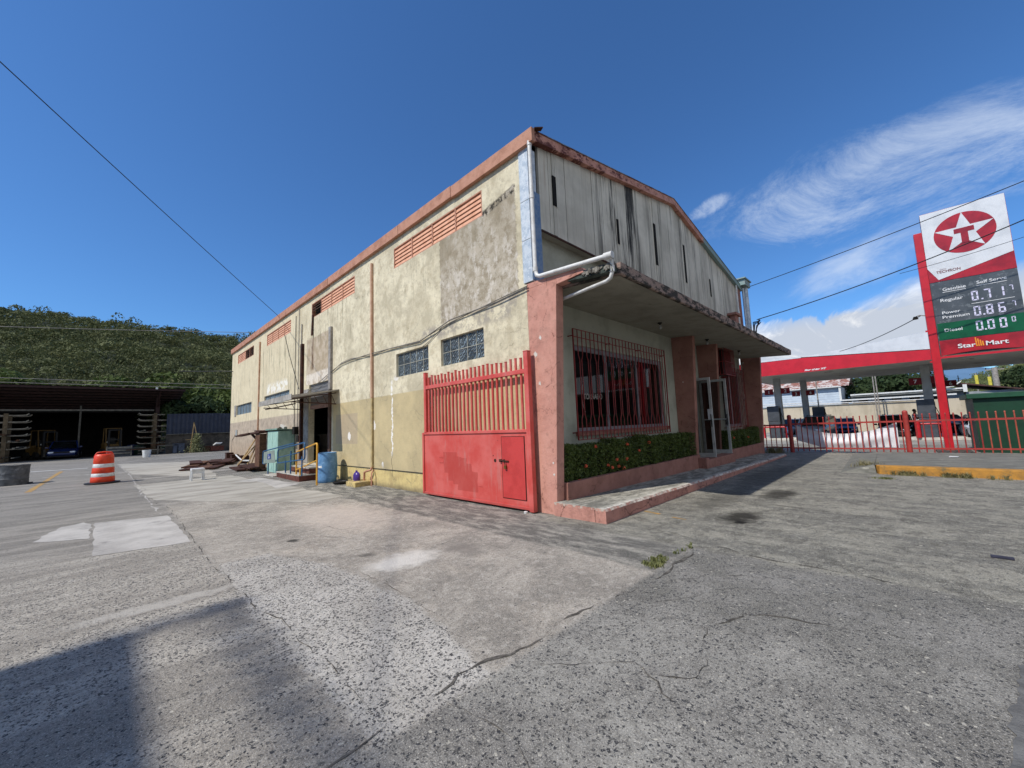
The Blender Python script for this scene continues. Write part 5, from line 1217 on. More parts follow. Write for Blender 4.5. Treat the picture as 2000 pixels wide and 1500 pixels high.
mb = MB(); mb.box(-17, -1.5, 46, 61, 0.19, 0.235); mb.build('slab', M_inner, S)
# storage racks with cantilever arms
M_rack = weathered('rack_timber', '#6e604b', '#544837', 0.8, 4); M_arm = weathered('rack_arm', '#9b9588', '#7d776b', 0.6, 5)
def rack(x, label, both):
    K = thing('cantilever_rack', label, 'rack', (x, 46.3, ZS), group='cantilever racks at the shed front')
    for yv in (45.6, 47.4):
        mb = MB(); mb.box(x-0.12, x+0.12, yv-0.1, yv+0.1, ZS, 4.0); put_under(mb.build('post', M_rack), K)
        for k, z in enumerate((3.85, 3.33, 2.78, 2.25, 1.75, 1.2)):
            mb = MB()
            mb.tube([(x-1.15, yv, z+0.16), (x-1.02, yv, z+0.03), (x-0.8, yv, z), (x+0.8, yv, z), (x+1.02, yv, z+0.03), (x+1.15, yv, z+0.14)], 0.045, n=6)
            put_under(mb.build('arm', M_arm), K)
    mb = MB(); mb.beam((x, 45.6, 0.8), (x, 47.4, 3.4), 0.08, 0.08); put_under(mb.build('brace', M_rack), K)
    for z in (1.75, 1.2, 0.45, 2.25):
        for k in range(4):
            mb = MB(); xo = x+random.uniform(-0.95, 0.95); mb.beam((xo, 44.6+random.uniform(-.3, .3), z+0.09+0.06*(k % 2)), (xo+random.uniform(-.1, .1), 48.3, z+0.09+0.06*(k % 2)), 0.14, 0.06)
            tag(mb.build('plank', random.choice([M_wood, M_arm, M_rusty])), 'long plank stored among others on a cantilever rack in the shed', 'plank', 'planks stored on the racks')
rack(-11.0, 'timber storage rack at the left end of the shed', True); rack(-2.3, 'timber storage rack at the right end of the shed', True)
for k in range(7):
    mb = MB(); xo = -2.6+random.uniform(-1.3, 1.5); mb.beam((xo-0.9, 45.0+random.uniform(-.3, .3), 0.35+0.12*k), (xo+0.9, 45.1, 0.4+0.12*k), 0.10, 0.07)
    tag(mb.build('scrap_timber', random.choice([M_arm, M_wood, M_gsteel])), 'scrap timber in the heap below the right rack', 'timber', 'scrap timber under the right rack')
# bucket
p = Vector((-3.170, 37.669, 0.200)); mb = MB(); mb.lathe([(0, 0), (0.22, 0), (0.27, 0.55), (0.25, 0.55), (0.22, 0.1), (0, 0.1)], (p.x, p.y, p.z), 18); tag(mb.build('bucket', M_whiteplast, smooth=40), 'white bucket on the ground in front of the right rack', 'bucket')
mb = MB(); mb.lathe([(0, 0), (0.34, 0), (0.34, 0.95), (0, 0.95)], (-5.0+1.3, 46.8, ZS), 18); tag(mb.build('drum', weathered('dark_blue_drum', '#1d2747', '#141b33', 0.5, 6), smooth=40), 'dark blue drum right of the front forklift', 'drum')
mb = MB(); mb.lathe([(0, 0), (0.34, 0), (0.34, 0.85), (0, 0.85)], (-3.3, 46.6, ZS), 18); tag(mb.build('drum', weathered('dark_green_drum', '#173326', '#10261c', 0.5, 6), smooth=40), 'dark green drum beside the right rack', 'drum')
# forklifts
M_fy = weathered('forklift_yellow', '#6a5022', '#54401f', 0.6, 5, c3='#3a2d1c', lo3=0.58, hi3=0.7)
def forklift(x, y, label, rz):
    K = thing('forklift', label, 'forklift', (0, 0, 0), group='forklifts parked in the shed'); K.location = (0, 0, 0)
    def P_(mb, n, m, **k): put_under(mb.build(n, m, None, **k), K)
    mb = MB(); mb.box(-0.55, 0.55, -0.9, 0.9, 0.35, 1.05); mb.box(-0.5, 0.5, 0.3, 1.1, 0.4, 1.2); P_(mb, 'body', M_fy, bevel=0.06)
    mb = MB(); mb.box(-0.55, 0.55, 0.9, 1.3, 0.3, 1.15); P_(mb, 'counterweight', M_fy, bevel=0.08)
    mb = MB()
    for sx in (-0.5, 0.5):
        mb.beam((sx, -0.7, 1.0), (sx, -0.45, 2.45), 0.07, 0.07); mb.beam((sx, 0.7, 1.1), (sx, 0.6, 2.45), 0.07, 0.07); mb.beam((sx, -0.5, 2.45), (sx, 0.65, 2.45), 0.07, 0.07)
    for yv in (-0.5, -0.1, 0.3, 0.62): mb.beam((-0.5, yv, 2.47), (0.5, yv, 2.47), 0.05, 0.05)
    P_(mb, 'overhead_guard', M_fy)
    mb = MB(); mb.box(-0.28, 0.28, 0.0, 0.5, 1.05, 1.2); mb.box(-0.28, 0.28, 0.4, 0.55, 1.2, 1.65); P_(mb, 'seat', M_black, bevel=0.03)
    mb = MB()
    for sx in (-0.38, 0.38): mb.box(sx-0.06, sx+0.06, -1.15, -1.0, 0.1, 2.3)
    for z in (0.5, 1.4, 2.25): mb.box(-0.38, 0.38, -1.12, -1.03, z, z+0.1)
    P_(mb, 'mast', M_black)
    for sx in (-0.3, 0.3):
        mb = MB(); mb.box(sx-0.06, sx+0.06, -2.1, -1.1, 0.18, 0.22); mb.box(sx-0.06, sx+0.06, -1.16, -1.1, 0.18, 0.8); P_(mb, 'fork', M_gsteel)
        for yv in (-0.62, 0.8):
            mb = MB(); mb.cyl((sx*2-0.1, yv, 0.33), (sx*2+0.1, yv, 0.33), 0.33, n=20); P_(mb, 'wheel', M_black, smooth=40)
        mb = MB(); mb.cyl((sx*1.4, -0.95, 1.25), (sx*1.4, -0.90, 1.25), 0.07, n=10); P_(mb, 'headlight', M_whitefr)
    K.rotation_euler = (0, 0, rz); K.location = (x, y, ZS+0.03); return K
forklift(-5.05, 47.6, 'yellow forklift facing out in the right bay, behind a grey crate', math.radians(8)); forklift(-9.3, 49.2, 'yellow forklift half hidden behind the blue car in the left bay', math.radians(25))
cr = thing('slatted_crate', 'grey slatted crate standing in front of the right forklift', 'crate', (-4.3, 45.3, ZS))
mb = MB(); mb.box(-5.35, -3.85, 45.25, 45.9, ZS, ZS+0.85); mb.build('side', weathered('grey_crate', '#5a5c60', '#46484b', 0.8, 4), cr)
mb = MB()
for z in (0.25, 0.5, 0.75): mb.box(-5.4, -3.8, 45.2, 45.25, ZS+z-0.05, ZS+z+0.05)
for xx in (-5.4, -3.86): mb.box(xx, xx+0.08, 45.16, 45.2, ZS, ZS+0.9)
mb.build('slat', M_arm, cr)
mb = MB(); mb.box(-12.4, -11.9, 44.6, 45.6, ZS, 1.55); tag(mb.build('metal_cabinet', M_fy, bevel=0.03), 'rusty yellow metal box at the left edge before the rack', 'box')

# blue-grey sheet fence on a block wall, brush and junk in front
F_ = thing('sheet_fence', 'dark blue grey corrugated fence on a stained block wall', 'fence', (3, 44, ZS))
mb = MB(); vs = []; n = 90
for i in range(n+1):
    x = -1.6+14*i/n; d = 0.03*(1 if i % 2 else -1); vs += [(x, 44.0+d, 1.95), (x, 44.0+d, 3.85+0.02*math.sin(x))]
mb.raw(vs, [(2*i, 2*i+1, 2*i+3, 2*i+2) for i in range(n)]); mb.build('sheet', weathered('blue_grey_sheet', '#343a4a', '#2b303e', 0.6, 2, c3='#434959', lo3=0.56, hi3=0.7), F_)
mb = MB(); mb.box(-1.6, 12.4, 44.1, 44.3, -0.1, 2.0); mb.build('block_wall', weathered('stained_block', '#5a534b', '#3d3934', 0.9, 1.5, c3='#6d655b', lo3=0.56, hi3=0.7), F_)
mb = MB(); mb.beam((-1.6, 43.9, 1.95), (12.4, 43.9, 1.95), 0.06, 0.06); mb.build('rail', M_gsteel, F_)
# climbing plant on a leaning frame
T = thing('climbing_plant', 'narrow pale green climbing plant on a pointed wooden frame', 'plant', (0.3, 42.6, ZS))
mb = MB(); mb.beam((0.0, 42.6, ZS), (0.22, 42.6, 3.0), 0.06, 0.06); mb.beam((0.65, 42.6, ZS+0.6), (0.2, 42.6, 3.0), 0.06, 0.06); mb.beam((-0.35, 42.6, 1.4), (0.5, 42.6, 1.4), 0.04, 0.04); mb.build('frame', M_pole, T)
rnd = random.Random(5); mb = MB()
for _ in range(1300):
    z = rnd.uniform(0, 1.75); w = 0.75*(1-z/2.1); p = Vector((0.45+rnd.gauss(0, w*0.5), 42.5+rnd.gauss(0, 0.2), ZS+z)); d = Vector((rnd.gauss(0, 1), rnd.gauss(-.6, 1), rnd.gauss(.4, 1))).normalized(); u = d.orthogonal().normalized()*0.07; v_ = d.cross(u)
    mb.raw([p-u, p+v_*.5, p+u, p-v_*.5], [(0, 1, 2, 3)])
put_under(mb.build('foliage', leaf_mat('pale_leaf', '#6a6f4a', '#8f8f68', 0.2)), T)
random.seed(31)
M_junkw = weathered('whitish_bundle', '#b5b2ab', '#8d8a84', 0.8, 5)
for (lx, x, y, sx, sy, h, mt, lb, ct) in ((0, 2.0, 42.6, 0.5, 0.35, 0.45, M_riser, 'brown crate by the far corner of the building', 'crate'), (1, -1.5, 43.2, 0.7, 0.3, 0.8, M_gsteel, 'grey metal bench frame beside the right rack', 'bench'), (2, -0.75, 43.2, 0.4, 0.3, 0.85, weathered('slate_box', '#4d5668', '#3b4351', 0.6, 5), 'slate blue cabinet between the bench frame and the climbing plant', 'cabinet'), (3, 1.35, 43.3, 0.3, 0.3, 0.55, M_wood, 'low brown stump right of the climbing plant', 'stump')):
    K = thing('stored_object', lb, ct, (x, y, ZS)); K.name = {'crate': 'brown_crate', 'bench': 'metal_bench', 'cabinet': 'slate_cabinet', 'stump': 'tree_stump'}[ct]
    if ct == 'bench':
        mb = MB(); mb.box(x-sx, x+sx, y-sy, y+sy, ZS+h-0.06, ZS+h); mb.build('top', mt, K)
        for a in (-1, 1):
            for b in (-1, 1): mb = MB(); mb.box(x+a*sx-0.03*a-0.03, x+a*sx-0.03*a+0.03, y+b*sy-0.03*b-0.03, y+b*sy-0.03*b+0.03, ZS, ZS+h-0.06); mb.build('leg', mt, K)
    elif ct == 'stump': mb = MB(); mb.lathe([(0, 0), (0.42, 0), (0.33, 0.15), (0.28, h), (0, h)], (x, y, ZS), 14); mb.build('trunk', mt, K, smooth=40)
    else:
        mb = MB(); mb.box(x-sx, x+sx, y-sy, y+sy, ZS+0.05, ZS+h); mb.build('body', mt, K, bevel=0.03); mb = MB(); mb.box(x-sx-0.03, x+sx+0.03, y-sy-0.03, y+sy+0.03, ZS+h, ZS+h+0.05); mb.build('lid', mt, K)
mb = MB(); pts = [(1.7, 42.5, 0.78), (1.9, 42.4, 0.95), (2.2, 42.5, 0.92), (2.4, 42.6, 1.0)]; mb.tube(pts, [0.05, 0.09, 0.08, 0.03], n=8); tag(mb.build('white_sack', M_letter, smooth=60), 'crumpled white sack on the brown crate by the far corner', 'sack')
# unseen building block, added outside the frame to cast the yard shadow
NBl = thing('shadow_block', 'plain unseen building block added left of the photographer to cast the yard shadow', 'building', (-17, -6, 0))
mb = MB(); mb.box(-22, -13.18, -14, 1.56, -0.1, 9.1); mb.build('wall', M_greyblock, NBl)
mb = MB(); mb.box(-22.1, -13.1, -14.1, 1.66, 9.1, 9.25); mb.build('roof', M_conc, NBl)

# ------------------------------------------------------------------ red picket fence towards the filling station
random.seed(41)
M_fence = weathered('fence_red', '#ab3c34', '#96332f', 0.5, 6, spec=0.4, c3='#8a342d', lo3=0.6, hi3=0.72)
M_fenceo = weathered('fence_orange_red', '#b85a44', '#a54e3c', 0.5, 6, spec=0.4)
FX = 14.05
Fn = thing('picket_fence', 'low red metal picket fence with round posts in front of the filling station', 'fence', (FX, -4, 0))
mb = MB(); mb.box(FX-0.02, FX+0.02, -12.0, -4.3, 1.09, 1.15); mb.box(FX-0.02, FX+0.02, -4.14, -0.95, 1.09, 1.15); mb.box(FX-0.02, FX+0.02, -0.79, 0.05, 1.06, 1.12); mb.build('rail', M_fence, Fn)
mb = MB(); mb.box(FX-0.02, FX+0.02, -12.0, -4.3, 0.17, 0.22); mb.box(FX-0.02, FX+0.02, -4.14, -0.95, 0.15, 0.20); mb.box(FX-0.02, FX+0.02, -0.79, 0.05, 0.17, 0.22); mb.build('rail', M_fence, Fn)
for y in (-0.87, -4.22, -7.6, -10.9):
    mb = MB(); mb.cyl((FX, y, -0.02), (FX, y, 1.44), 0.075, n=16); mb.lathe([(0.075, 1.44), (0.06, 1.48), (0.03, 1.495), (0, 1.5)], (FX, y, 0), 16); mb.build('post', M_fence, Fn, smooth=50)
y = 0.0
while y > -12.0:
    if min(abs(y-p) for p in (-0.87, -4.22, -7.6, -10.9)) > 0.09:
        mb = MB(); h = 1.33 if y < -0.9 else 1.10; s_ = random.uniform(-.006, .006)
        mb.cyl((FX+s_, y, 0.05), (FX+s_, y, h), 0.017, n=8); mb.lathe([(0.024, h), (0.018, h+0.03), (0, h+0.04)], (FX+s_, y, 0), 8)
        mb.build('picket', M_fence if y > -5.9 else M_fenceo, Fn, smooth=50)
    y -= 0.178
# white sagging banner tied behind the fence
mb = MB(); vs = []; n = 40; m_ = 10; random.seed(3)
for i in range(n+1):
    t = i/n; y = -1.02-2.96*t
    sag = 0.38*(1-(2*t-1)**2); topz = 1.09-sag; bot = 0.20+0.0*t+0.02*math.sin(t*9)
    if t < 0.25: bot += (0.25-t)*1.1
    for j in range(m_+1):
        s = j/m_; z = topz+(bot-topz)*s; d = 0.05*math.sin(s*6.0+t*2)*(1-(2*t-1)**2)+0.03*mnoise.noise(Vector((t*6, s*3, 0)))
        vs.append((FX+0.12+d, y, z))
mb.raw(vs, [(i*(m_+1)+j, (i+1)*(m_+1)+j, (i+1)*(m_+1)+j+1, i*(m_+1)+j+1) for i in range(n) for j in range(m_)])
tag(mb.build('banner', weathered('white_banner', '#e8e8ea', '#d9dade', 0.6, 3, bmp=0), smooth=60), 'blank white banner sagging behind the red picket fence', 'banner')
# yellow kerb
M_kerb = weathered('yellow_kerb', '#bd883c', '#a0763c', 0.85, 5, c3='#77694a', lo3=0.54, hi3=0.68, sc3=5, bmp=0.006)
M_kerbtop = weathered('kerb_top_concrete', '#7f7d74', '#5f5e57', 0.9, 4, c3='#9c9a8e', lo3=0.55, hi3=0.66, stretch=(2, .5, 1))
K = kind(MB().raw([(7.78, -3.66, -0.05), (7.74, -12, -0.05), (8.0, -12, -0.05), (8.02, -3.6, -0.05), (7.80, -3.68, 0.19), (7.76, -12, 0.17), (8.0, -12, 0.18), (8.02, -3.6, 0.2)], [(0, 1, 5, 4), (4, 5, 6, 7), (7, 6, 2, 3), (0, 4, 7, 3)]).build('kerb', M_kerb, bevel=0.02))
kind(MB().raw([(8.0, -3.59, 0.195), (8.0, -12, 0.175), (13.98, -12, 0.10), (13.98, -3.4, 0.06)], [(0, 1, 2, 3)]).build('raised_pavement', M_kerbtop))
kind(MB().raw([(8.02, -3.58, 0.197), (13.98, -3.4, 0.062), (13.98, -2.7, -0.01), (7.75, -2.9, -0.01), (7.75, -3.62, -0.01)], [(0, 1, 2, 3), (0, 3, 4)]).build('pavement_ramp', M_kerbtop))
tag(MB().raw([(11.3, -4.98, 0.145), (11.7, -5.02, 0.145), (11.6, -5.2, 0.145), (11.35, -5.15, 0.145)], [(0, 1, 2, 3)]).build('paper_scrap', M_letter), 'scrap of pale paper lying on the raised pavement before the fence', 'paper')

# ------------------------------------------------------------------ price sign on its red pole
M_signred = weathered('sign_red', '#c8202a', '#b71c26', 0.35, 3, spec=0.5, bmp=0)
M_signred2 = weathered('sign_red_dark', '#b3222b', '#8f1a22', 0.3, 1.6, spec=0.5, bmp=0)
M_signwhite = weathered('sign_white', '#dedfe0', '#cfd1d3', 0.35, 2, spec=0.5, bmp=0)
M_signgrey = weathered('sign_grey', '#55595c', '#484c4e', 0.3, 1.5, spec=0.5, bmp=0, c3='#6d7173', lo3=0.56, hi3=0.6)
M_signgreen = weathered('sign_green', '#0d5a35', '#0b4c2d', 0.3, 2, spec=0.5, bmp=0)
M_digit = weathered('digit_white', '#dedbf0', '#d3cfe8', 0.5, 9, bmp=0)
M_txt = weathered('sign_lettering', '#e9e9e9', '#dddddd', 0.5, 9, bmp=0)
M_txtd = weathered('dark_lettering', '#7a3a3e', '#5a3134', 0.5, 9, bmp=0)
M_orangetxt = weathered('orange_mark', '#f0a030', '#e08a22', 0.5, 9, bmp=0)
SX = 15.95; SY = -5.36
Sg = thing('price_sign', 'tall red and white fuel price sign on a red pole beside the fence', 'sign', (SX+0.2, -6.3, -0.05))
def SP(u, z, d=0.0): return (SX-d, SY-u, z)
def spoly(name, pts, d0, d1, mat, parent=Sg, bevel=0): return MB().prism([(SY-u, z) for u, z in pts], 0, SX-d0, SX-d1).build(name, mat, parent, bevel=bevel)
mb = MB(); mb.box(SX-0.02, SX+0.30, -5.355, -5.13, -0.08, 8.13); mb.build('pole', M_signred, Sg, bevel=0.01)
mb = MB()
for y in (-5.17, -5.24, -5.31): mb.cyl((SX+0.1, y, 8.13), (SX+0.1, y, 8.17), 0.012)
mb.build('bolt', M_signwhite, Sg)
mb = MB(); mb.box(SX+0.0, SX+0.35, -7.40, -5.36, 3.42, 8.79); mb.build('cabinet', M_signgrey, Sg, bevel=0.01)
top = spoly('brand_panel', [(0, 6.15), (2.04, 6.12), (2.04, 8.78), (0, 8.80)], 0.012, 0.002, M_signred2)
spoly('white_field', [(0.0, 6.69), (0.24, 6.205), (2.03, 6.72), (2.035, 8.775), (0.003, 8.79)], 0.02, 0.0125, M_signwhite, top)
cu, cz, R_c = 1.02, 7.76, 0.745
spoly('red_disc', [(cu+R_c*math.cos(2*PI*k/56), cz+R_c*0.985*math.sin(2*PI*k/56)) for k in range(56)], 0.026, 0.0205, M_signred2, top)
star = []
for k in range(10):
    a = PI/2+2*PI*k/10; rr = 0.74 if k % 2 == 0 else 0.285
    star.append((cu+rr*math.cos(a), cz+rr*math.sin(a)))
spoly('white_star', star, 0.032, 0.0265, M_signwhite, top)
spoly('letter', [(0.78, 7.76), (0.78, 7.93), (1.265, 7.93), (1.265, 7.76), (1.11, 7.76), (1.11, 7.375), (0.935, 7.375), (0.935, 7.76)], 0.038, 0.0325, M_signred2, top)
UX = (0, -1, 0); UZ = (0, 0, 1)
text_mesh('TECHRON', 0.135, M_txtd, 'lettering', top, SP(0.205, 6.44, 0.022), UX, UZ, 0.001, 0.003, width=0.60)
text_mesh('Chevron', 0.06, M_txtd, 'lettering', top, SP(0.30, 6.56, 0.022), UX, UZ, 0.001, 0.0, width=0.16)
pp = spoly('price_panel', [(0.03, 4.60), (2.02, 4.585), (2.02, 6.08), (0.03, 6.10)], 0.012, 0.002, M_signgrey)
gp = spoly('diesel_panel', [(0.03, 3.99), (2.02, 3.98), (2.02, 4.583), (0.03, 4.598)], 0.012, 0.002, M_signgreen)
def T_(s, u, z, size, w, parent, name='lettering'): return text_mesh(s, size, M_txt, name, parent, SP(u, z, 0.016), UX, UZ, 0.001, 0.0015, width=w)
T_('Gasoline', 0.29, 5.77, 0.155, 0.56, pp); T_('Self Serve', 1.11, 5.81, 0.15, 0.67, pp); T_('Regular', 0.19, 5.38, 0.155, 0.55, pp)
T_('Power', 0.19, 4.92, 0.145, 0.44, pp); T_('Premium', 0.18, 4.755, 0.145, 0.65, pp); T_('Diesel', 0.18, 4.27, 0.155, 0.43, gp)
for (u0, u1, z) in ((0.285, 0.85, 5.72), (1.10, 1.78, 5.745), (0.925, 1.885, 5.145)): spoly('underline', [(u0, z-0.008), (u1, z-0.008), (u1, z+0.008), (u0, z+0.008)], 0.018, 0.0125, M_txt, pp)
SEG = {'0': 'abcdef', '7': 'abc', '1': 'bc', '8': 'abcdefg', '6': 'acdefg', '.': 'p'}
def digit(ch, u, z, w, h, parent):
    """seven-segment figure, lower left corner at (u, z)"""
    t = 0.042*h/0.34; g = t*0.35; mb = MB()
    def r(u0, u1, z0, z1): mb.prism([(SY-u-u0, z+z0), (SY-u-u1, z+z0), (SY-u-u1, z+z1), (SY-u-u0, z+z1)], 0, SX-0.02, SX-0.0125)
    S_ = {'a': (g, w-g, h-t, h), 'd': (g, w-g, 0, t), 'g': (g, w-g, h/2-t/2, h/2+t/2), 'f': (0, t, h/2+g, h-g), 'b': (w-t, w, h/2+g, h-g), 'e': (0, t, g, h/2-g), 'c': (w-t, w, g, h/2-g), 'p': (0, t*1.1, 0, t*1.1)}
    for k in SEG[ch]: r(*S_[k])
    mb.build('digit', M_digit, parent)
for (row, z, par, us) in (('0.717', 5.24, pp, (0.95, 1.165, 1.235, 1.53, 1.80)), ('0.867', 4.69, pp, (0.95, 1.15, 1.23, 1.50, 1.80)), ('0.000', 4.165, gp, (0.945, 1.13, 1.205, 1.475, 1.74))):
    h = 0.34
    for i, ch in enumerate(row):
        if i == 4: digit(ch, us[i], z+0.155, 0.085, 0.18, par)
        else: digit(ch, us[i], z, 0.155, h, par)
# curved lower red panel
mb = MB(); vs = []; n = 24
for i in range(n+1):
    t = i/n; u = 0.02+1.98*t; b = 3.40+0.08*math.sin(PI*t)**0.8
    vs += [(SX-0.02-0.05*math.sin(PI*t), SY-u, 3.96), (SX-0.02-0.05*math.sin(PI*t), SY-u, b), (SX+0.3, SY-u, b)]
mb.raw(vs, [(3*i+k, 3*i+3+k, 3*i+4+k, 3*i+1+k) for i in range(n) for k in range(2)]); low = mb.build('lower_panel', M_signred2, Sg)
text_mesh('Star', 0.21, M_txt, 'lettering', low, SP(0.44, 3.62, 0.078), UX, UZ, 0.001, 0.004, width=0.42)
text_mesh('Mart', 0.21, M_txt, 'lettering', low, SP(1.08, 3.62, 0.078), UX, UZ, 0.001, 0.004, width=0.50)
for k in range(4): spoly('orange_stroke', [(0.87+k*0.05, 3.62), (0.90+k*0.05, 3.62), (0.89+k*0.05, 3.93-0.05*k), (0.86+k*0.05, 3.93-0.05*k)], 0.085, 0.072, M_orangetxt, low)
mb = MB(); mb.tube([(SX+0.05, -5.13, 4.98), (SX+0.0, -4.98, 5.02), (SX-0.1, -4.9, 4.98)], 0.018, n=6); FL = mb.build('floodlight_arm', M_greypost, Sg); mb = MB(); mb.lathe([(0.0, 0.06), (0.05, 0.05), (0.085, -0.05), (0.0, -0.05)], (SX-0.12, -4.86, 4.92), 12); mb.build('floodlight', M_dark, FL, smooth=40)
for z in (4.35, 3.2): mb = MB(); mb.box(SX-0.025, SX+0.02, -5.13, -5.07, z, z+0.06); mb.build('bracket', M_signred, Sg)

# ------------------------------------------------------------------ filling station
GZ = -0.42
M_canred = weathered('canopy_red', '#cf1f30', '#c01b2b', 0.4, 2, spec=0.5, bmp=0)
M_canwhite = weathered('canopy_white', '#dcdfe3', '#cdd1d6', 0.4, 1.2, spec=0.4, bmp=0)
M_cansof = weathered('canopy_soffit', '#a3a39f', '#92928e', 0.7, 0.8)
C_ = thing('station_canopy', 'wide flat fuel station canopy with red and white fascia on grey columns', 'canopy', (34, -2, GZ))
X0, X1, Y0, Y1 = 28.4, 39.6, 4.6, -24.0
mb = MB(); mb.box(X0+0.02, X1, Y1, Y0-0.02, 4.42, 4.9); mb.build('roof', M_cansof, C_)
def fpoly(name, pts, x0, x1, mat): return MB().prism(pts, 0, x0, x1).build(name, mat, C_)
f_top = lambda y: 5.42+(0.5-y)*0.0
fpoly('fascia', [(Y0, 4.38), (-11.5, 4.38), (-5.6, 4.98), (0.55, 5.40), (Y0, 5.42)], X0, X0+0.02, M_canred)
fpoly('white_fascia', [(0.55, 5.44), (-5.6, 5.01), (-11.5, 4.40), (Y1, 4.39), (Y1, 6.2), (-5.6, 6.05)], X0-0.03, X0+0.2, M_canwhite)
fpoly('fascia_shadow_gap', [(0.55, 5.40), (-5.6, 4.98), (-5.6, 5.01), (0.55, 5.44)], X0+0.0, X0+0.19, M_dark)
fpoly('white_trim', [(Y0, 5.42), (0.58, 5.40), (0.58, 5.50), (Y0, 5.54)], X0-0.02, X0+0.3, M_canwhite)
mb = MB(); mb.box(X0, X1, Y0-0.02, Y0, 4.38, 5.4); mb.build('fascia', M_canred, C_)
text_mesh('Altura m\u00e1xima 14\u20193\u201d', 0.17, M_txt, 'lettering', C_, (X0-0.01, 0.45, 4.46), UX, UZ, 0.002, 0.008, width=1.2)
for (x, y) in ((32.5, 2.95), (37.5, 1.95), (32.5, -5.38), (37.5, -6.25), (32.5, -13), (37.5, -13.5)):
    mb = MB(); mb.box(x-0.22, x+0.22, y-0.22, y+0.22, GZ, 4.42); mb.build('column', weathered('column_grey', '#b3b4b2', '#9c9d9b', 0.6, 2), C_, bevel=0.02)
for (x, y) in ((30.5, 2.6), (30.5, -0.6), (30.5, -1.8), (31, -7.2), (35, -1), (35, -8), (30, -12)):
    mb = MB(); mb.lathe([(0, 0), (0.24, 0), (0.27, 0.03), (0, 0.03)], (x, y, 4.385), 20); mb.build('downlight', M_greypost, C_)
for i, (x, y, s_, z) in enumerate(((32.2, 3.50, '1', 3.37), (32.2, 2.38, '2', 3.40), (37.2, 2.50, '3', 3.31), (37.2, 1.48, '4', 3.32), (32.2, -4.86, '7', 3.36), (32.2, -5.88, '8', 3.42), (37.2, -5.7, '5', 3.3), (37.2, -6.7, '6', 3.3))):
    mb = MB(); mb.box(x-0.02, x+0.02, y-0.30, y+0.30, z-0.22, z+0.22); sgn = mb.build('number_sign', weathered('maroon_sign', '#8a1a22', '#6f141b', 0.5, 5, bmp=0), C_)
    text_mesh(s_, 0.34, M_txt, 'numeral', sgn, (x-0.025, y+0.08, z-0.12), UX, UZ, 0.002, 0.006)
# forecourt surface and islands
kind(MB().raw([(25.2, -28, GZ+0.013), (47.5, -28, GZ+0.013), (47.5, 12, GZ+0.013), (25.2, 12, GZ+0.013)], [(0, 1, 2, 3)]).build('forecourt', weathered('forecourt', '#a8a59d', '#8a8880', 0.85, 0.7)))
M_island = weathered('island_concrete', '#cbc7bc', '#b1ada2', 0.85, 3)
for i, (x, y0, y1) in enumerate(((32.0, 1.2, 4.6), (32.0, -7.4, -3.4), (37.2, 0.2, 3.6))):
    kind(MB().box(x-1.4, x+1.4, y0, y1, GZ-0.02, GZ+0.17).build('pump_island', M_island, bevel=0.04))
M_pump = weathered('pump_grey', '#4c5056', '#3f4348', 0.45, 3, spec=0.4)
def pump(x, y, h, label):
    K = thing('fuel_pump', label, 'fuel pump', (x, y, GZ+0.17), group='fuel pumps under the canopy'); z0 = GZ+0.17
    mb = MB(); mb.box(x-0.28, x+0.28, y-0.38, y+0.38, z0+0.0, z0+h*0.52); mb.build('base', M_pump, K, bevel=0.03)
    mb = MB(); mb.box(x-0.32, x+0.32, y-0.40, y+0.40, z0+h*0.52, z0+h); mb.build('head', M_pump, K, bevel=0.05)
    mb = MB(); mb.box(x-0.33, x-0.32, y-0.3, y+0.3, z0+h*0.66, z0+h*0.9) if False else mb.box(x-0.25, x+0.25, y-0.42, y-0.40, z0+h*0.55, z0+h*0.93); mb.build('display', M_dark, K)
    for sy in (-1,):
        mb = MB(); mb.tube([(x+0.1, y+sy*0.42, z0+h*0.8), (x+0.1, y+sy*0.62, z0+h*0.5), (x+0.1, y+sy*0.55, z0+0.35), (x+0.1, y+sy*0.44, z0+h*0.45)], 0.02, n=6); mb.build('hose', M_black, K, smooth=60)
        mb = MB(); mb.beam((x, y+sy*0.44, z0+h*0.42), (x, y+sy*0.46, z0+h*0.58), 0.05, 0.1); mb.build('nozzle', M_black, K)
    return K
pump(31.0, 3.05, 2.45, 'grey fuel pump at the far left below the sign numbered 1'); pump(36.4, 0.95, 2.3, 'dark fuel pump right of the second grey column'); pump(31.0, -5.15, 2.38, 'grey fuel pump just left of the red sign pole')
def guard(x, y0, y1, label):
    K = thing('pump_guard', label, 'guard rail', (x, (y0+y1)/2, GZ+0.17), group='red guards around the pumps'); z0 = GZ+0.17
    mb = MB(); mb.tube(round_pts([(x, y0, z0), (x, y0, z0+0.85), (x, y1, z0+0.85), (x, y1, z0)], 0.1), 0.06, n=10); mb.build('hoop', M_signred, K, smooth=60)
guard(30.72, 2.35, 3.75, 'red hoop guard before the leftmost pump'); guard(30.75, -5.72, -4.62, 'red hoop guard before the pump by the red pole')
def bollard(x, y, label):
    z0 = GZ+0.17; K = thing('bollard', label, 'bollard', (x, y, z0), group='red bollards by the pumps'); mb = MB(); mb.cyl((x, y, z0), (x, y, z0+1.0), 0.13, n=16); mb.build('pipe', M_signred, K, smooth=40); mb = MB(); mb.cyl((x, y, z0+1.0), (x, y, z0+1.12), 0.135, 0.09, n=16); mb.build('cap', M_txt, K, smooth=40)
bollard(30.6, -4.66, 'thick red bollard with white cap just left of the pump by the red pole'); bollard(30.6, -5.9, 'thick red bollard with white cap just right of the pump by the red pole')
mb = MB(); mb.box(39.2, 39.9, 0.62, 1.5, GZ, 1.9)

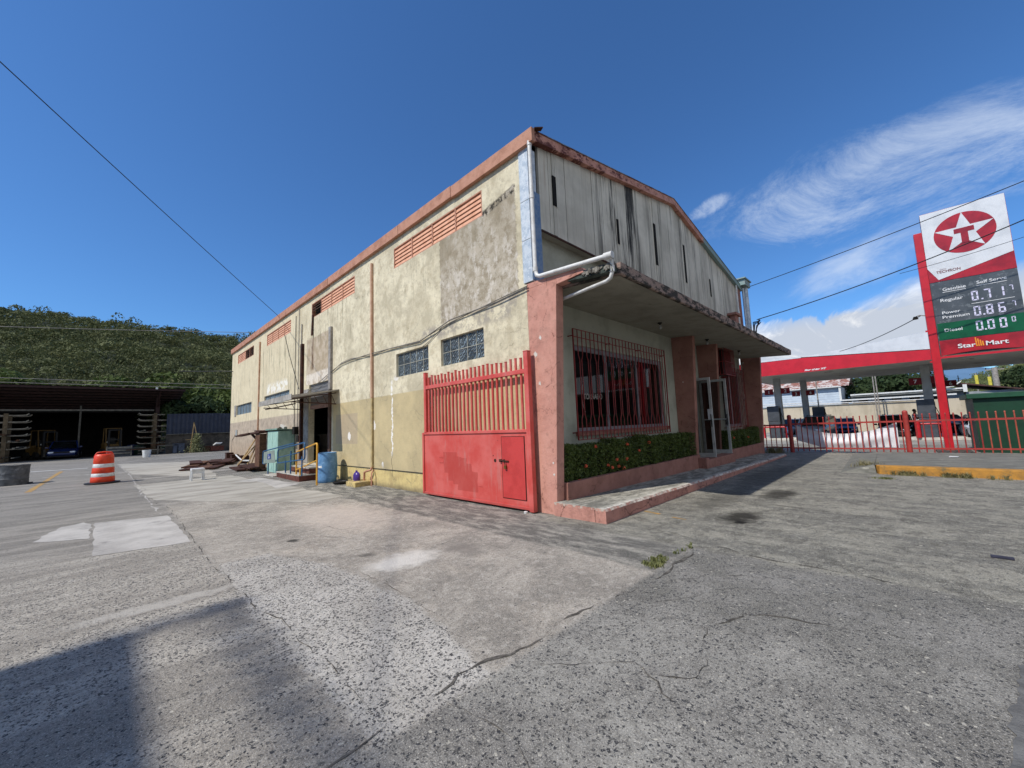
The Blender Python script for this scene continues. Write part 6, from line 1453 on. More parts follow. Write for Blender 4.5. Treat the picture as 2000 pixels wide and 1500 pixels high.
# cars
M_tyre = weathered('tyre', '#1b1b1b', '#262626', 0.85, 8, bmp=0)
M_rim = weathered('alloy', '#9a9c9e', '#7f8183', 0.35, 8, metal=0.8, bmp=0)
M_carglass = weathered('car_glass', '#0c0f12', '#14181c', 0.06, 1, spec=0.8, bmp=0)
M_head = weathered('lamp_glass', '#d8dde2', '#c4cad0', 0.15, 8, spec=0.7, bmp=0)
M_tail = weathered('tail_glass', '#a01218', '#c02028', 0.2, 8, spec=0.6, bmp=0)
def carpaint(name, c): return weathered('paint_'+name, c, c, 0.18, 2, spec=0.7, bmp=0)
def make_car(name, label, cat, x, y, z, rz, L, W, H, paint, shape, group):
    K = thing(name, label, cat, (0, 0, 0), group=group)
    hw = W/2; b = 0.22; belt = H*0.60 if shape != 'suv' else H*0.58; hood = belt-0.06
    # lower body lofted along the length: station x, half width, bottom, top
    st = [(-L/2, 0.80, b+0.10, belt*0.72), (-L/2+0.10, 0.93, b+0.04, belt-0.10), (-L/2+0.35, 0.99, b, belt-(0.02 if shape != 'suv' else 0)), (-L*0.22, 1.0, b, belt), (L*0.0, 1.0, b, belt), (L*0.18, 1.0, b, belt-0.01), (L*0.30, 0.98, b, hood-0.05), (L/2-0.30, 0.94, b+0.02, hood-0.16), (L/2-0.08, 0.84, b+0.06, hood-0.28), (L/2, 0.70, b+0.14, hood-0.38)]
    vs = []; 
    for (sx, wf, zb, zt) in st:
        w = hw*wf
        vs += [(sx, -w*0.92, zb), (sx, -w, zb+(zt-zb)*0.35), (sx, -w*0.985, zb+(zt-zb)*0.8), (sx, -w*0.88, zt), (sx, 0, zt+0.03), (sx, w*0.88, zt), (sx, w*0.985, zb+(zt-zb)*0.8), (sx, w, zb+(zt-zb)*0.35), (sx, w*0.92, zb)]
    k = 9; fs = [(i*k+j, (i+1)*k+j, (i+1)*k+j+1, i*k+j+1) for i in range(len(st)-1) for j in range(k-1)]
    fs += [(i*k+k-1, (i+1)*k+k-1, (i+1)*k, i*k) for i in range(len(st)-1)]+[tuple(range(k)), tuple(range((len(st)-1)*k, len(st)*k))]
    mb = MB(); mb.raw(vs, fs); bd = mb.build('body', paint, None, smooth=32, bevel=0.02); put_under(bd, K)
    # greenhouse
    if shape == 'suv': g = [(-L/2+0.12, belt-0.05), (-L/2+0.38, H-0.07), (-L*0.1, H), (L*0.07, H-0.04), (L*0.25, belt-0.03)]
    else: g = [(-L/2+0.55, belt-0.04), (-L*0.25, H-0.05), (-L*0.08, H), (L*0.06, H-0.04), (L*0.24, belt-0.03)]
    def gh(off, wi, zlo=0.0):
        vs = []
        for sgn in (-1, 1):
            for (gx, gz_) in g: 
                f = (gz_-belt)/(H-belt) if gz_ > belt else 0; vs.append((gx, sgn*(hw*(0.90-0.17*f)+off), gz_+(0 if gz_ < belt else off)))
        n_ = len(g); return vs, [tuple(range(n_-1, -1, -1)), tuple(range(n_, 2*n_))]+[(i, i+1, n_+i+1, n_+i) for i in range(n_-1)]
    vs, fs = gh(0, 0); mb = MB(); mb.raw(vs, fs); put_under(mb.build('windows', M_carglass, None, smooth=25), K)
    mb = MB()
    for sgn in (-1, 1):
        pts = [Vector((gx, sgn*(hw*(0.90-0.17*max(0, (gz_-belt)/(H-belt)))+0.004), gz_+0.004)) for gx, gz_ in g]
        for a_, b_ in zip(pts, pts[1:]): mb.beam(a_, b_, 0.035, 0.07, (0, 1, 0))
        mb.beam((-L*0.05, pts[2].y, pts[2].z), (-L*0.04, sgn*hw*0.90, belt-0.03), 0.07, 0.03, (0, 1, 0))
    f1 = g[1]; f2 = g[3]; w1 = hw*0.73+0.01
    mb.raw([(f1[0], -w1, f1[1]+0.015), (g[2][0], -w1, g[2][1]+0.02), (f2[0], -w1, f2[1]+0.015), (f1[0], w1, f1[1]+0.015), (g[2][0], w1, g[2][1]+0.02), (f2[0], w1, f2[1]+0.015), (f1[0], -w1, f1[1]-0.02), (f2[0], -w1, f2[1]-0.02), (f1[0], w1, f1[1]-0.02), (f2[0], w1, f2[1]-0.02)], [(0, 1, 4, 3), (1, 2, 5, 4), (6, 8, 3, 0), (7, 2, 5, 9)])
    put_under(mb.build('roof', paint), K)
    if shape == 'suv':
        mb = MB()
        for sgn in (-1, 1): mb.beam((-L*0.33, sgn*hw*0.66, H+0.06), (L*0.02, sgn*hw*0.66, H+0.06), 0.04, 0.03); mb.beam((-L*0.3, sgn*hw*0.66, H), (-L*0.3, sgn*hw*0.66, H+0.06), 0.04, 0.03); mb.beam((0, sgn*hw*0.66, H-0.02), (0, sgn*hw*0.66, H+0.06), 0.04, 0.03)
        put_under(mb.build('roof_rack', M_tyre), K)
    for sx in (-L*0.30, L*0.31):
        for sgn in (-1, 1):
            mb = MB(); yv = sgn*(hw-0.1); mb.lathe([(0.0, -0.10), (0.29, -0.11), (0.33, -0.07), (0.33, 0.07), (0.29, 0.11), (0.2, 0.10), (0.0, 0.08)], (0, 0, 0), 22)
            mb.v = [(sx+p[0], yv+p[2], 0.33+p[1]) for p in mb.v]; wh = mb.build('wheel', M_tyre, None, smooth=40); put_under(wh, K)
            mb = MB(); mb.cyl((sx, yv+sgn*0.10, 0.33), (sx, yv+sgn*0.118, 0.33), 0.2, 0.17, n=16); put_under(mb.build('rim', M_rim, None, smooth=40), wh)
    for sgn in (-1, 1):
        mb = MB(); mb.obox((L/2-0.14, sgn*hw*0.66, hood-0.28), (0.10, -sgn*0.03, 0), (0.02, sgn*0.17, 0), (-0.02, 0, 0.06)); put_under(mb.build('headlight', M_head, None, bevel=0.02), K)
        mb = MB(); mb.obox((-L/2+0.08, sgn*hw*0.76, belt-0.16), (0.05, 0, 0), (0, 0.13, 0), (0.02, 0, 0.10)); put_under(mb.build('tail_light', M_tail, None, bevel=0.02), K)
        mb = MB(); mb.obox((L*0.17, sgn*(hw+0.08), belt+0.05), (0.05, 0, 0), (0, 0.09, 0), (0, 0, 0.06)); put_under(mb.build('mirror', paint, None, bevel=0.02), K)
    mb = MB(); mb.obox((L/2-0.03, 0, 0.55), (0.02, 0, 0), (0, hw*0.5, 0), (0, 0, 0.07)); put_under(mb.build('grille', M_tyre), K)
    mb = MB(); mb.obox((-L/2+0.02, 0, 0.62), (0.03, 0, 0), (0, 0.16, 0), (0, 0, 0.07)); put_under(mb.build('number_plate', M_head), K)
    mb = MB(); mb.box(-L/2+0.06, L/2-0.12, -hw*0.85, hw*0.85, 0.18, 0.3); put_under(mb.build('underbody', M_tyre), K)
    K.rotation_euler = (0, 0, rz); K.location = (x, y, z); return K
CG_ = 'cars at the filling station'
make_car('parked_car', 'blue hatchback parked nose out in the left bay of the shed', 'car', -7.9, 47.6, 0.235, math.radians(-92), 4.2, 1.8, 1.5, carpaint('deep_blue', '#0d2152'), 'sedan', 'car in the shed')
make_car('parked_car', 'silver grey estate car with roof bars behind the left end of the banner', 'car', 35.2, 1.0, GZ+0.02, math.radians(172), 4.5, 1.85, 1.72, carpaint('silver', '#a9a9ac'), 'suv', CG_)
make_car('parked_car', 'pale grey car mostly hidden behind the left fence post and pump', 'car', 38.5, 3.1, GZ+0.02, math.radians(160), 4.3, 1.8, 1.5, carpaint('pale_grey', '#b9bbbd'), 'sedan', CG_)
make_car('parked_car', 'dark blue car seen above the middle of the white banner', 'car', 39.5, -0.3, GZ+0.02, math.radians(184), 4.3, 1.75, 1.42, carpaint('navy', '#1f3f86'), 'sedan', CG_)
make_car('parked_car', 'black car behind the right end of the banner and the tall fence post', 'car', 33.9, -3.62, GZ+0.02, math.radians(178), 4.5, 1.85, 1.6, carpaint('black', '#111214'), 'suv', CG_)
make_car('parked_car', 'white car seen from behind between the red pole and the green container', 'car', 32.3, -7.5, GZ+0.02, math.radians(4), 4.5, 1.8, 1.48, carpaint('white', '#e2e4e6'), 'sedan', CG_)
make_car('parked_car', 'dark car behind the red pole at the pump', 'car', 36.5, -5.6, GZ+0.02, math.radians(90), 4.4, 1.8, 1.5, carpaint('charcoal', '#1d1c20'), 'sedan', CG_)

# person standing at the pump
def skinned(name, joints, edges, mat, parent, sub=2):
    me = bpy.data.meshes.new(name); me.from_pydata([j[0] for j in joints], edges, []); o = bpy.data.objects.new(name, me); col.objects.link(o)
    md = o.modifiers.new('skin', 'SKIN')
    me.skin_vertices.new() if not me.skin_vertices else None
    for i, j in enumerate(joints): me.skin_vertices[0].data[i].radius = (j[1], j[2] if len(j) > 2 else j[1])
    me.skin_vertices[0].data[0].use_root = True
    s_ = o.modifiers.new('sub', 'SUBSURF'); s_.levels = sub; s_.render_levels = sub; me.materials.append(mat)
    dg = bpy.context.evaluated_depsgraph_get(); me2 = bpy.data.meshes.new_from_object(o.evaluated_get(dg)); bpy.data.objects.remove(o)
    for p_ in me2.polygons: p_.use_smooth = True
    o = bpy.data.objects.new(name, me2); col.objects.link(o)
    if parent is not None: put_under(o, parent)
    return o
def person(x, y, z, rz, label, shirt, trouser):
    K = thing('person', label, 'person', (0, 0, 0))
    M_skin = weathered('skin', '#8a5f48', '#7c543f', 0.6, 5, bmp=0); M_hair = weathered('dark_hair', '#17120f', '#211a15', 0.7, 9, bmp=0)
    j = [((0, 0, 0.95), .13, .10), ((0, 0, 1.15), .125, .09), ((0, 0, 1.38), .16, .10), ((0, 0, 1.50), .06), ((0.02, 0, 1.60), .075, .085), ((0.02, 0, 1.69), .082, .092), ((0.02, 0, 1.76), .05),
         ((0, .17, 1.42), .055), ((0.03, .22, 1.15), .042), ((0.2, .20, 0.98), .032), ((0.28, .18, 0.97), .028, .018),
         ((0, -.17, 1.42), .055), ((0.05, -.22, 1.15), .042), ((0.25, -.18, 1.10), .032), ((0.33, -.16, 1.12), .028, .018),
         ((0, .09, 0.88), .09), ((0.02, .10, 0.48), .062), ((0, .11, 0.09), .042), ((0.12, .12, 0.04), .035),
         ((0, -.09, 0.88), .09), ((0.0, -.10, 0.48), .062), ((-.02, -.11, 0.09), .042), ((0.10, -.12, 0.04), .035)]
    e = [(0, 1), (1, 2), (2, 3), (3, 4), (4, 5), (5, 6), (2, 7), (7, 8), (8, 9), (9, 10), (2, 11), (11, 12), (12, 13), (13, 14), (0, 15), (15, 16), (16, 17), (17, 18), (0, 19), (19, 20), (20, 21), (21, 22)]
    skinned('body', j, e, M_skin, K)
    f = 1.16
    sh = [j[0], j[1], j[2], (j[2][0][:2]+(1.45,), .10, .08), j[7], ((0.02, .205, 1.24), .052), j[11], ((0.03, -.205, 1.24), .052)]
    sh = [(q[0],)+tuple(r*f for r in q[1:]) for q in sh]; skinned('shirt', sh, [(0, 1), (1, 2), (2, 3), (2, 4), (4, 5), (2, 6), (6, 7)], shirt, K)
    tr = [j[0], j[15], j[16], (j[17][0][:2]+(0.12,), .05), j[19], j[20], (j[21][0][:2]+(0.12,), .05)]; tr = [(q[0],)+tuple(r*f for r in q[1:]) for q in tr]
    skinned('trousers', tr, [(0, 1), (1, 2), (2, 3), (0, 4), (4, 5), (5, 6)], trouser, K)
    mb = MB(); mb.lathe([(0.0, 0.115), (0.05, 0.105), (0.085, 0.06), (0.097, 0.0), (0.09, -0.05)], (0.0, 0, 1.70), 14, 1.05, 0.9); put_under(mb.build('hair', M_hair, None, smooth=60), K)
    for s_ in (-1, 1):
        mb = MB(); mb.lathe([(0, 0.018), (0.014, 0.0), (0, -0.018)], (0.03, s_*0.082, 1.66), 6); put_under(mb.build('ear', M_skin, None, smooth=60), K)
        mb = MB(); mb.cyl((0.103, s_*0.03, 1.68), (0.108, s_*0.03, 1.68), 0.008, n=8); put_under(mb.build('eye', M_hair), K)
        for k in range(4):
            hx, hy, hz = j[10 if s_ > 0 else 14][0]; mb = MB(); mb.tube([(hx, hy+(k-1.5)*0.018, hz), (hx+0.05, hy+(k-1.5)*0.02, hz-0.01), (hx+0.075-0.005*abs(k-1), hy+(k-1.5)*0.02, hz-0.035)], [.009, .008, .006], n=6); put_under(mb.build('finger', M_skin, None, smooth=60), K)
        mb = MB(); mb.tube([(hx-0.02, hy-s_*0.03, hz+0.005), (hx+0.02, hy-s_*0.055, hz-0.005)], [.01, .008], n=6); put_under(mb.build('thumb', M_skin, None, smooth=60), K)
    mb = MB(); mb.obox((0.118, 0, 1.645), (0.014, 0, -0.006), (0, 0.01, 0), (0, 0, 0.018)); put_under(mb.build('nose', M_skin, None, bevel=0.006), K)
    mb = MB(); mb.obox((0.108, 0, 1.605), (0.004, 0, 0), (0, 0.022, 0), (0, 0, 0.004)); put_under(mb.build('mouth', weathered('lips', '#5e3329', '#5e3329', 0.6, 5, bmp=0)), K)
    K.rotation_euler = (0, 0, rz); K.location = (x, y, z); return K
person(32.7, -4.62, GZ+0.17, math.radians(-60), 'dark haired person in a red and white top beside the pump near the red pole', weathered('red_shirt', '#b8343a', '#e0d8d4', 0.8, 9, 0.47, 0.5), weathered('dark_trousers', '#23232a', '#1b1b20', 0.8, 9))

# green container right of the sign pole
Gc = thing('green_enclosure', 'dark green sheet container with an overhanging lid behind the fence at the right', 'container', (17, -9, -0.05))
M_green = weathered('dark_green_paint', '#0e3d26', '#0b3220', 0.5, 2, spec=0.4)
mb = MB(); mb.box(15.55, 18.0, -12.5, -5.92, -0.1, 1.80); mb.build('body', M_green, Gc)
mb = MB(); mb.box(15.42, 18.1, -12.6, -5.78, 1.80, 1.97); mb.build('lid', weathered('green_lid', '#1f5238', '#194530', 0.5, 3, spec=0.4), Gc, bevel=0.015)
mb = MB(); mb.box(14.5, 16.6, -5.75, -4.9, -0.12, 0.02); kind(mb.build('sign_footing', weathered('footing_dirt', '#4b443c', '#5d554b', 0.95, 6)))

# boundary wall, neighbours
WALLB = thing('boundary_wall', 'long beige rendered block wall behind the fuel pumps', 'wall', (47.9, -2, GZ))
mb = MB()
yy = 16.0
while yy > -30: mb.box(47.9, 48.1, yy-3.0, yy-0.01, -1, 2.38+random.uniform(-.01, .01)); yy -= 3.0
mb.build('panel', weathered('beige_wall', '#cbbfa9', '#b9ad97', 0.9, 1.2, c3='#9d9280', lo3=0.6, hi3=0.75, stretch=(1, 1, .5)), WALLB)
mb = MB(); mb.tube([(47.7, 16, 2.55), (47.7, 1, 2.5), (47.7, -6, 2.42)], 0.05, n=6); mb.tube([(47.6, 14, 2.75), (47.6, 2, 2.7)], 0.04, n=6); mb.build('pipe', M_pvc, WALLB, smooth=50)
M_rustroof = weathered('rusty_roof', '#9b6a5a', '#cfc4bc', 0.7, 1.6, 0.47, 0.53, c3='#7d4438', lo3=0.56, hi3=0.6, sc3=2.0, stretch=(1, 1, 1))
NB = thing('white_building', 'white plank sided building with patchy rusty roof behind the beige wall', 'building', (57, 6, 0))
mb = MB()
for k in range(7): mb.box(55.0+0.012*(k % 2), 62, 1.0, 20, 2.6+k*0.28-2.6*(k == 0), 2.6+(k+1)*0.28-0.012)
mb.build('wall', weathered('pale_blue_plank', '#cdd8e2', '#bcc8d4', 0.6, 1.5), NB)
mb = MB(); vs = []; n = 120
for i in range(n+1):
    y = 20.4-20.2*i/n; d = 0.03*(1 if i % 2 else -1); vs += [(54.6, y, 4.62+d), (58.5, y, 5.9+d), (62.4, y, 4.6+d)]
mb.raw(vs, [(3*i+k, 3*i+k+1, 3*i+4+k, 3*i+3+k) for i in range(n) for k in range(2)]); mb.build('roof', M_rustroof, NB)
mb = MB(); mb.box(54.5, 54.62, 0.9, 20.4, 4.50, 4.62); mb.box(54.6, 54.75, 0.95, 1.15, 3.0, 4.5); mb.box(54.55, 54.7, -8.0, 1.15, 2.85, 3.0); mb.build('gutter', M_letter, NB)
LB = thing('low_building', 'long low building with white roof edge and dark shaded front', 'building', (57, -5, 0))
mb = MB(); mb.box(56, 62, -8.6, 0.2, 0, 3.25); mb.box(55.98, 56, -7.5, -6.5, 2.6, 3.0); mb.build('wall', weathered('grey_wall', '#8c97a0', '#7c8790', 0.8, 1), LB)
mb = MB(); mb.box(55.2, 62, -8.8, 0.2, 3.25, 3.42); mb.build('roof', weathered('stained_roof', '#9b9b96', '#7b7b76', 0.8, 3), LB)
mb = MB(); mb.box(55.1, 55.25, -8.8, 0.2, 3.42, 3.56); mb.build('roof_edge', M_letter, LB)
mb = MB()
for k in range(5): mb.box(55.96, 56.0, -1.2-1.4*k, -0.4-1.4*k, 2.4, 3.05)
mb.build('window', M_dark, LB)
RB = thing('gabled_shed', 'small shed with dark red gable roof and white eave behind the wall at the right', 'shed', (57, -10.5, 0))
mb = MB(); mb.box(55.5, 62, -12.5, -8.7, 0, 3.1); mb.build('wall', weathered('grey_wall2', '#a5abb0', '#8f959a', 0.8, 1), RB)
mb = MB(); mb.raw([(55, -8.4, 4.05), (55, -12.8, 3.0), (63, -12.8, 3.0), (63, -8.4, 4.05), (55, -8.4, 3.9), (55, -12.8, 2.9), (63, -12.8, 2.9), (63, -8.4, 3.9)], [(0, 1, 2, 3), (7, 6, 5, 4), (0, 4, 5, 1)]); mb.build('roof', weathered('maroon_brown_roof', '#5a3d38', '#453230', 0.7, 2), RB)
mb = MB(); mb.raw([(54.9, -8.4, 4.1), (54.9, -7.9, 3.7), (54.9, -6.6, 3.5), (54.9, -6.6, 3.62), (54.9, -7.9, 3.86), (54.9, -8.5, 4.28)], [(0, 1, 2, 3, 4, 5)]); mb.box(54.9, 55.0, -8.78, -8.5, 3.1, 3.85); mb.build('eave', M_letter, RB)
RR = thing('red_roof_house', 'low house with a pinkish red roof just above the green container', 'house', (70, -17, 0))
mb = MB(); mb.box(70, 78, -26, -15.5, 0, 3.1); mb.build('wall', weathered('house_wall', '#b9a89a', '#a59486', 0.8, 1), RR)
mb = MB(); mb.raw([(69.5, -26.5, 3.1), (69.5, -15, 3.1), (74, -17, 4.1), (74, -24, 4.1), (78.5, -26.5, 3.1), (78.5, -15, 3.1)], [(0, 1, 2, 3), (3, 2, 5, 4), (1, 5, 2), (0, 3, 4)]); mb.build('roof', weathered('pink_red_roof', '#b06a5a', '#8f5145', 0.7, 2), RR)
# utility poles and yellow antenna masts
def upole(x, y, h, r, label, arms=True):
    K = thing('utility_pole', label, 'pole', (x, y, 0), group='utility poles'); mb = MB(); mb.cyl((x, y, -0.5), (x, y, h), r*1.15, r, n=12); mb.build('pole', M_greypost, K, smooth=40)
    if arms:
        mb = MB(); mb.box(x-0.06, x+0.06, y-0.9, y+0.9, h-0.35, h-0.22); mb.build('crossarm', M_greypost, K)
        for d in (-0.8, 0.0, 0.8): mb = MB(); mb.cyl((x, y+d, h-0.22), (x, y+d, h+0.02), 0.05, n=8); mb.build('insulator', M_dark, K)
upole(84, -13.8, 7.1, 0.30, 'grey concrete utility pole with crossarm right of the yellow masts')
upole(45.5, -2.28, 5.9, 0.05, 'left one of two thin dark poles before the dark tree', False); upole(45.5, -2.47, 5.6, 0.05, 'right one of two thin dark poles before the dark tree', False)
upole(41.5, 1.55, 4.9, 0.05, 'very thin dark pole before the white plank building', False)
for (y, z0, z1, lb) in ((-10.6, 3.0, 5.6, 'left yellow topped mast behind the dark red gable roof'), (-11.6, 3.0, 5.3, 'right yellow mast behind the dark red gable roof')):
    K = thing('mast', lb, 'mast', (68, y, 0), group='yellow masts'); mb = MB(); mb.cyl((68, y, 0), (68, y, z1), 0.07, n=8); mb.build('pole', M_greypost, K); mb = MB(); mb.box(67.88, 68.12, y-0.14, y+0.14, z1-1.5, z1-0.25); mb.build('box', weathered('lemon', '#d5c94e', '#bdb046', 0.6, 5), K, bevel=0.03)
K = thing('mast', 'thin dark antenna mast left of the yellow masts', 'mast', (68, -9.16, 0)); mb = MB(); mb.cyl((68, -9.16, 0), (68, -9.16, 5.5), 0.04, n=8); mb.box(67.97, 68.03, -9.35, -9.0, 5.1, 5.14); mb.build('pole', M_dark, K)
# overhead wires
def wire(name, pts, r, label, sag=0.0, mat=None):
    a, b = Vector(pts[0]), Vector(pts[-1]); out = []
    if len(pts) == 2:
        for i in range(25): t = i/24; p = a.lerp(b, t); p.z -= sag*4*t*(1-t); out.append(p)
    else: out = pts
    mb = MB(); mb.tube(out, r, n=5); o = mb.build(name, mat or M_black); tag(o, label, 'wire', 'overhead wires'); return o
wire('overhead_wire', [(-0.02, 15.8, 6.93), (-14.0, -0.8, 10.95)], 0.011, 'long dark wire rising from the warehouse roof edge to the upper left', 0.12)
wire('overhead_wire', [(13.9, 0.15, 7.05), (13.95, -9.3, 8.65)], 0.014, 'upper dark wire from the gable end crossing the top of the price sign', 0.10)
wire('overhead_wire', [(14.1, -0.1, 5.62), (13.9, -9.5, 7.75)], 0.018, 'middle dark wire from the gable end crossing the star on the price sign', 0.25)
wire('overhead_wire', [(14.6, -4.6, 6.42), (14.4, -9.5, 7.1)], 0.008, 'thin wire crossing the white point of the price sign', 0.1)
wire('overhead_wire', [(24.0, -1.9, 5.0), (15.8, -5.0, 4.97)], 0.015, 'lower wire running from the station canopy to the lamp on the red pole', 0.12)
wire('overhead_wire', [(-60, 62, 10.3), (30, 62, 19.3)], 0.035, 'pale wire high across the wooded hill', 1.0, M_greypost)
wire('overhead_wire', [(-60, 52, 7.7), (30, 52, 7.85)], 0.03, 'upper of the two pale wires just above the shed roof', 0.3, M_greypost)
wire('overhead_wire', [(-60, 52, 7.25), (30, 52, 7.5)], 0.03, 'lower of the two pale wires just above the shed roof', 0.3, M_greypost)

# ------------------------------------------------------------------ hills, woods, trees
def fnoise(x, y, s): return mnoise.fractal(Vector((x*s, y*s, 1.7)), 1.0, 2.0, 4)
def hill_z(x, y):
    base = 0.2
    t = min(max((y-66)/(230-66), 0), 1.35)
    crest = 49+fnoise(x, 0, 0.012)*2.5-max(0, (x-40))*0.02
    if t <= 1: h = crest*(t**0.92)
    else: h = crest*(1-((t-1)/0.35)**2*0.25)
    gully = fnoise(x, y, 0.018)*4.5*math.sin(PI*min(t, 1))
    return base-0.4+h+gully
def terrain(name, fn, xs, ys, mat):
    n = len(xs); vs = [(x, y, fn(x, y)) for y in ys for x in xs]; mb = MB(); mb.raw(vs, [(j*n+i, j*n+i+1, (j+1)*n+i+1, (j+1)*n+i) for j in range(len(ys)-1) for i in range(n-1)])
    return kind(mb.build(name, mat, smooth=80))
M_hill = weathered('hill_soil', '#2c3320', '#3c4128', 0.95, 0.05, bmp=0)
terrain('hill', hill_z, list(np.arange(-160, 200, 8.0)), list(np.arange(62, 290, 6.0)), M_hill)
def crown_template(seed, n, size, flat=0.75, lumps=7):
    rnd = np.random.RandomState(seed); cs = rnd.normal(0, 0.45, (lumps, 3)); cs[:, 2] = np.abs(cs[:, 2])*0.8; rs = rnd.uniform(0.35, 0.62, lumps)
    k = rnd.randint(0, lumps, n); d = rnd.normal(0, 1, (n, 3)); d /= np.linalg.norm(d, axis=1)[:, None]; d[:, 2] = np.where(rnd.rand(n) < 0.75, np.abs(d[:, 2]), d[:, 2])
    p = cs[k]+d*rs[k][:, None]*rnd.uniform(0.82, 1.05, n)[:, None]; p[:, 2] *= flat
    nrm = d+rnd.normal(0, 0.55, (n, 3)); nrm /= np.linalg.norm(nrm, axis=1)[:, None]
    a = np.cross(nrm, rnd.normal(0, 1, (n, 3))); a /= np.linalg.norm(a, axis=1)[:, None]; b = np.cross(nrm, a)
    s_ = size*rnd.uniform(0.6, 1.4, n)[:, None]
    return np.stack([p-a*s_, p+b*s_*0.55, p+a*s_, p-b*s_*0.55], 1)
def fast_quads(name, V, mat, parent=None):
    """V: (n,4,3) array of quads -> one mesh"""
    n = len(V); me = bpy.data.meshes.new(name); me.vertices.add(n*4); me.vertices.foreach_set('co', V.reshape(-1).astype(np.float32))
    me.loops.add(n*4); me.loops.foreach_set('vertex_index', np.arange(n*4, dtype=np.int32)); me.polygons.add(n)
    me.polygons.foreach_set('loop_start', np.arange(0, n*4, 4, dtype=np.int32)); me.update(calc_edges=True); me.materials.append(mat)
    o = bpy.data.objects.new(name, me); col.objects.link(o)
    if parent is not None: put_under(o, parent)
    return o
def forest_mat(name, c1, c2, c3, sc):
    m, nt, bs = new_mat(name); P = nt.coord(); isl = nt.n('ShaderNodeNewGeometry').outputs['Random Per Island']
    n1 = nt.noise(P, sc, 4, 0.6); n2 = nt.vor(P, sc*8.0).outputs['Color']; k = nt.sep(n2)[0]; k2 = nt.sep(n2)[1]
    c = nt.mix(nt.ss(n1, 0.38, 0.62), hexc(c1), hexc(c2)); c = nt.mix(nt.mul(k, 0.75), c, hexc(c3)); c = nt.mix(nt.ss(k2, 0.6, 0.9, 0, 0.6), c, nt.mix(0.5, c, (0.015, 0.03, 0.01, 1))); c = nt.mix(nt.mul(isl, 0.35), c, hexc(c2))
    nt.put(bs.inputs['Base Color'], c); bs.inputs['Roughness'].default_value = 0.7; bs.inputs['Specular IOR Level'].default_value = 0.15
    tr = nt.n('ShaderNodeBsdfTranslucent', {'Color': c}); mx = nt.n('ShaderNodeMixShader', {0: 0.2, 1: bs.outputs[0], 2: tr.outputs[0]})
    nt.links.new(mx.outputs[0], m.node_tree.nodes['Material Output'].inputs['Surface']); return m
M_forest = forest_mat('forest_foliage', '#42492e', '#5e6441', '#70724a', 0.035)
TPL = [crown_template(s, 420, 0.07) for s in range(6)]
TPLF = [crown_template(s+20, 200, 0.10) for s in range(6)]
rnd = np.random.RandomState(4); quads = []; Y = 68.0
while Y < 262:
    far = (Y-66)/164; step = 3.6+0.9*far; xw0 = -12-(Y+5)*0.62; xw1 = 0.45*Y+8
    X = xw0
    while X < xw1:
        x = X+rnd.uniform(-1.7, 1.7); y = Y+rnd.uniform(-1.7, 1.7); r = rnd.choice([1.5, 2.2, 2.9, 3.8], p=[.35, .3, .23, .12])*rnd.uniform(.85, 1.15)
        tp = (TPL if y < 130 else TPLF)[rnd.randint(6)]; a = rnd.uniform(0, 6.28); ca, sa = math.cos(a), math.sin(a); Rm = np.array([[ca, -sa, 0], [sa, ca, 0], [0, 0, 1]])
        quads.append((tp @ Rm.T)*np.array([r, r, r*rnd.uniform(0.8, 1.25)])+np.array([x, y, hill_z(x, y)+r*0.45])); X += step
    Y += step*0.95
fo = fast_quads('forest', np.concatenate(quads), M_forest); fo['kind'] = 'stuff'; fo['label'] = 'dense green scrub forest covering the hill at the left'; fo['category'] = 'forest'
# right hand hill, scrubby and lighter
def rhill(x, y):
    t = min(max((x-110)/90, 0), 1); e = min(max((-y-2)/40, 0), 1.6); return -0.5+t*(3.0+e*17)+fnoise(x, y, 0.03)*1.2*t
terrain('hill', rhill, list(np.arange(105, 300, 6.0)), list(np.arange(-160, 40, 6.0)), weathered('dry_hill', '#71754f', '#5a6340', 0.95, 0.08, c3='#8c8a62', lo3=0.55, hi3=0.65, sc3=0.15, bmp=0))
M_forest2 = forest_mat('scrub_foliage', '#5d6840', '#78804f', '#8a8d5c', 0.06)
quads = []
for _ in range(900):
    x = rnd.uniform(112, 210); y = rnd.uniform(-70, 5); r = rnd.uniform(0.8, 2.0); tp = TPLF[rnd.randint(6)]
    quads.append(tp*r+np.array([x, y, rhill(x, y)+r*0.3]))
fo = fast_quads('scrub', np.concatenate(quads), M_forest2); fo['kind'] = 'stuff'; fo['label'] = 'low scrub dotted over the dry hillside at the right'; fo['category'] = 'scrub'
def mz(x, y):
    r = max(0, 1-abs(y-60)/700); t = min(max((x-1150)/350, 0), 1); return -2+t*(150*r+fnoise(x, y, 0.004)*16)
terrain('distant_mountain', mz, list(np.arange(1100, 1900, 50.0)), list(np.arange(-800, 900, 40.0)), weathered('mountain_haze_blue', '#5f7f9e', '#54748f', 0.95, 0.01, bmp=0))  # blue of distant haze is put into the mountain's colour
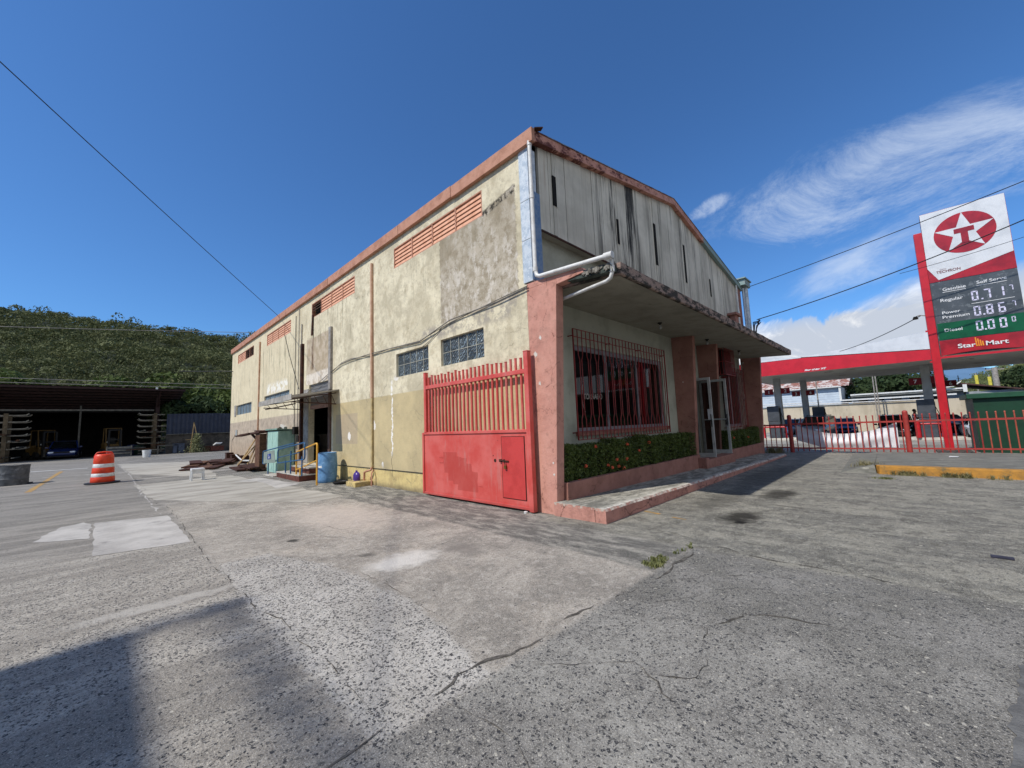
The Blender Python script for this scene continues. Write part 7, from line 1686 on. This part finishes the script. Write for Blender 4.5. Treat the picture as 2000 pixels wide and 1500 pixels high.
# single trees
def tree(label, x, y, z, h, r, mat, seed, n=1800, leaf=0.10, group=None, name='tree', squash=0.8):
    K = thing(name, label, 'tree', (x, y, z), group=group); rr = random.Random(seed); mb = MB(); th = h-r*1.0
    mb.tube([(x, y, z-0.3), (x+0.1, y, z+th*0.4), (x-0.05, y+0.1, z+th*0.8), (x, y, z+th)], [0.06*r+0.08, 0.05*r+0.07, 0.04*r+.05, 0.03*r+.03], n=8)
    for k in range(7):
        a = k*0.9+rr.random(); e = (x+math.cos(a)*r*0.6, y+math.sin(a)*r*0.6, z+th+r*rr.uniform(0, .5)); mb.tube([(x, y, z+th*rr.uniform(.5, .9)), ((x+e[0])/2, (y+e[1])/2, e[2]*0.5+(z+th*0.85)*0.5), e], [0.03*r+.02, 0.02*r+.015, 0.01], n=6)
    mb.build('trunk', M_wood, K, smooth=60)
    V = crown_template(seed, n, leaf/1.0, squash, 14); fast_quads('crown', V*r+np.array([x, y, z+th]), mat, K)
M_dkleaf = forest_mat('dark_tree_leaf', '#26331d', '#35452a', '#3f4c2c', 0.5)
M_olive = forest_mat('olive_tree_leaf', '#3d4b24', '#5b6634', '#4a5a2c', 0.5)
tree('dark leafy tree rising over the blue grey fence', 0.3, 47.5, 0.2, 5.9, 2.3, M_dkleaf, 61, 2600, 0.085, 'trees behind the yard fence')
tree('lighter green tree beside the dark one, touching the warehouse edge', 3.6, 50.5, 0.2, 6.6, 3.0, M_olive, 62, 2600, 0.08, 'trees behind the yard fence')
tree('drooping green tree between the shed roof and the dark tree', 1.0, 54.0, 0.2, 5.6, 2.2, M_olive, 63, 2200, 0.08, 'trees behind the yard fence')
tree('yellow green tree behind the fence close to the hill foot', 1.2, 58, 0.2, 8.5, 4.2, M_olive, 64, 2600, 0.07, 'trees behind the yard fence')
tree('green tree crown above the right end of the shed roof', -5.0, 66.0, 0.2, 9.5, 4.0, M_olive, 65, 2400, 0.07, 'trees behind the shed')
tree('bushy yellowish tree above the left half of the shed roof', -13.5, 67.0, 0.2, 10.0, 4.2, M_olive, 66, 2400, 0.07, 'trees behind the shed')
tree('large dark tree behind the low building under the station canopy', 66, -2.2, -0.4, 8.0, 4.6, M_dkleaf, 67, 6500, 0.055)
tree('smaller dark tree right of the large dark tree', 70, -6.8, -0.4, 4.6, 2.2, M_dkleaf, 68, 2000, 0.08)
tree('dark tree right of the grey utility pole', 88, -18.3, -0.4, 8.6, 3.9, M_dkleaf, 69, 5500, 0.06, 'trees at the right edge')
tree('dark tree farthest right, above the green container', 80, -21.0, -0.4, 7.0, 3.2, M_dkleaf, 70, 4500, 0.065, 'trees at the right edge')
tree('low olive tree left of the yellow masts', 82, -10.4, -0.4, 4.3, 2.0, M_olive, 71, 1800, 0.08, 'trees at the right edge')

# plain house block added outside the frame to darken reflections in the window glass
HN = thing('reflection_blocker', 'plain unseen house block added outside the picture to darken the window reflections', 'house', (30, -24, 0))
mb = MB(); mb.box(12, 50, -32, -20, -0.6, 12.0); mb.build('wall', weathered('dull_house_wall', '#6d655c', '#59524a', 0.9, 0.6), HN)
mb = MB(); mb.box(11.5, 50.5, -32.5, -19.5, 12.0, 12.3); mb.build('roof', M_roofsheet, HN)

# tree added outside the frame, its leaves laid out to shade the slab joint
TS = thing('shade_caster_tree', 'unseen thin leaved tree added behind the photographer to shade the slab joint', 'tree', (-12.4, -5.0, 0))
mb = MB(); mb.tube([(-12.4, -5.0, -0.1), (-12.4, -4.4, 4), (-12.0, -2.8, 7), (-11.5, -1.9, 8.4)], [0.2, 0.16, 0.1, 0.05], n=8); mb.build('trunk', M_wood, TS, smooth=60)
rnd = np.random.RandomState(77); n_ = 3000
px_ = np.concatenate([rnd.normal(-4.50, 0.12, n_), rnd.uniform(-5.5, -4.3, 900)]); py_ = np.concatenate([rnd.uniform(-3.0, 0.35, n_), rnd.normal(0.20, 0.09, 900)]); t_ = rnd.uniform(6.4, 7.7, n_+900)
P_c = np.stack([px_-t_, py_+0.18*t_, 1.15*t_], 1); d_ = rnd.normal(0, 1, P_c.shape); d_ /= np.linalg.norm(d_, axis=1)[:, None]; a_ = np.cross(d_, rnd.normal(0, 1, d_.shape)); a_ /= np.linalg.norm(a_, axis=1)[:, None]; b_ = np.cross(d_, a_)
fast_quads('crown', np.stack([P_c-a_*.02, P_c+b_*.012, P_c+a_*.02, P_c-b_*.012], 1), M_olive, TS)
